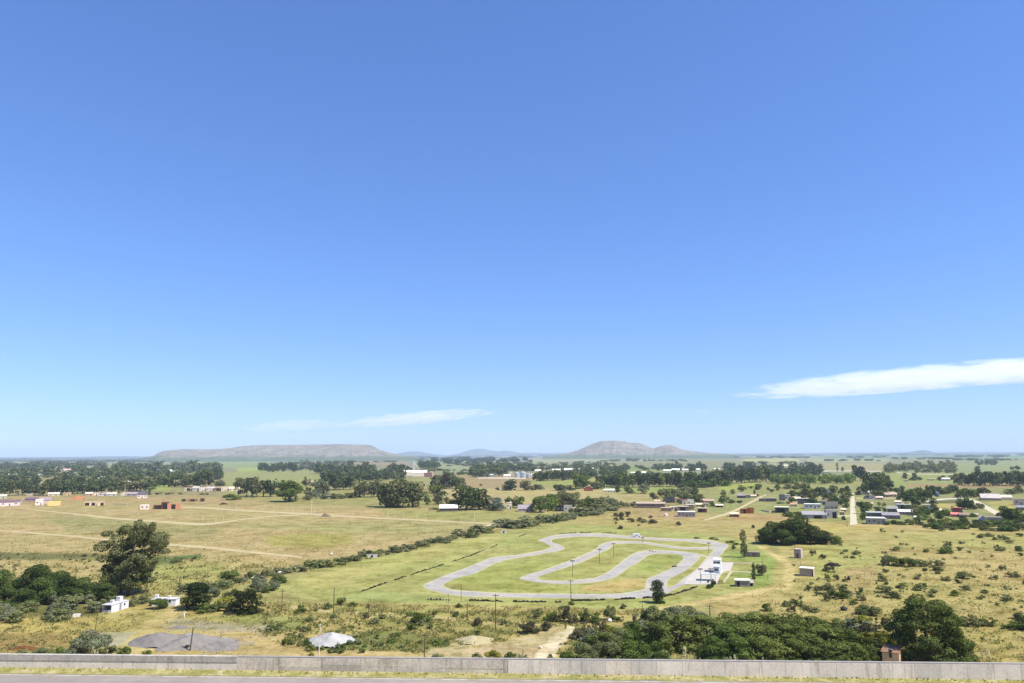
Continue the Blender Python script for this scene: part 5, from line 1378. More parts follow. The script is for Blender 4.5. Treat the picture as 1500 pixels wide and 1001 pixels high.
def house(px, pyb, wpx, hpx, label, wall=WHITE, roof='flat', rc=None, dep=None, rz=0.0, nwin=2, door=True, wf=0.62, oh=0.3, opening=None, chimney=False, cat='house', name='house', group=None, k=0.85, bare=False, wup=0.0):
    p = P(px, pyb)
    W, H = wid(px, pyb, wpx), hgt(px, pyb, pyb - hpx)
    D = dep or min(max(W * 0.62, 4.0), 9.0)
    az = math.atan2(p[0], p[1])
    t = thing(name, p, label, cat, -az * 0.8 + R(rz), group)
    wall = (min(wall[0] * 1.05, 248), wall[1], wall[2] * 0.92)
    wm = plain(A(wall, k), 0.9, 0.18, 0.5)
    rc = rc or (198, 196, 192)
    rc = (min(rc[0] * 1.08 + 4, 248), min(rc[1] * 1.03 + 2, 246), rc[2] * 0.95)
    rm = plain(A(rc, k), 0.8, 0.25, 0.35)
    x = W / 2
    hw = H * wf
    if roof == 'flat':
        hw = H - 0.22
        MB().box(-x, x, 0, D, 0, hw).obj('wall', wm, t)
        r = MB().box(-x - oh * 0.5, x + oh * 0.5, -oh * 0.5, D + oh * 0.5, hw + 0.002, H).obj('roof', rm, t)
    elif roof == 'parapet':
        hw = H - 0.35
        MB().box(-x, x, 0, D, 0, hw).obj('wall', wm, t)
        mb = MB(); q = 0.22
        mb.box(-x - .01, x + .01, -.01, q, hw + .002, H).box(-x - .01, x + .01, D - q, D + .01, hw + .002, H).box(-x - .01, -x + q, q, D - q, hw + .002, H).box(x - q, x + .01, q, D - q, hw + .002, H)
        mb.obj('parapet', wm, t)
        r = MB().box(-x + q, x - q, q, D - q, hw + 0.002, hw + 0.08).obj('roof', rm, t)
    elif roof == 'gable':
        MB().poly([(-x, 0, 0), (x, 0, 0), (x, D, 0), (-x, D, 0), (-x, 0, hw), (x, 0, hw), (x, D, hw), (-x, D, hw), (-x, D / 2, H - 0.1), (x, D / 2, H - 0.1)],
                  [(3, 2, 1, 0), (0, 1, 5, 4), (2, 3, 7, 6), (1, 2, 6, 9, 5), (3, 0, 4, 8, 7), (4, 5, 9, 8), (6, 7, 8, 9)]).obj('wall', wm, t)
        s = (H - hw) / (D / 2)
        e = oh
        pts = [(-e, hw - e * s + 0.03), (D / 2, H + 0.03), (D + e, hw - e * s + 0.03), (D + e, hw - e * s - 0.10), (D / 2, H - 0.09), (-e, hw - e * s - 0.10)]
        xo = x + oh
        vs = [(-xo, a, b) for a, b in pts] + [(xo, a, b) for a, b in pts]
        r = MB().poly(vs, [(0, 1, 4, 5), (1, 2, 3, 4), (11, 10, 7, 6), (10, 9, 8, 7), (0, 6, 7, 1), (1, 7, 8, 2), (2, 8, 9, 3), (3, 9, 10, 4), (4, 10, 11, 5), (5, 11, 6, 0)]).obj('roof', rm, t)
    elif roof == 'gable_front':
        MB().prism([(-x, 0), (x, 0), (x, hw), (0, H - 0.1), (-x, hw)], 0, D).obj('wall', wm, t)
        s = (H - hw) / x
        e = oh
        pts = [(-x - e, hw - e * s + .03), (0, H + .03), (x + e, hw - e * s + .03), (x + e, hw - e * s - .10), (0, H - .09), (-x - e, hw - e * s - .10)]
        y0, y1 = -oh, D + oh
        vs = [(a, y0, b) for a, b in pts] + [(a, y1, b) for a, b in pts]
        r = MB().poly(vs, [(0, 5, 4, 1), (1, 4, 3, 2), (6, 7, 10, 11), (7, 8, 9, 10), (0, 1, 7, 6), (1, 2, 8, 7), (2, 3, 9, 8), (3, 4, 10, 9), (4, 5, 11, 10), (5, 0, 6, 11)]).obj('roof', rm, t)
    elif roof == 'hip':
        MB().box(-x, x, 0, D, 0, hw).obj('wall', wm, t)
        e = oh * 1.6
        rx = max(x - D / 2, x * 0.15)
        r = MB().poly([(-x - e, -e, hw + .002), (x + e, -e, hw + .002), (x + e, D + e, hw + .002), (-x - e, D + e, hw + .002), (-rx, D / 2, H), (rx, D / 2, H)],
                      [(3, 2, 1, 0), (0, 1, 5, 4), (1, 2, 5), (2, 3, 4, 5), (3, 0, 4)]).obj('roof', rm, t)
    elif roof == 'shed':                                   # slopes towards the viewer
        MB().prism([(0, 0), (D, 0), (D, H - 0.1), (0, hw)], -x, x)
        MB().poly([(-x, 0, 0), (x, 0, 0), (x, D, 0), (-x, D, 0), (-x, 0, hw), (x, 0, hw), (x, D, H - .1), (-x, D, H - .1)], [(3, 2, 1, 0), (4, 5, 6, 7), (0, 1, 5, 4), (1, 2, 6, 5), (2, 3, 7, 6), (3, 0, 4, 7)]).obj('wall', wm, t)
        s = (H - .1 - hw) / D
        e = oh
        zz = [(-e, hw - e * s + .02), (D + e, H - .1 + e * s + .02)]
        vs = [(sx_, a, b + dz) for dz in (0, 0.12) for (a, b) in zz for sx_ in (-x - e, x + e)]
        r = MB().poly(vs, [(0, 2, 3, 1), (4, 5, 7, 6), (0, 1, 5, 4), (1, 3, 7, 5), (3, 2, 6, 7), (2, 0, 4, 6)]).obj('roof', rm, t)
    elif roof == 'none':                                   # unfinished shell
        mb = MB(); q = 0.25
        mb.box(-x, x, 0, q, 0, H).box(-x, x, D - q, D, 0, H * 0.92).box(-x, -x + q, q, D - q, 0, H * 0.85).box(x - q, x, q, D - q, 0, H * 0.95)
        mb.obj('wall', wm, t)
        hw = H
        r = None
    if chimney and r:
        MB().box(x * 0.35, x * 0.35 + 0.7, D * 0.45, D * 0.45 + 0.7, hw, H + 1.1).obj('chimney', wm, r)
    if not bare:
        wh = min(1.2, hw * 0.42)
        slots = nwin + (1 if door else 0)
        dslot = slots // 2 if door else -1
        if opening:                                        # dark slab standing in for the shade inside a wide bay: (from, to) as shares of the front
            MB().box(-x + W * opening[0], -x + W * opening[1], -0.03, 0.05, 0.02, hw * 0.82).obj('bay_shade_slab', DARK, t)
        for i in range(slots):
            cx = -x + W * (i + 0.5) / slots
            if opening and opening[0] - .12 < (cx + x) / W < opening[1] + .12:
                continue
            if i == dslot:
                MB().box(cx - 0.45, cx + 0.45, -0.05, 0.02, 0.02, min(2.1, hw * 0.8)).obj('door', plain(A(BROWN, 0.6), 0.7, 0.2, 2), t)
            else:
                window(t, cx, hw * (0.38 + wup), min(1.5, W / slots * 0.6) * (0.5 if wup else 1), wh * (1.5 if wup else 1))
        if roof != 'none':
            s = 1 if p[0] < 0 else -1
            window(t, D * 0.5, hw * 0.38, 1.1, wh, side=s * x)
    return t

# houses at the left edge and the unfinished plots
house(9, 741.5, 30, 9, 'white house with a dark gabled roof at the very edge of the dry pasture', (226, 220, 232), 'gable', (112, 96, 112), wf=0.66, nwin=3)
house(1, 731, 12, 6, 'little house with a pale green roof behind the dark-gabled white one', (190, 198, 190), 'shed', (196, 208, 196), nwin=1)
house(45, 735, 15, 5.5, 'low house with a flat dark purple roof next to the two-part white house', (150, 130, 150), 'shed', (104, 88, 116), nwin=1)
house(57, 740.5, 9, 9, 'white front block of the two-part white house', (236, 230, 238), 'parapet', nwin=1)
house(66, 738, 14, 9, 'rear part of the two-part white house under a grey pitched roof', (206, 196, 190), 'gable', (146, 136, 156), wf=0.6, nwin=1)
house(78.5, 741, 15, 6, 'plain pale yellow block with blank walls beside the two-part white house', (232, 212, 150), 'parapet', (226, 206, 150), bare=True)
house(43, 727, 7, 2.6, 'tiny shed with a pale roof on the tan plots', (180, 170, 160), 'flat', (226, 224, 220), bare=True)
house(78, 727, 13, 5, 'small pale house with a light roof against the long belt of trees', (206, 196, 172), 'shed', (218, 214, 204), nwin=1)
house(89, 721, 10, 3, 'distant shed with a straight white roof among the long belt of trees', (180, 176, 160), 'shed', (232, 230, 224), bare=True)
house(98, 726, 9, 4, 'small sandy house between the trees and the orange earth heap', (206, 186, 150), 'flat', (214, 200, 170), nwin=1)
for i, (x, lb) in enumerate(((127.5, 'darkest'), (136, 'cream'), (147.5, 'white'))):
    house(x, 741, (7, 9, 8)[i], 5.5, lb + ' unit of the unfinished cream row with gaping dark openings', (226, 206, 180), 'flat', (222, 210, 196), nwin=0, door=False, opening=((0.1, 0.9), (0.3, 0.8), (0.45, 0.95))[i], name='unfinished_house')
for i, (x, b, w_, h_, c, r_, lb) in enumerate(((130, 726.5, 9, 5, (190, 160, 140), 'shed', 'small brownish house next to the orange earth heap'), (139, 726, 8, 4, WHITE, 'flat', 'small white house in the row under the belt, nearest the brownish one'),
                                               (150, 726.5, 10, 4.5, (214, 212, 212), 'gable', 'small grey-white gabled house in the middle of the row under the belt'), (163, 726.5, 12, 4.5, (186, 192, 196), 'shed', 'long pale blue-grey house of the row under the belt'),
                                               (181, 726, 7, 5.5, WHITE, 'gable_front', 'tiny white gable-fronted house of the row under the belt'), (192.5, 727.5, 13, 6.5, (150, 146, 160), 'gable', 'dark slate-roofed house of the row under the belt'))):
    house(x, b, w_, h_, lb, c, r_, (150, 146, 156) if i in (2, 5) else (206, 204, 200), nwin=1)
house(208, 730, 12, 11, 'white house with a dark blue hipped roof standing apart on the plots', (240, 224, 226), 'hip', (84, 88, 112), wf=0.5, nwin=2)
house(211.5, 746.5, 11, 7, 'small bright white box house standing alone on the dry plots', (238, 224, 226), 'parapet', nwin=2, door=False)
bs = house(235, 746, 19, 6, 'low dark brown wing of the brick skeleton house', (118, 78, 62), 'none', nwin=0, door=False, opening=(0.12, 0.42), name='unfinished_house')
MB().box(1.0, 2.6, -0.04, 0.1, 0.02, 1.9).obj('bay_shade_slab', DARK, bs)  # dark slab in place of the shaded inside of an opening
house(241, 746, 9, 10.5, 'two-storey dark brick frame in the middle of the skeleton house', (108, 66, 54), 'none', nwin=0, door=False, opening=(0.2, 0.8), name='unfinished_house', dep=5)
house(254.5, 746, 17, 8.5, 'pink brick wing of the skeleton house with empty window holes', (200, 150, 126), 'none', nwin=0, door=False, opening=(0.3, 0.62), name='unfinished_house')
house(269, 735, 6, 4, 'dark ruined hut at the end of the low wall beyond the skeleton house', (120, 104, 84), 'none', nwin=0, door=False, opening=(0.2, 0.8), name='ruined_hut', cat='hut')
house(282, 735, 12, 4, 'low dark ruin with doorways beyond the brick skeleton house', (132, 112, 88), 'none', nwin=0, door=False, opening=(0.3, 0.7), name='ruined_hut', cat='hut')
house(296, 735, 6, 5, 'small dark ruin past the doorways of the low ruin', (120, 98, 78), 'none', nwin=0, door=False, opening=(0.3, 0.8), name='ruined_hut', cat='hut')
for i, (x, w_, h_, c, r_, rc, lb) in enumerate(((276, 10, 5.5, (214, 206, 196), 'flat', (120, 90, 76), 'white house with a dark red-brown porch under the tall belt end'), (287, 9, 7, (190, 190, 192), 'gable', (168, 170, 176), 'grey gabled house in the white row under the tall belt end'),
                                                (297, 10, 6, WHITE, 'flat', (196, 192, 188), 'white flat house beside the grey gabled one under the belt end'), (308, 11, 6, (224, 220, 226), 'shed', (176, 172, 186), 'white house with a lavender roof under the tall belt end'),
                                                (319, 10, 5, (150, 120, 104), 'flat', (210, 200, 190), 'brown-fronted house of the white row on the pasture edge'), (330, 11, 6, (238, 222, 206), 'flat', (232, 224, 214), 'cream house of the white row on the pasture edge'), (343, 14, 6, (232, 222, 206), 'gable', (224, 214, 196), 'long cream house ending the white row beside the grey-green trees'))):
    house(x, 719.5, w_, h_, lb, c, r_, rc, nwin=2 if w_ > 9 else 1, opening=(0.3, 0.7) if i in (0, 4) else None)
house(185, 707.5, 11, 2.6, 'long white roof half hidden in the dark far wood', (200, 200, 200), 'shed', (240, 240, 240), bare=True)
house(14, 699.5, 14, 5, 'white barn among the far dark trees at the photo edge', WHITE, 'gable', (236, 236, 236), nwin=1)
house(315, 696, 11, 5, 'white gabled barn on the edge of the bright green field', WHITE, 'gable', (238, 238, 240), nwin=1, cat='barn', name='barn')
house(216, 683, 12, 4, 'far white farm building before the flat-topped hill', WHITE, 'gable', (232, 232, 232), nwin=0, door=False)
house(96, 690, 13, 3, 'far pale farmhouse in the middle of the wide dark belt', (214, 206, 196), 'gable', (206, 190, 180), nwin=0, door=False)
house(453, 709, 12, 4, 'low pale house peeping out behind the thin upright tree', (226, 216, 206), 'gable', (224, 216, 210), nwin=1)
house(448, 674, 18, 2.2, 'far pale yard of sheds at the foot of the flat-topped hill', (214, 210, 190), 'shed', (222, 218, 200), bare=True, dep=30)

# grain works
house(599, 697, 15, 8, 'white windowless shed on the near side of the grain works tower', WHITE, 'gable', (240, 240, 238), bare=True, name='shed', cat='shed')
house(615, 698, 20, 9, 'long white main shed of the grain works', WHITE, 'gable', (244, 244, 242), bare=True, name='shed', cat='shed')
house(627, 699, 11, 6.5, 'dull red-brown brick store at the end of the grain works', (140, 112, 112), 'flat', (150, 128, 128), nwin=1, door=False, name='store', cat='store')
house(632, 698.5, 5, 8, 'narrow pinkish tower block at the end of the grain works', (226, 198, 182), 'flat', (226, 206, 196), bare=True, name='tower', cat='tower')
p = P(606, 695); W1 = wid(606, 695, 1); H1 = hgt(606, 695, 676)
t = thing('grain_elevator', p, 'pale grain elevator tower with slanting conveyor pipes rising above the white sheds', 'grain elevator')
MB().box(-W1 * 1.4, W1 * 1.4, -W1, W1, 0, H1 * 0.8).obj('tower', plain(A((226, 216, 196)), 0.85, 0.2, 0.3), t)
MB().box(-W1 * 0.9, W1 * 0.9, -W1 * 0.9, W1 * 0.9, H1 * 0.8, H1).obj('head_house', plain(A(WHITE), 0.85, 0.2, 0.3), t)
for s in (-1, 1):
    MB().tube([(s * W1 * 0.8, 0, H1 * 0.9), (s * W1 * 7, -W1 * 0.5, H1 * 0.3)], W1 * 0.35, 8).obj('conveyor', plain(A((214, 208, 192)), 0.7, 0.2, 0.3), t)

def silo(px, pyb, wpx, hpx, label):
    p = P(px, pyb); W = wid(px, pyb, wpx); H = hgt(px, pyb, pyb - hpx)
    t = thing('grain_silo', p, label, 'silo', 0, 'metal silos of the village')
    mb = MB()
    for k in range(8):
        mb.cone((0, 0), W / 2 * (1 if k % 2 else 0.992), W / 2 * (1 if k % 2 else 0.992), H * 0.8 * k / 8, H * 0.8 * (k + 1) / 8 - 0.01, 24)
    mb.obj('barrel', plain(A((198, 204, 210), 0.8), 0.45, 0.15, 0.4, 0.4), t)
    MB().cone((0, 0), W / 2 * 1.03, W * 0.05, H * 0.8, H, 24).obj('roof', plain(A((210, 214, 218), 0.8), 0.45, 0.15, 0.4, 0.4), t)
silo(757.5, 700, 7, 8.5, 'shorter shiny metal silo standing nearest the white village sheds')
silo(766.5, 700.5, 8.5, 10, 'tallest shiny metal silo of the three in the village')
silo(774, 700, 6, 6.5, 'lowest metal silo, half hidden by the close dark wood')
for (x, b, w_, h_, c, r_, rc, lb) in ((716, 698.5, 13, 4, (150, 166, 186), 'gable', (168, 184, 202), 'long blue-grey barn on the far tan field'), (743, 699.5, 10, 4.5, WHITE, 'gable', (236, 234, 230), 'white gabled shed in front of the village silos'),
                                      (749, 694, 5, 4, WHITE, 'gable_front', WHITE, 'small white house behind the village silos'), (781, 699, 6, 5, (220, 214, 206), 'gable', (226, 222, 214), 'pale house tucked between the silos and the dark wood'),
                                      (788, 692, 9, 4, (222, 220, 214), 'gable', (226, 226, 224), 'far pale village house above the close dark wood'), (815, 691, 12, 4, (216, 206, 196), 'gable', (228, 222, 214), 'pale village house with a broad roof under the antenna mast'),
                                      (834, 692, 15, 6, WHITE, 'gable', (240, 240, 240), 'big white village hall at the foot of the antenna mast'), (849, 691.5, 12, 5, (222, 204, 186), 'gable', (232, 226, 216), 'cream village hall past the antenna mast'),
                                      (883, 692, 9, 3.5, (206, 210, 214), 'gable', (214, 220, 224), 'far blue-white house at the end of the village')):
    house(x, b, w_, h_, lb, c, r_, rc, nwin=1, bare=w_ < 7)
for (x, b, t_, lb) in ((838, 692, 676, 'dark lattice antenna mast standing over the white village halls'), (762, 694, 667, 'thin tall antenna mast behind the metal silos')):
    p = P(x, b); H = hgt(x, b, t_)
    t = thing('antenna_mast', p, lb, 'antenna mast')
    mb, mc = MB(), MB(); q = wid(x, b, 0.9 if x > 800 else 0.4) / 2
    for a in range(3):
        ca, sa = math.cos(a * 2.094), math.sin(a * 2.094)
        mb.tube([(q * ca, q * sa, 0), (q * 0.5 * ca, q * 0.5 * sa, H)], 0.22, 5)
    for k in range(12):
        z = H * k / 12; f = 1 - 0.5 * k / 12
        for a in range(3):
            b2 = a + 1
            mc.tube([(q * f * math.cos(a * 2.094), q * f * math.sin(a * 2.094), z), (q * f * math.cos(b2 * 2.094), q * f * math.sin(b2 * 2.094), z + H / 12)], 0.12, 4)
    mb.obj('leg', plain(A(DGREY), 0.7, 0.2, 1), t); mc.obj('bracing', plain(A(DGREY), 0.7, 0.2, 1), t)
# water tower
p = P(249.5, 699); H = hgt(249.5, 699, 688); W1 = wid(249.5, 699, 1)
t = thing('water_tower', p, 'white water tower with a bulging tank rising out of the trees', 'water tower')
mw = plain(A((240, 240, 240)), 0.8, 0.12, 0.3)
MB().cone((0, 0), W1 * 0.9, W1 * 0.6, 0, H * 0.62, 14).obj('shaft', mw, t)
mb = MB(); mb.cone((0, 0), W1 * 0.7, W1 * 2.2, H * 0.62, H * 0.74, 18).cone((0, 0), W1 * 2.2, W1 * 2.2, H * 0.741, H * 0.92, 18).cone((0, 0), W1 * 2.25, W1 * 0.4, H * 0.921, H, 18); mb.obj('tank', mw, t)

# stream-side houses in the middle
house(657, 749.5, 25, 9, 'wide low house with a big white roof under the massive dark tree', (120, 112, 104), 'shed', (240, 240, 240), wf=0.55, nwin=3, oh=0.6)
house(746, 745.5, 8, 9, 'white house with a tall white chimney block beside the silvery tree', WHITE, 'flat', WHITE, nwin=1, chimney=True)
house(770, 750, 22, 10, 'house with a lavender-grey pitched roof and a white chimney beside the dense green tree', (196, 182, 180), 'gable', (150, 146, 168), wf=0.45, nwin=3, chimney=True)
house(798, 751.5, 6, 4.5, 'tiny pale yellow block near the dense green tree', (236, 220, 170), 'flat', (232, 222, 190), bare=True, name='shed', cat='shed')
house(821, 749.5, 13, 8.5, 'black-clad half of the dark modern house', (42, 44, 54), 'parapet', (80, 82, 92), nwin=2, door=False)
house(832, 749.5, 12, 9, 'grey and white boxy half of the modern house', (186, 186, 192), 'parapet', (214, 214, 218), nwin=1)
house(843, 749.5, 13, 5.5, 'dark carport with a thin flat roof joined to the modern house', (58, 58, 66), 'flat', (170, 170, 174), nwin=0, door=False, opening=(0.1, 0.75), name='carport', cat='carport')
house(862, 719.5, 13, 7.5, 'farmhouse with a red-brown gable and a pale roof', (150, 84, 70), 'gable_front', (206, 194, 186), nwin=1)
for (x, lb) in ((889, 'white shed at the near end of the forest belt'), (898, 'white gabled shed beside the narrow dark tree')):
    house(x, 721, 9, 4.5, lb, WHITE, 'gable', (232, 230, 228), nwin=1, name='shed', cat='shed')

# barracks quarter
house(953, 744.5, 42, 8, 'long low brownish barracks block with a row of square windows', (150, 128, 122), 'shed', (172, 160, 152), wf=0.8, nwin=6, door=False, dep=9, rz=-4)
house(982, 737, 12, 8.5, 'dark blue-grey house with a white corner behind the long barracks', (78, 80, 92), 'parapet', (176, 176, 176), nwin=1)
house(990, 737, 9, 7, 'pale brown house squeezed beside the dark blue-grey one', (178, 158, 146), 'flat', (196, 180, 168), nwin=1)
house(1003, 739, 16, 7.5, 'house with a maroon fascia and a white wall in the crowd of barracks houses', (224, 216, 210), 'flat', (122, 66, 64), nwin=2)
house(1012, 741, 9, 9, 'bright white upright block in the crowd of barracks houses', (240, 238, 236), 'parapet', nwin=1)
house(976, 749.5, 15, 5.5, 'low brown wall-like house with a long pale roof in front of the barracks', (140, 116, 106), 'flat', (206, 190, 176), nwin=3, door=False)
house(987, 748.5, 10, 6, 'white cube house beside the low brown one', (236, 226, 214), 'flat', (236, 230, 222), nwin=1)
house(1001, 749, 16, 7, 'cluttered house with dark openings in the middle of the barracks crowd', (140, 122, 114), 'flat', (214, 206, 200), nwin=0, door=False, opening=(0.2, 0.7))
house(1011, 747, 12, 7.5, 'brownish house with a pale flat roof behind the cluttered one', (160, 140, 130), 'flat', (228, 222, 216), nwin=2)
house(1006, 757.5, 25, 7.5, 'long grey-fronted house with a white roof edge, standing foremost of the barracks houses', (150, 152, 162), 'flat', (240, 238, 236), nwin=4, dep=8)
house(1029, 751, 13, 6.5, 'dark maroon shed with a bright white side wall', (110, 60, 58), 'flat', (230, 222, 212), nwin=0, door=False, opening=(0.05, 0.5), name='shed', cat='shed')
house(1054, 743.5, 11, 4.5, 'small dark green shed with a pale roof on the grass', (86, 88, 74), 'shed', (206, 204, 192), nwin=0, opening=(0.1, 0.6), name='shed', cat='shed')
house(1026, 737, 12, 6, 'pinkish gabled house behind the dark columnar tree', (196, 166, 156), 'gable', (186, 160, 150), nwin=2)
house(1039, 737, 14, 5.5, 'pale house with a chimney beyond the dark columnar tree', (214, 200, 190), 'gable', (176, 160, 150), nwin=2, chimney=True)
p = P(975.5, 756)
t = thing('water_tank', p, 'small white round water tank on the grass below the barracks', 'water tank')
r_ = wid(975.5, 756, 2.4)
mw = plain(A((238, 236, 232)), 0.7, 0.1, 1)
mb = MB(); mb.cone((0, 0), r_, r_, 0, r_ * 1.2, 16); mb.obj('barrel', mw, t)
MB().cone((0, 0), r_ * 1.02, r_ * 0.3, r_ * 1.2, r_ * 1.5, 16).obj('lid', mw, t)

# town on the right
house(1076, 757.5, 13, 6.5, 'small dark brick shell with a pale gabled roof beside the dirt road', (126, 62, 44), 'gable', (222, 200, 184), wf=0.68, nwin=1, name='brick_house')
house(1092, 752.5, 14, 7, 'darker wing of the large orange brick shell', (150, 82, 56), 'none', nwin=0, door=False, opening=(0.3, 0.55), name='brick_house')
house(1100, 752.5, 9, 8, 'bright orange wing of the large brick shell', (170, 104, 72), 'parapet', (180, 120, 90), bare=True, name='brick_house')
house(1086, 730, 12, 6.5, 'slate-grey house with a dark front standing far up the dirt road', (110, 106, 116), 'gable', (146, 140, 150), nwin=2)
house(1095, 730, 9, 5, 'grey shed joined to the slate-grey house', (160, 156, 154), 'flat', (190, 186, 182), nwin=1, name='shed', cat='shed')
house(1117, 735, 9, 4.5, 'dark grey low house at the top of the pale dirt road', (112, 106, 116), 'flat', (150, 146, 148), nwin=2, door=False)
house(1130, 735, 15, 5, 'long dark terraced house with a white end wall', (104, 94, 104), 'flat', (176, 168, 168), nwin=4, door=False)
house(1146, 733.5, 8, 9, 'two-storey grey tower-like house', (120, 124, 132), 'parapet', (150, 152, 156), nwin=1)
house(1154, 733, 8, 8, 'white house leaning on the grey tower-like one', (226, 222, 216), 'flat', (230, 228, 224), nwin=1)
house(1166, 734.5, 14, 6, 'low house with a broad cream roof beyond the grey hedge', (150, 140, 136), 'shed', (226, 214, 198), nwin=2)
house(1180, 738.5, 20, 8, 'dark-fronted long house with a flat grey roof near the terraces', (96, 98, 108), 'flat', (190, 190, 194), nwin=3)
house(1191, 745.5, 23, 7, 'white house with a blue-grey end and a flat white roof', (220, 222, 230), 'flat', (240, 240, 242), nwin=3)
house(1146, 751.5, 19, 8.5, 'carport with a white slab roof, dark front and bright end wall', (110, 108, 108), 'flat', (240, 236, 230), nwin=0, door=False, opening=(0.08, 0.68), oh=0.8, name='carport', cat='carport')
house(1194, 760, 34, 9.5, 'blue-grey bungalow with a dark wide garage opening, behind the copse', (170, 174, 184), 'shed', (150, 156, 168), wf=0.6, nwin=3, opening=(0.45, 0.78), dep=9)
house(1219, 746, 17, 11, 'house with a dark grey dormer roof and two small black attic windows', (190, 190, 196), 'gable', (96, 100, 104), wf=0.4, nwin=2)
house(1219, 759.5, 16, 12, 'two-storey white and grey house with white pillars next to the bungalow', (206, 204, 208), 'parapet', (226, 224, 224), nwin=2, opening=(0.55, 0.9))
house(1211, 749, 5, 7, 'small grey tower block behind the white pillared house', (150, 152, 160), 'parapet', nwin=0, door=False)
house(1212, 725.5, 15, 9, 'white gabled house with a lavender front between two round trees', (216, 214, 226), 'gable_front', (230, 228, 230), wf=0.45, nwin=2)
house(1204, 724, 8, 4, 'low white wing beside the white gabled house', (236, 234, 232), 'flat', (240, 238, 236), nwin=1)
house(1186, 737, 9, 7, 'grey house with a white gable crowded behind the terraces', (190, 186, 186), 'gable_front', (206, 204, 204), nwin=1)
house(1205, 739, 9, 6, 'little white house in front of the terraces with a brown side', (230, 224, 218), 'flat', (206, 190, 176), nwin=1)
house(1234, 757, 6, 7, 'slim cream gatehouse by the white dirt street', (226, 204, 166), 'flat', (214, 200, 170), nwin=1)
house(1268, 724.5, 11, 5.5, 'lavender shed with a curved pale roof under the tall grove', (190, 190, 206), 'gable', (206, 206, 220), nwin=1, name='shed', cat='shed')
house(1299, 728.5, 12, 6.5, 'old pinkish house with a stained roof in the rubble yard', (206, 188, 178), 'gable', (184, 170, 164), nwin=2)
house(1309, 728, 9, 6, 'small whitish house next to the old pinkish one', (222, 210, 202), 'shed', (190, 176, 168), nwin=1)
house(1303, 719.5, 11, 2.4, 'low dark shed with a pale roof under the grove', (70, 68, 64), 'flat', (176, 172, 160), bare=True, name='shed', cat='shed')
house(1283, 759, 24, 8, 'long grey house with a flat light roof behind the white parapet house', (110, 116, 126), 'flat', (176, 186, 196), nwin=4, dep=10)
house(1306, 760.5, 24, 8.5, 'long slate-grey house with twin dark windows at the garden hedge', (122, 124, 134), 'shed', (138, 142, 152), nwin=4, dep=9)
house(1284, 768.5, 25, 9.5, 'grey house with a bright white parapet at the foot of the white street', (160, 166, 176), 'flat', (244, 244, 244), nwin=3, dep=9)
house(1297, 768, 4.5, 8, 'tall white gate pillar house joined to the parapet house', (240, 238, 236), 'flat', (244, 244, 244), bare=True)
house(1308, 751, 14, 9, 'dark grey house with a sloping roof above the long grey ones', (116, 120, 126), 'shed', (140, 146, 150), nwin=2)
house(1324, 746.5, 20, 7.5, 'two-storey house with a wide pale grey roof and a white balcony', (140, 138, 140), 'flat', (206, 210, 216), nwin=3, opening=(0.3, 0.7))
house(1329, 754.5, 24, 7, 'long house with a light blue-grey roof and white posts in the gardens', (172, 170, 172), 'shed', (206, 212, 222), nwin=4)
house(1359, 747, 13, 7.5, 'pale green-grey house between two dark trees', (196, 196, 182), 'flat', (208, 206, 190), nwin=2)
house(1403, 752, 13, 8, 'house with a dark red upper floor and white trim', (158, 70, 72), 'flat', (206, 120, 116), nwin=2)
house(1400, 757.5, 11, 6, 'pink-red wing with a coral roof in front of the red house', (206, 122, 122), 'shed', (214, 130, 128), nwin=1)
house(1412, 758, 11, 6.5, 'white and grey wing of the red house', (214, 204, 198), 'gable', (150, 132, 132), nwin=1)
house(1440, 767, 10, 11, 'white house with a blue gable end at the corner of the grey compound', (196, 202, 214), 'gable_front', (214, 216, 220), nwin=1)
house(1457, 767, 23, 9, 'blank grey-walled compound with a flat dull roof beside the pale road', (168, 162, 152), 'parapet', (140, 136, 126), bare=True, dep=12, name='compound', cat='compound')
house(1452, 733.5, 26, 9.5, 'long warehouse with a pale grey ribbed roof and a stone end', (176, 166, 152), 'gable', (186, 186, 192), wf=0.4, bare=True, dep=14, name='warehouse', cat='warehouse')
house(1475, 733, 14, 7, 'bright cream annex of the long warehouse', (232, 222, 206), 'shed', (236, 228, 212), bare=True, name='warehouse', cat='warehouse')
house(1496, 740, 17, 9, 'cream house with a pair of brown windows at the road', (228, 210, 196), 'parapet', (226, 212, 200), nwin=2)
house(1498, 748, 14, 7, 'blue-grey lower house behind the dark hedge at the road', (120, 128, 146), 'shed', (130, 138, 156), nwin=2)
house(1385, 704.5, 13, 4.5, 'far white farmhouse on the green field behind the hedge wood', WHITE, 'gable', (240, 240, 240), nwin=1)
house(1364, 704, 10, 2.2, 'far low cream sheds on the green field', (220, 210, 184), 'flat', (226, 220, 196), bare=True)
house(1327, 705.5, 6, 2.4, 'tiny pale shed under the little round tree', (220, 214, 200), 'flat', (226, 222, 210), bare=True)
house(1376, 685, 9, 2.6, 'tiny far white roof above the grey-green wood', WHITE, 'shed', (236, 236, 240), bare=True)
house(1208, 693.5, 13, 2.4, 'long white shed at the end of the bright plantation', (226, 220, 200), 'flat', (240, 236, 224), bare=True)
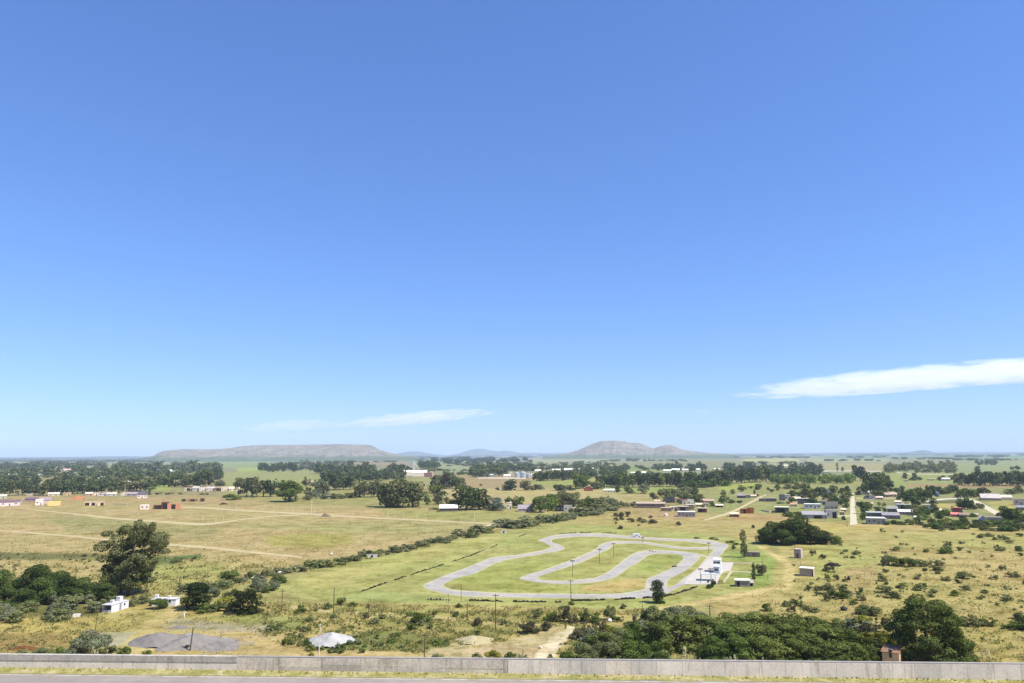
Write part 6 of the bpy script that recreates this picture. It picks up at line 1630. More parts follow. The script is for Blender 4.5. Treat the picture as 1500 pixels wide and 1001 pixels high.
for (x, b, w_, h_, c, r_, rc, lb) in ((1024, 742.5, 9, 5, (206, 180, 160), 'shed', (222, 210, 196), 'small tan house with a pale sloping roof beside the maroon shed'), (963, 737.5, 8, 5, (186, 170, 160), 'gable', (196, 180, 172), 'tan gabled house half behind the long barracks'),
                                      (1034, 742, 7, 4.5, (226, 216, 206), 'flat', (196, 180, 170), 'little cream house between the maroon shed and the green shed'), (1104, 729, 8, 4, (206, 198, 190), 'gable', (206, 190, 176), 'tiny pale gabled house at the top of the dirt road'),
                                      (1163, 742, 9, 5, (214, 206, 196), 'gable', (186, 150, 136), 'small house with a faded red roof behind the white-slab carport'), (1172, 729.5, 8, 4.5, (220, 212, 204), 'shed', (232, 226, 218), 'small pale house behind the broad cream roof'),
                                      (1226, 733, 9, 5, (214, 204, 194), 'gable', (216, 208, 200), 'cream gabled house beside the dark shading tree'), (1236, 750, 7, 5, (226, 220, 210), 'shed', (206, 196, 186), 'small cream house set back from the dirt street'),
                                      (1274, 741, 10, 5, (206, 196, 186), 'gable', (190, 176, 166), 'tan gabled house beyond the dark egg-shaped tree'), (1345, 761, 10, 5, (216, 210, 204), 'gable', (196, 196, 198), 'small grey-roofed house deep in the garden hedge'),
                                      (1382, 751, 9, 5, (214, 206, 196), 'shed', (216, 206, 192), 'cream house between the barrel-shaped tree and the red house'), (1428, 757, 9, 5, (206, 202, 200), 'gable', (176, 170, 168), 'small stone-grey house behind the blue gable end'),
                                      (1289, 732, 9, 4.5, (196, 186, 180), 'shed', (206, 196, 190), 'low stained shed at the edge of the rubble yard'), (1316, 738, 9, 4.5, (206, 202, 196), 'gable', (214, 210, 204), 'pale gabled house below the near-black hedge wood')):
    house(x, b, w_, h_, lb, c, r_, rc, nwin=1)
# white villa in the park
v = house(1070, 701.5, 18, 6, 'wide white villa with stepped roofs among the park trees', (236, 234, 230), 'hip', (238, 236, 230), wf=0.5, nwin=3, name='villa', cat='villa')
house(1073, 696, 11, 5.5, 'upper gabled part of the white villa', (240, 238, 236), 'gable', (240, 238, 236), nwin=1, name='villa', cat='villa')
for (x, b, w_, h_, lb) in ((978, 692, 12, 4, 'white farm shed in front of the far farm wood'), (990, 691.5, 12, 5, 'big white farm hall among the far farm trees'), (1004, 691, 9, 4, 'white farm house past the big white farm hall'), (1020, 690.5, 11, 4, 'far cream farm shed at the end of the farm wood'), (940, 695, 12, 4, 'white roof behind the tall dark forest belt'), (928, 694.5, 8, 3, 'smaller pale roof behind the tall dark forest belt')):
    house(x, b, w_, h_, lb, (232, 228, 220), 'gable', (240, 238, 232), nwin=1)

for (x, b, w_, lb) in ((1128, 689.5, 9, 'tiny far white farm shed on the pale line below the plain'), (1262, 690.3, 8, 'tiny far pale barn beside the pale line on the plain'), (1432, 698, 9, 'tiny far cream barn alone on the green fields'), (1150, 684, 7, 'tiny far white house between hedge and wood'),
                       (700, 689, 8, 'tiny far pale farm beside the loose hedge'), (540, 689.5, 9, 'tiny far cream barn behind the broad dark wood'), (60, 697, 9, 'tiny far white barn inside the wide dark belt'), (148, 701, 8, 'tiny far cream house inside the wide dark belt'), (1050, 689, 8, 'tiny far white farm near the villa park'), (866, 688, 8, 'tiny far white house past the village halls')):
    house(x, b, w_, 2.8, lb, (230, 226, 216), 'gable', (240, 236, 228), bare=True)

def low_wall(pts, hpx, label, col, th=0.25, name='garden_wall'):
    a0 = P(*pts[0]); H = hgt(pts[0][0], pts[0][1], pts[0][1] - hpx)
    t = thing(name, a0, label, 'wall')
    m = plain(A(col), 0.9, 0.2, 0.6)
    for (q, s) in zip(pts[:-1], pts[1:]):
        A0, A1 = P(*q) - a0, P(*s) - a0
        d = Vector(A1 - A0); n_ = Vector((-d.y, d.x, 0)).normalized() * th / 2
        A0, A1 = Vector(A0), Vector(A1)
        vs = [A0 - n_, A1 - n_, A1 + n_, A0 + n_]
        vs += [v_ + Vector((0, 0, H)) for v_ in vs]
        MB().poly(vs, [(3, 2, 1, 0), (4, 5, 6, 7), (0, 1, 5, 4), (1, 2, 6, 5), (2, 3, 7, 6), (3, 0, 4, 7)]).obj('wall_panel', m, t)
low_wall([(1115, 748.5), (1127, 751), (1137, 750.5)], 2, 'low cream wall between the orange brick shell and the white carport', (226, 206, 178))
low_wall([(1222, 758), (1246, 757.4)], 3, 'cream garden wall along the plot beside the dirt street', (226, 214, 170))
low_wall([(1356, 735.5), (1380, 732.2), (1402, 731)], 1.6, 'long white wall edging the ploughed plot', (230, 226, 214))
low_wall([(1366, 721), (1376, 728)], 5, 'leaning pale wall in front of the dark line of trees', (216, 216, 212))
low_wall([(165, 739.5), (187, 739.8)], 1.6, 'bare cream foundation wall on the dry plots', (232, 212, 180))
low_wall([(270, 734.6), (300, 734.2)], 1.8, 'low broken wall linking the dark ruins', (214, 186, 150))
low_wall([(1255, 744), (1290, 744.6), (1296, 745)], 1.4, 'pale boundary wall beyond the dark egg-shaped tree', (226, 216, 176))

# huts and works in the near common
def roof_box(t, x, y, w_, d_, z, h_, name='water_tank'):
    MB().box(x, x + w_, y, y + d_, z, z + h_).box(x - 0.08, x + w_ + 0.08, y - 0.08, y + d_ + 0.08, z + h_ + 0.002, z + h_ + 0.12).obj(name, plain(A((232, 230, 226)), 0.85, 0.15, 1), t)
def near_hut(pts, hpx, label, open_end=True, tanks=(), col=(236, 230, 228)):
    """flat-roofed hut from its near corners: end wall (a to b) and long wall (b to c)"""
    a_, b_, c_ = [Vector(P(*q)) for q in pts]
    H = hgt(pts[1][0], pts[1][1], pts[1][1] - hpx)
    L_ = (c_ - b_); ex = L_.normalized(); ey = Vector((-ex.y, ex.x, 0)); wd = 3.0
    t = thing('white_hut', b_, label, 'hut', math.atan2(ex.y, ex.x))
    Ln = L_.length
    wm = plain(A(col), 0.9, 0.2, 0.6)
    mb = MB(); q = 0.2
    mb.box(0, Ln, 0, q, 0, H - 0.2).box(0, Ln, wd - q, wd, 0, H - 0.2).box(Ln - q, Ln, q, wd - q, 0, H - 0.2)
    if not open_end:
        mb.box(0, q, q, wd - q, 0, H - 0.2)
    else:
        mb.box(0, q, q, wd - q, 0, 0.7)
    mb.obj('wall', wm, t)
    MB().box(q, Ln - q, q, wd - q, 0.0, 0.05).obj('floor_slab', plain(A((120, 114, 110)), 0.9, 0.2, 1), t)
    r = MB().box(-0.35, Ln + 0.12, -0.12, wd + 0.15, H - 0.198, H).obj('roof', plain(A((206, 204, 206)), 0.85, 0.25, 0.8), t)
    for (x, y, s, h_) in tanks:
        roof_box(t, x * Ln, y * wd, s, s, H + 0.002, h_)
    mb = MB(); mb.box(Ln * 0.45, Ln * 0.45 + 0.9, -0.04, 0.02, 0.02, 2.0); mb.obj('door', plain(A((150, 146, 150)), 0.7, 0.2, 2), t)
    window(t, Ln * 0.75, 1.0, 0.9, 0.8)
    return t
near_hut([(146, 892), (163, 898), (188, 890.5)], 12, 'small low white hut with two square tanks on its flat roof', True, ((0.2, 0.3, 0.9, 0.8), (0.62, 0.3, 1.3, 1.2)))
near_hut([(217, 885), (222, 888.5), (257, 888)], 10.5, 'long white hut half hidden by a rounded green bush', False, ((0.05, 0.3, 0.9, 0.9), (0.6, 0.4, 0.7, 0.5)), (238, 234, 234))
house(1306, 980, 23, 28, 'pink plastered hut with one narrow dark window tucked under the big domed cypress', (246, 206, 180), 'shed', (140, 112, 96), wf=0.82, nwin=1, door=False, dep=4, rz=-14, oh=0.15, name='pink_hut', wup=0.3, cat='hut')
house(1088.5, 860, 20, 10, 'grey hut with a white frame and a black open doorway below the yard', (150, 148, 158), 'flat', (240, 238, 236), nwin=0, door=False, opening=(0.07, 0.27), dep=3.2, rz=3, oh=0.5, name='hut', cat='hut')
house(1100.5, 859, 6, 8, 'small weathered lean-to beside the grey hut', (140, 136, 140), 'shed', (160, 156, 160), nwin=0, opening=(0.2, 0.8), dep=2, name='lean_to', cat='lean-to')
house(1102, 816, 22, 7, 'long low dark grey hut at the foot of the poplar', (108, 102, 100), 'flat', (140, 134, 130), nwin=3, dep=3, rz=2, oh=0.1, name='hut', cat='hut')
house(1168.5, 818, 10, 13.5, 'tall narrow grey toilet block casting a short shadow on the common', (184, 172, 176), 'flat', (196, 184, 184), nwin=0, door=True, dep=2.6, rz=-22, oh=0.1, name='toilet_block', cat='hut')
house(1181.5, 844.5, 19, 12, 'grey block hut with a bright white roof beside the sandy track', (178, 168, 162), 'flat', (240, 234, 224), nwin=0, door=False, opening=(0.9, 0.98), dep=4, rz=-12, oh=0.2, name='hut', cat='hut')

# control tower of the kart track
t = thing('control_tower', P(1051, 839), 'bright white two-step control tower on the paved yard of the track', 'control tower', R(-18))
k1 = wid(1051, 839, 1); Ht = hgt(1051, 839, 819.5)
wm = plain(A((246, 245, 244), 0.95), 0.8, 0.06, 0.6)
MB().box(-5.4 * k1, 5.4 * k1, 0, 4.2, 0, Ht - 0.2).obj('wall', wm, t)
MB().box(-5.7 * k1, 5.7 * k1, -0.15, 4.4, Ht - 0.198, Ht).obj('roof', wm, t)
MB().box(-4.6 * k1, 3.6 * k1, -3.0, -0.002, 0, Ht * 0.52).obj('front_block', plain(A((206, 208, 222), 0.9), 0.8, 0.08, 0.6), t)
MB().box(-4.9 * k1, 3.9 * k1, -3.3, -0.004, Ht * 0.52 + .002, Ht * 0.52 + 0.25).obj('balcony', wm, t)
window(t, -3.2 * k1, Ht * 0.66, 1.1, 0.9)
window(t, 1.4 * k1, Ht * 0.66, 1.6, 0.9)
window(t, -1.0 * k1, Ht * 0.2, 1.6, 0.9, y=-3.0)
# canopy
t = thing('canopy', P(1038, 852), 'pale flat canopy on thin posts in front of the control tower', 'canopy', R(-12))
MB().box(-2.6, 2.6, 0, 3.8, 2.35, 2.47).obj('roof', plain(A((206, 212, 204), 0.7), 0.7, 0.1, 1), t)
for (x, y) in ((-2.4, 0.15), (2.4, 0.15), (-2.4, 3.6), (2.4, 3.6)):
    MB().tube([(x, y, 0), (x, y, 2.35)], 0.06, 8).obj('post', plain(A((206, 206, 206)), 0.6, 0.1, 1), t)
t = thing('bench', P(1056, 855.5), 'small wooden bench at the end of the paved yard', 'bench', R(8))
wb = plain(A((150, 118, 80)), 0.8, 0.3, 3)
MB().box(-0.9, 0.9, 0, 0.42, 0.42, 0.48).obj('seat', wb, t)
MB().box(-0.9, 0.9, 0.40, 0.46, 0.55, 0.95).obj('backrest', wb, t)
for s in (-0.8, 0.74):
    MB().box(s, s + 0.07, 0.02, 0.40, 0, 0.42).obj('leg', wb, t)
t = thing('barrel', P(1037.5, 854), 'small dark barrel standing under the lamp posts of the yard', 'barrel')
mb = MB(); mb.cone((0, 0), 0.30, 0.34, 0, 0.45, 14).cone((0, 0), 0.34, 0.30, 0.451, 0.9, 14); mb.obj('drum', DARK, t)
MB().cone((0, 0), 0.315, 0.315, 0.901, 0.93, 14).obj('lid', plain(A(DGREY), 0.6, 0.2, 1), t)

# ------------------------------------------------------------------ poles
M_WOOD = plain(A((96, 84, 72), 0.8), 0.9, 0.3, 2.0)
M_POST = plain(A((226, 218, 204)), 0.85, 0.15, 1.0)
M_LAMP = plain(A((70, 70, 74)), 0.6, 0.15, 1.0)
def pole(px, pyb, pyt, kind, label, group=None, lean=0.0, r=0.13):
    p = P(px, pyb); H = hgt(px, pyb, pyt)
    nm = {'wood': 'utility_pole', 'white': 'concrete_post', 'lamp': 'lamp_post', 'bare': 'utility_pole', 'street': 'street_lamp'}[kind]
    t = thing(nm, p, label, {'white': 'post', 'lamp': 'lamp post', 'street': 'street lamp'}.get(kind, 'utility pole'), 0, group)
    t.rotation_euler = (0, lean, 0)
    m = M_POST if kind in ('white', 'street') else M_LAMP if kind == 'lamp' else M_WOOD
    MB().tube([(0, 0, -0.02), (0, 0, H * 0.5), (0, 0, H)], [r, r * 0.85, r * 0.68], 9).obj('pole', m, t)
    if kind == 'wood':
        MB().box(-0.9, 0.9, -0.05, 0.05, H - 0.5, H - 0.36).obj('crossarm', M_WOOD, t)
        for x in (-0.8, 0, 0.8):
            MB().cone((x, 0), 0.05, 0.03, H - 0.359, H - 0.18, 8).obj('insulator', M_POST, t)
    elif kind == 'lamp':
        MB().box(-0.75, 0.75, -0.05, 0.05, H, H + 0.1).obj('crossarm', M_LAMP, t)
        for x in (-0.6, 0.0, 0.6):
            MB().box(x - 0.22, x + 0.22, -0.28, -0.051, H - 0.12, H + 0.28).obj('lamp_head', M_LAMP, t)
    elif kind == 'street':
        mb = MB(); mb.tube([(0, 0, H - 0.1), (0.5, 0, H + 0.35), (1.5, 0, H + 0.5)], 0.06, 6); a = mb.obj('arm', m, t)
        MB().box(1.3, 2.0, -0.14, 0.14, H + 0.42, H + 0.56).obj('lamp_head', m, a)
    elif kind == 'white':
        MB().box(-0.35, 0.35, -0.06, 0.06, H - 0.35, H - 0.22).obj('crossarm', m, t)
    return t
for (x, b, t_, kd, lb, ln, r_) in ((213, 872, 837, 'bare', 'pale leaning pole beside the huge gum tree', 0.10, 0.15), (191.5, 872, 845, 'wood', 'grey pole standing in the shade of the huge gum tree', 0, 0.12), (262, 872, 845, 'wood', 'slim pole behind the long white hut', 0, 0.12),
                                   (139, 928, 890, 'bare', 'thin brown pole in the dry grass in front of the small white hut', 0.06, 0.09), (278.5, 953, 919, 'bare', 'dark tarred pole between the two grey gravel heaps', 0.08, 0.16), (466.5, 976, 914, 'white', 'tall white pole standing in front of the white gravel heap', 0.01, 0.12),
                                   (621, 972, 928, 'wood', 'weathered pole behind the old blockwork of the wall', 0.03, 0.13), (412.5, 896, 864, 'wood', 'dark pole on the common past the broad rounded bush', 0, 0.13), (488.5, 900, 860, 'bare', 'tall pale pole on the common near the compact dark bushes', 0, 0.13),
                                   (539.5, 906, 884, 'bare', 'short dark pole with a bush at its foot on the common', 0, 0.12), (684.5, 911, 884, 'wood', 'pole on the common between the small bushes', 0, 0.12), (726, 923, 870, 'wood', 'tallest pole of the common, reaching up to the front straight', 0, 0.13),
                                   (675.5, 882, 856, 'bare', 'thin dark pole beside the curve of the front straight', 0, 0.09), (656.5, 884, 869, 'bare', 'short thin pole in front of the curve of the track', 0, 0.08), (836.5, 884, 849, 'wood', 'dark pole with a bush at its foot on the edge of the front straight', 0, 0.12),
                                   (856, 924, 889, 'bare', 'thin pole rising from the dark scrub near the sandy track', 0, 0.10), (1040.5, 909, 886, 'wood', 'two-tone pole behind the dense dark thicket', 0, 0.17), (941.5, 906, 883, 'bare', 'thin pole among the grey-olive bushes', 0, 0.09),
                                   (1125, 850, 842, 'bare', 'short post beside the round dark tree', 0, 0.08), (1117, 828, 819, 'bare', 'thin mast behind the round dark tree', 0, 0.09), (1173, 831, 822, 'bare', 'thin mast on the white-roofed hut', 0, 0.07), (1164.5, 804, 797, 'bare', 'thin mast behind the toilet block', 0, 0.07),
                                   (19, 886, 870, 'white', 'pale post in the thicket behind the grey-olive shrubs', 0, 0.14), (1.5, 913, 896, 'bare', 'thin post at the edge of the grey-olive shrubs', 0, 0.09), (437.5, 884, 876, 'bare', 'short dark fence post past the rounded bushes', 0, 0.09),
                                   (509, 884, 874, 'white', 'short white post on the mown grass nearer the hedgerow', 0, 0.07), (545, 880, 872, 'white', 'short white post on the mown grass nearer the track', 0, 0.07)):
    pole(x, b, t_, kd, lb, None, ln, r_)
for (x, b, t_, lb) in ((838.8, 845, 822, 'dark floodlight post in the inner loop closest to the front straight'), (878.5, 826, 805, 'dark floodlight post in the middle of the inner loop'), (899, 816, 797, 'slim brown floodlight post beside the inner bend'),
                       (1026.5, 854, 834, 'dark floodlight post on the edge of the paved yard by the pit lane'), (1042, 856, 834, 'floodlight post with a cluster of lamps in front of the control tower'), (1038.5, 810, 796, 'thin floodlight post at the far bend of the track'), (941.5, 796, 788, 'short floodlight post on the back straight')):
    pole(x, b, t_, 'lamp', lb, None, 0, 0.10)
WP = [(386, 747, 741), (388.5, 746, 736), (401, 748, 740), (429, 751, 742), (443, 752, 741), (470.5, 755, 744), (503.5, 757, 748), (516.5, 757, 747.5), (529, 758, 750), (568, 759, 748), (578, 760, 752), (591, 760.5, 752), (611, 762, 752), (623, 762.5, 753),
      (665, 764, 757), (676, 764.5, 757), (695, 765.5, 752), (786, 763, 753), (156, 755, 747), (202.5, 756, 751), (249.5, 764, 756), (297, 764, 756), (316, 765, 758), (327, 766.5, 757), (320, 747, 740), (346, 746, 738), (297, 742.5, 736)]
for (x, b, t_) in WP:
    pole(x, b, t_, 'white', 'thin white concrete post along the pale dirt roads of the dry pasture', 'white posts of the pasture roads', 0, 0.11)
pole(456, 755.5, 731, 'street', 'tallest white lamp of the pair at the road fork in the pasture', None, 0, 0.2)
pole(460.5, 755.5, 744, 'street', 'shorter white lamp of the pair at the road fork in the pasture', None, 0, 0.2)
for (x, b, t_) in ((1062, 744, 737), (1070.5, 743, 737), (1210, 762, 752), (1241, 772, 763), (1292, 746, 738), (1118, 731, 722)):
    pole(x, b, t_, 'wood', 'thin pole among the houses and lanes of the town', 'poles of the town', 0, 0.14)
# fence posts of the common
for i in range(26):
    x = 370 + i * 18.5
    y = np.interp(x, [370, 480, 600, 720, 830], [880, 890, 898, 904, 909]) + random.uniform(-0.5, 0.5)
    p = P(x, y)
    t = MB().tube([(0, 0, 0), (0, 0, 1.25)], [0.07, 0.06], 6).obj('fence_post', M_WOOD)
    t.location = p
    tag(t, 'short wooden post of the sparse fence across the common', 'fence post', 'fence posts of the common')

# ------------------------------------------------------------------ tyres round the track
def tyre_mesh(n, seed):
    rr = random.Random(seed); mb = MB()
    for k in range(n):
        ox, oy = rr.uniform(-.06, .06), rr.uniform(-.06, .06)
        prof = [(0.16, 0.02), (0.30, 0.0), (0.34, 0.07), (0.34, 0.15), (0.30, 0.22), (0.16, 0.20)]
        m_ = 12
        vs = [(ox + r * math.cos(6.283 * a / m_), oy + r * math.sin(6.283 * a / m_), z + k * 0.221) for (r, z) in prof for a in range(m_)]
        fs = [(j * m_ + a, j * m_ + (a + 1) % m_, ((j + 1) % 6) * m_ + (a + 1) % m_, ((j + 1) % 6) * m_ + a) for j in range(6) for a in range(m_)]
        mb.poly(vs, fs)
    return mb.mesh('tyre_stack', plain((0.022, 0.022, 0.022), 0.8, 0.2, 2), True)
TY = [tyre_mesh(n_, s) for n_, s in ((1, 1), (2, 2), (1, 3), (2, 4))]
def tyres(pts, n, label, group, gap=0.0):
    pts = np.asarray(pts, float)
    sl_ = np.concatenate([[0], np.cumsum(np.hypot(*np.diff(pts, axis=0).T))])
    for i in range(n):
        s = sl_[-1] * (i + 0.5) / n + random.uniform(-0.4, 0.4)
        if math.sin(s * 0.21 + len(pts)) + math.sin(s * 0.083) < gap - 1.0:
            continue
        x = np.interp(s, sl_, pts[:, 0]); y = np.interp(s, sl_, pts[:, 1])
        o = link('tyre_stack', random.choice(TY))
        o.location = P(x, y + random.uniform(-0.35, 0.35)); o.rotation_euler = (0, 0, random.random() * 6)
        o.scale = (1.0, 1.0, random.uniform(0.9, 1.2))
        tag(o, label, 'tyre stack', group)
tyres([(686, 880), (720, 881), (760, 882), (800, 882.6), (822, 883)], 62, 'low stack of old tyres in the broken line before the front straight', 'tyre line of the front straight', 0.5)
tyres([(836, 880.4), (860, 880.2), (885, 879.4), (910, 878.4), (930, 877)], 62, 'low stack of old tyres at the conifer end of the front straight', 'tyre line near the conifer', 0.2)
tyres([(942, 876.4), (956, 876)], 16, 'old tyre stack just before the pointed conifer', 'tyres before the conifer')
tyres([(972, 874.5), (988, 871), (1004, 866), (1016, 862), (1024, 858.5)], 46, 'old tyre stack on the diagonal line climbing to the paved yard', 'diagonal tyre line')
tyres([(529, 867), (545, 861.5), (570, 853), (600, 843), (622, 836), (645, 829), (690, 814), (730, 798)], 100, 'old tyre stack on the long thin line slanting past the far side of the track', 'long slanting tyre line')
tyres([(760, 786.5), (772, 782)], 8, 'old tyre stack on the short line by the track hairpin', 'short tyre line by the hairpin')
tyres([(812, 782.8), (850, 781), (880, 780.6), (903, 781.6)], 56, 'old tyre stack along the far edge of the back straight', 'tyre line of the back straight', 0.4)
tyres([(950, 807.6), (962, 808.8)], 3, 'single old tyre stack on the edge of the inner loop bend', 'tyres at the inner loop bend')
tyres([(985, 830.8), (991, 830.2)], 7, 'small heap of dark tyres on the inside of the wide inner bend', 'tyre heap at the wide inner bend')
tyres([(625, 879), (660, 879.6)], 8, 'scattered old tyre stack in front of the curve of the track', 'scattered tyres before the curve')

# ------------------------------------------------------------------ heaps, rocks and odds and ends
def heap(px, py, wpx, dep, top, label, col, shift=0.0, seed=1, name='gravel_heap', rough=0.09, cat='gravel heap'):
    p = P(px, py); W = wid(px, py, wpx); H = hgt(px, py, top)
    g = np.random.default_rng(seed)
    n = 44
    u, v = np.meshgrid(np.linspace(-1, 1, n), np.linspace(-1, 1, n))
    uu = u - shift * (1 - np.abs(u))
    ang = np.arctan2(v, uu)
    r = np.hypot(uu, v) * (1 + 0.12 * np.sin(3 * ang + seed) + 0.07 * np.sin(5 * ang + 2 * seed))
    z = np.clip(1.04 - np.sqrt(r * r + 0.012), 0, 1) ** 1.05
    z = z + rough * (np.sin(u * 7 + seed) * np.sin(v * 6 + 2 * seed) * 0.5 + 0.25 * np.sin(u * 17 + v * 13) + 0.35 * (g.random(u.shape) - 0.5)) * np.clip(z * 4, 0, 1)
    V = np.stack([u * W / 2, v * dep / 2, np.clip(z, 0, 2) * H - 0.08], -1).reshape(-1, 3)
    i = np.arange(n * n).reshape(n, n)
    Fq = np.stack([i[:-1, :-1], i[:-1, 1:], i[1:, 1:], i[1:, :-1]], -1).reshape(-1, 4)
    m, nt, N, L = new_mat('loose_gravel')
    pp = wpos(N)
    n1 = noise(N, L, 0.5, 4, 0.6, pp); n2 = noise(N, L, 5, 4, 0.7, pp)
    f = vmath(N, L, 'ADD', vmath(N, L, 'MULTIPLY', n1, 0.6), vmath(N, L, 'MULTIPLY', n2, 0.4))
    c = ramp(N, L, f, [(0.36, tuple(q * 0.78 for q in C(*col))), (0.62, tuple(q * 1.12 for q in C(*col)))])
    surface(m, N, L, c, 0.95, (n2, 0.15, 0.8), 0.1)
    me = mesh_np(name, V, Fq, None, m)
    me.polygons.foreach_set('use_smooth', [True] * len(me.polygons))
    o = link(name, me)
    o.location = p
    return tag(o, label, cat)
heap(229, 940, 76, 13, 925.5, 'dark grey gravel heap nearest the yellow sand track', (166, 158, 150), 0.05, 2)
heap(290, 943, 106, 14, 927.5, 'broad grey gravel heap behind the dark tarred pole', (176, 168, 158), -0.1, 5)
heap(318, 948, 70, 8, 939, 'low grey gravel spread at the foot of the broad heap', (170, 162, 154), 0.1, 7, rough=0.2)
heap(275, 935, 40, 6, 926, 'light grey hump of gravel between the two big heaps', (186, 178, 168), 0.0, 9)
heap(482, 941, 76, 12, 925, 'white gravel heap standing alone among green weeds', (228, 224, 218), 0.12, 3)
heap(694, 939, 64, 8, 930, 'low pale sand heap on the weedy common', (224, 208, 160), 0.05, 4, name='sand_heap', cat='sand heap')
heap(114, 731.5, 19, 18, 725.5, 'low heap of orange earth beside the long belt', (222, 150, 104), 0.0, 6, name='earth_heap', cat='earth heap')
heap(478, 756.6, 15, 8, 751.5, 'grey-brown earth heap beside the pasture road fork', (146, 128, 112), -0.3, 8, name='earth_heap', cat='earth heap')
heap(327, 739.2, 13, 8, 735.6, 'dark heap of rubble in the dry pasture', (84, 70, 60), 0.0, 10, name='rubble_heap', cat='rubble heap')
heap(252, 936, 26, 6, 928, 'small steep grey tip between the gravel heaps', (180, 172, 164), 0.2, 21)
heap(332, 941, 30, 7, 933, 'small grey tip at the thin end of the gravel', (184, 176, 166), -0.2, 23)
heap(262, 920, 30, 4, 915.5, 'flat grey gravel patch above the big heaps', (156, 148, 140), 0, 12)
heap(1273, 731, 16, 16, 724, 'grey rubble heap in the yard under the tall grove', (150, 144, 144), 0, 13, name='rubble_heap', rough=0.4, cat='rubble heap')
heap(35, 951, 46, 3.5, 945, 'rust-brown earth bank close behind the wall', (142, 96, 56), 0.0, 14, name='earth_heap', cat='earth heap')
heap(1222, 829, 26, 5, 823.5, 'dark rubbish heap lying beside the sandy track on the common', (76, 70, 64), -0.3, 15, name='rubbish_heap', rough=0.5, cat='rubbish heap')

def stones(name, ellipses, n, size, mat, label, seed):
    g = np.random.default_rng(seed)
    V, Fq, o = [], [], 0
    cube = np.array([(-1, -1, -1), (1, -1, -1), (1, 1, -1), (-1, 1, -1), (-.7, -.7, 1), (.7, -.7, 1), (.7, .7, 1), (-.7, .7, 1)], float)
    cf = np.array([(3, 2, 1, 0), (4, 5, 6, 7), (0, 1, 5, 4), (1, 2, 6, 5), (2, 3, 7, 6), (3, 0, 4, 7)])
    for i in range(n):
        cx, cy_, rx, ry = ellipses[g.integers(len(ellipses))]
        a = g.uniform(0, 6.28); q = 0.6 + abs(g.normal()) * 0.35
        x, y = cx + rx * q * math.cos(a), cy_ + ry * q * math.sin(a)
        p = P(x, y); sz = g.uniform(*size) * g.uniform(0.5, 1)
        m_ = Matrix.Rotation(g.uniform(0, 6.28), 3, Vector(g.normal(size=3)).normalized())
        v = (cube * np.array([1, g.uniform(.6, 1), g.uniform(.4, .8)]) * sz) @ np.array(m_)
        V.append(v + p + np.array([0, 0, sz * 0.4])); Fq.append(cf + o); o += 8
    ob = link(name, mesh_np(name, np.concatenate(V), np.concatenate(Fq), None, mat))
    return tag(ob, label, 'rubble', None, 'stuff')
stones('rubble_spill', [(229, 942, 40, 10), (290, 944, 55, 11), (318, 948, 34, 8), (350, 930, 40, 8), (270, 918, 40, 6)], 520, (0.08, 0.26), plain(C(170, 163, 154, 0.6), 0.95, 0.35, 1.5), 'loose stones and rubble spilling round the grey gravel heaps', 3)
stones('gravel_spill', [(482, 942, 40, 10)], 120, (0.07, 0.2), plain(C(228, 224, 216, 0.6), 0.95, 0.25, 1.5), 'loose white stones round the white gravel heap', 4)

def rock(px, pyb, wpx, hpx, label, col, seed=1, name='boulder', cat='boulder', group=None, flat=0.7):
    p = P(px, pyb); W = wid(px, pyb, wpx); H = hgt(px, pyb, pyb - hpx)
    g = np.random.default_rng(seed)
    V, F4, F3 = [], [], []
    nu, nv = 14, 8
    for j in range(nv + 1):
        th = math.pi * j / nv
        for i in range(nu):
            a = 6.283 * i / nu
            d = np.array([math.sin(th) * math.cos(a), math.sin(th) * math.sin(a), math.cos(th)])
            q = 1 + 0.22 * math.sin(3 * d[0] + seed) * math.sin(4 * d[1] + 2 * seed) + 0.10 * math.sin(7 * d[2] + 5 * d[0] + seed)
            V.append((d[0] * q * W / 2, d[1] * q * W * 0.4, (d[2] * q * 0.6 + 0.4) * H))
    for j in range(nv):
        for i in range(nu):
            F4.append((j * nu + i, (j + 1) * nu + i, (j + 1) * nu + (i + 1) % nu, j * nu + (i + 1) % nu))
    o = link(name, mesh_np(name, V, F4, None, plain(A(col), 0.95, 0.4, 2)))
    o.location = p
    return tag(o, label, cat, group)
rock(1236, 894.5, 9, 6, 'dark grey boulder on the bare patch of the common', (70, 66, 72), 3)
rock(904, 932, 3.6, 4, 'small white stone glinting beside the dark thicket', (236, 230, 222), 5)
rock(893, 911, 7, 4.5, 'white stone at the end of the dark scrub', (236, 232, 226), 7)
rock(838, 968, 3, 4, 'small white stone by the wall near the sandy track', (226, 222, 216), 8)
rock(792, 950, 5, 3.5, 'pale stone in the middle of the sandy track', (236, 226, 206), 4)
rock(274, 951, 7, 6, 'dark tarred block at the foot of the dark pole', (52, 46, 40), 6)
for (x, y, w_, h_, i) in ((485, 813.5, 5, 3.5, 1), (458, 830, 5, 3, 2), (412, 840, 12, 3, 3), (606, 804, 5, 6, 4), (373, 848, 10, 3, 5)):
    rock(x, y, w_, h_, 'pale stone lying in the hedgerow along the stream', (224, 214, 190), i, group='pale stones of the hedgerow')

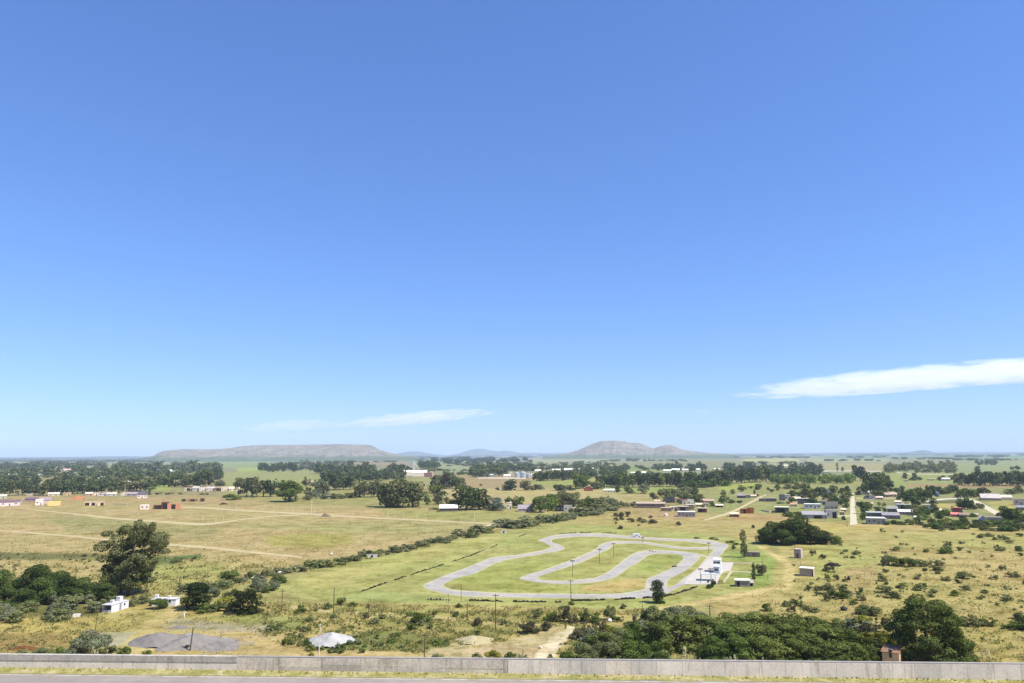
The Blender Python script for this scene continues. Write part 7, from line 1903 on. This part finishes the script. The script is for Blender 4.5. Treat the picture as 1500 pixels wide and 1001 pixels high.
def culvert(px, py, wpx, label):
    p = P(px, py); W = wid(px, py, wpx)
    t = thing('culvert', p, label, 'culvert', R(6))
    mc = plain(A((224, 218, 204)), 0.9, 0.2, 0.8)
    MB().box(-W / 2, W / 2, 0, 0.3, 0, 1.3).obj('headwall', mc, t)
    MB().box(-W / 2 - 0.1, W / 2 + 0.1, -0.1, 0.4, 1.302, 1.45).obj('coping', mc, t)
    MB().cone((0, 0), 0.5, 0.5, 0, 0.02, 14)
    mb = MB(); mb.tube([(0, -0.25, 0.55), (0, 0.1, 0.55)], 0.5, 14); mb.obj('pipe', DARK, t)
culvert(738, 781, 9, 'white concrete culvert where the stream passes the hedgerow gap')
culvert(545, 817, 15, 'long pale concrete culvert in the hedgerow below the pasture')
# old white slab / trough near the small hut
t = thing('concrete_trough', P(109, 904.5), 'white concrete trough in the grass near the small white hut', 'trough', R(20))
mw = plain(A((232, 224, 216)), 0.9, 0.2, 1)
mb = MB(); mb.box(-1.3, 1.3, 0, 0.15, 0, 0.75).box(-1.3, 1.3, 1.25, 1.4, 0, 0.75).box(-1.3, -1.15, 0.15, 1.25, 0, 0.75).box(1.15, 1.3, 0.15, 1.25, 0, 0.75); mb.obj('basin', mw, t)
MB().box(-1.15, 1.15, 0.15, 1.25, 0.0, 0.45).obj('bottom_slab', mw, t)
# bleached dead trunk
mb = MB()
mb.tube([(-1.4, 0, 0.1), (-0.5, 0.2, 0.9), (0.4, 0.1, 1.5), (0.9, 0.3, 1.7)], [0.16, 0.14, 0.10, 0.05], 8)
mb.tube([(0.3, 0.1, 1.4), (0.55, -0.4, 0.5), (0.6, -0.7, 0.0)], [0.10, 0.08, 0.05], 7)
mb.tube([(0.0, 0.15, 1.25), (0.3, 0.6, 2.0)], [0.07, 0.03], 6)
o = mb.obj('dead_trunk', plain(A((226, 216, 198)), 0.95, 0.25, 3), None, True)
o.location = P(268, 906); tag(o, 'bleached white dead trunk lying propped in the weeds above the gravel', 'dead trunk')

def car(px, pyb, wpx, col, label, rz=0, van=False):
    p = P(px, pyb); k = wid(px, pyb, wpx) / 4.3
    t = thing('parked_car', p, label, 'car', R(rz)); t.scale = (max(k, 1),) * 3
    m = plain(A(col), 0.35, 0.08, 1, 0.0, 0.5)
    prof = [(-2.1, .3), (2.1, .3), (2.15, .75), (1.3, .9), (0.8, 1.42), (-1.1, 1.45), (-1.9, .95), (-2.15, .8)] if not van else [(-2.2, .3), (2.2, .3), (2.2, 1.0), (1.8, 1.2), (1.4, 1.9), (-2.15, 1.95), (-2.2, .8)]
    MB().prism(prof, 0, 1.75).obj('body', m, t)
    MB().prism([(-1.5, .95), (1.1, .95), (0.7, 1.35), (-1.05, 1.37)], -0.02, 1.77).obj('window', GLASS, t)
    for x in (-1.35, 1.35):
        for y in (0.05, 1.7):
            mb = MB(); mb.tube([(x, y - 0.12, .32), (x, y + 0.12, .32)], 0.32, 14); wl = mb.obj('wheel', DARK, t)
    return t
car(749.5, 768.2, 6, (46, 44, 50), 'dark parked car nearer the stream-side hedge on the pasture road', 4)
car(756, 768.2, 6, (58, 46, 46), 'dark reddish parked car just beside the other dark car on the pasture road', -6)
car(933, 787.2, 9, (236, 234, 230), 'white van parked beyond the back straight', 2, True)

# ------------------------------------------------------------------ clouds, haze
def cloud(px, py, wpx, hpx, dist, tilt, label, dens, seed, thick=1.0, lo=0.42, hi=0.62, name='cloud', ragged=2.0):
    d = ray(px, py); d = d / math.hypot(d[0], d[1])
    c = CAM + d * dist
    W, H = wpx / F * dist, hpx / F * dist
    me = bpy.data.meshes.new(name)
    import bmesh
    bm = bmesh.new(); bmesh.ops.create_icosphere(bm, subdivisions=4, radius=1.0)
    for v in bm.verts:
        v.co.z = v.co.z if v.co.z > 0 else v.co.z * 0.75
    bm.to_mesh(me); bm.free()
    o = link(name, me)
    o.location = c
    o.scale = (W / 2, W * 0.22 * thick, H / 2)
    o.rotation_euler = (0, -tilt, -math.atan2(d[0], d[1]))
    m, nt, N, L = new_mat('cloud_vapour')
    tc = N.new('ShaderNodeTexCoord')
    mp = N.new('ShaderNodeMapping'); mp.inputs['Location'].default_value = (seed * 3.1, seed * 1.7, 0); mp.inputs['Scale'].default_value = (1.1 + W / 2600.0, 1.4, 1.25)
    L.new(tc.outputs['Object'], mp.inputs['Vector'])
    nz = noise(N, L, 2.0, 8, 0.66, mp.outputs[0])
    ln = N.new('ShaderNodeVectorMath'); ln.operation = 'LENGTH'
    L.new(tc.outputs['Object'], ln.inputs[0])
    e = vmath(N, L, 'SUBTRACT', 1.0, ln.outputs['Value'])
    f = vmath(N, L, 'ADD', vmath(N, L, 'MULTIPLY', e, 0.60), vmath(N, L, 'MULTIPLY', vmath(N, L, 'SUBTRACT', nz, 0.5), ragged))
    mr = N.new('ShaderNodeMapRange'); mr.interpolation_type = 'SMOOTHSTEP'
    mr.inputs['From Min'].default_value = lo - 0.42 + 0.02; mr.inputs['From Max'].default_value = hi - 0.42 + 0.12
    mr.inputs['To Min'].default_value = 0; mr.inputs['To Max'].default_value = dens
    L.new(f, mr.inputs['Value'])
    ev = vmath(N, L, 'MULTIPLY', mr.outputs[0], vmath(N, L, 'MINIMUM', vmath(N, L, 'MULTIPLY', e, 6.0), 1.0))
    pv = N.new('ShaderNodeVolumePrincipled')
    pv.inputs['Color'].default_value = (1, 1, 1, 1)
    pv.inputs['Anisotropy'].default_value = 0.1
    L.new(ev, pv.inputs['Density'])
    ot = N.new('ShaderNodeOutputMaterial')
    L.new(pv.outputs[0], ot.inputs['Volume'])
    me.materials.append(m)
    return tag(o, label, 'cloud')
cloud(1335, 557, 470, 35, 9000, 0.045, 'long white lens-shaped cloud hanging low over the flat horizon', 0.0027, 2, ragged=2.5)
cloud(1520, 543, 190, 38, 9600, 0.05, 'taller white cloud head at the end of the long lens-shaped cloud', 0.0027, 5, ragged=2.5)
cloud(610, 613, 250, 22, 12000, 0.085, 'thin broken white cloud streak above the blue hill', 0.0018, 8, ragged=3.0)
cloud(430, 624, 160, 20, 12500, 0.06, 'faint pale wisp trailing off over the flat-topped hill', 0.0012, 11, ragged=3.0)
cloud(1030, 603.5, 28, 9, 12500, 0.0, 'tiny faint puff of cloud over the twin-peaked hill', 0.0016, 14)

HAZE_TOP = 330.0
hz = MB().box(-34000, 34000, -600, 33500, -4.0, HAZE_TOP)
hm, nt, N, L = new_mat('haze_air')
pv = N.new('ShaderNodeVolumePrincipled')
pv.inputs['Color'].default_value = (0.64, 0.77, 0.95, 1)
pv.inputs['Density'].default_value = 5.5e-5
pv.inputs['Anisotropy'].default_value = 0.0
o = N.new('ShaderNodeOutputMaterial')
L.new(pv.outputs[0], o.inputs['Volume'])
h = hz.obj('haze', hm)
h['kind'] = 'stuff'
h['label'] = 'pale blue summer haze over the plain'
print('trees', NTREE, 'objects', len(bpy.data.objects))
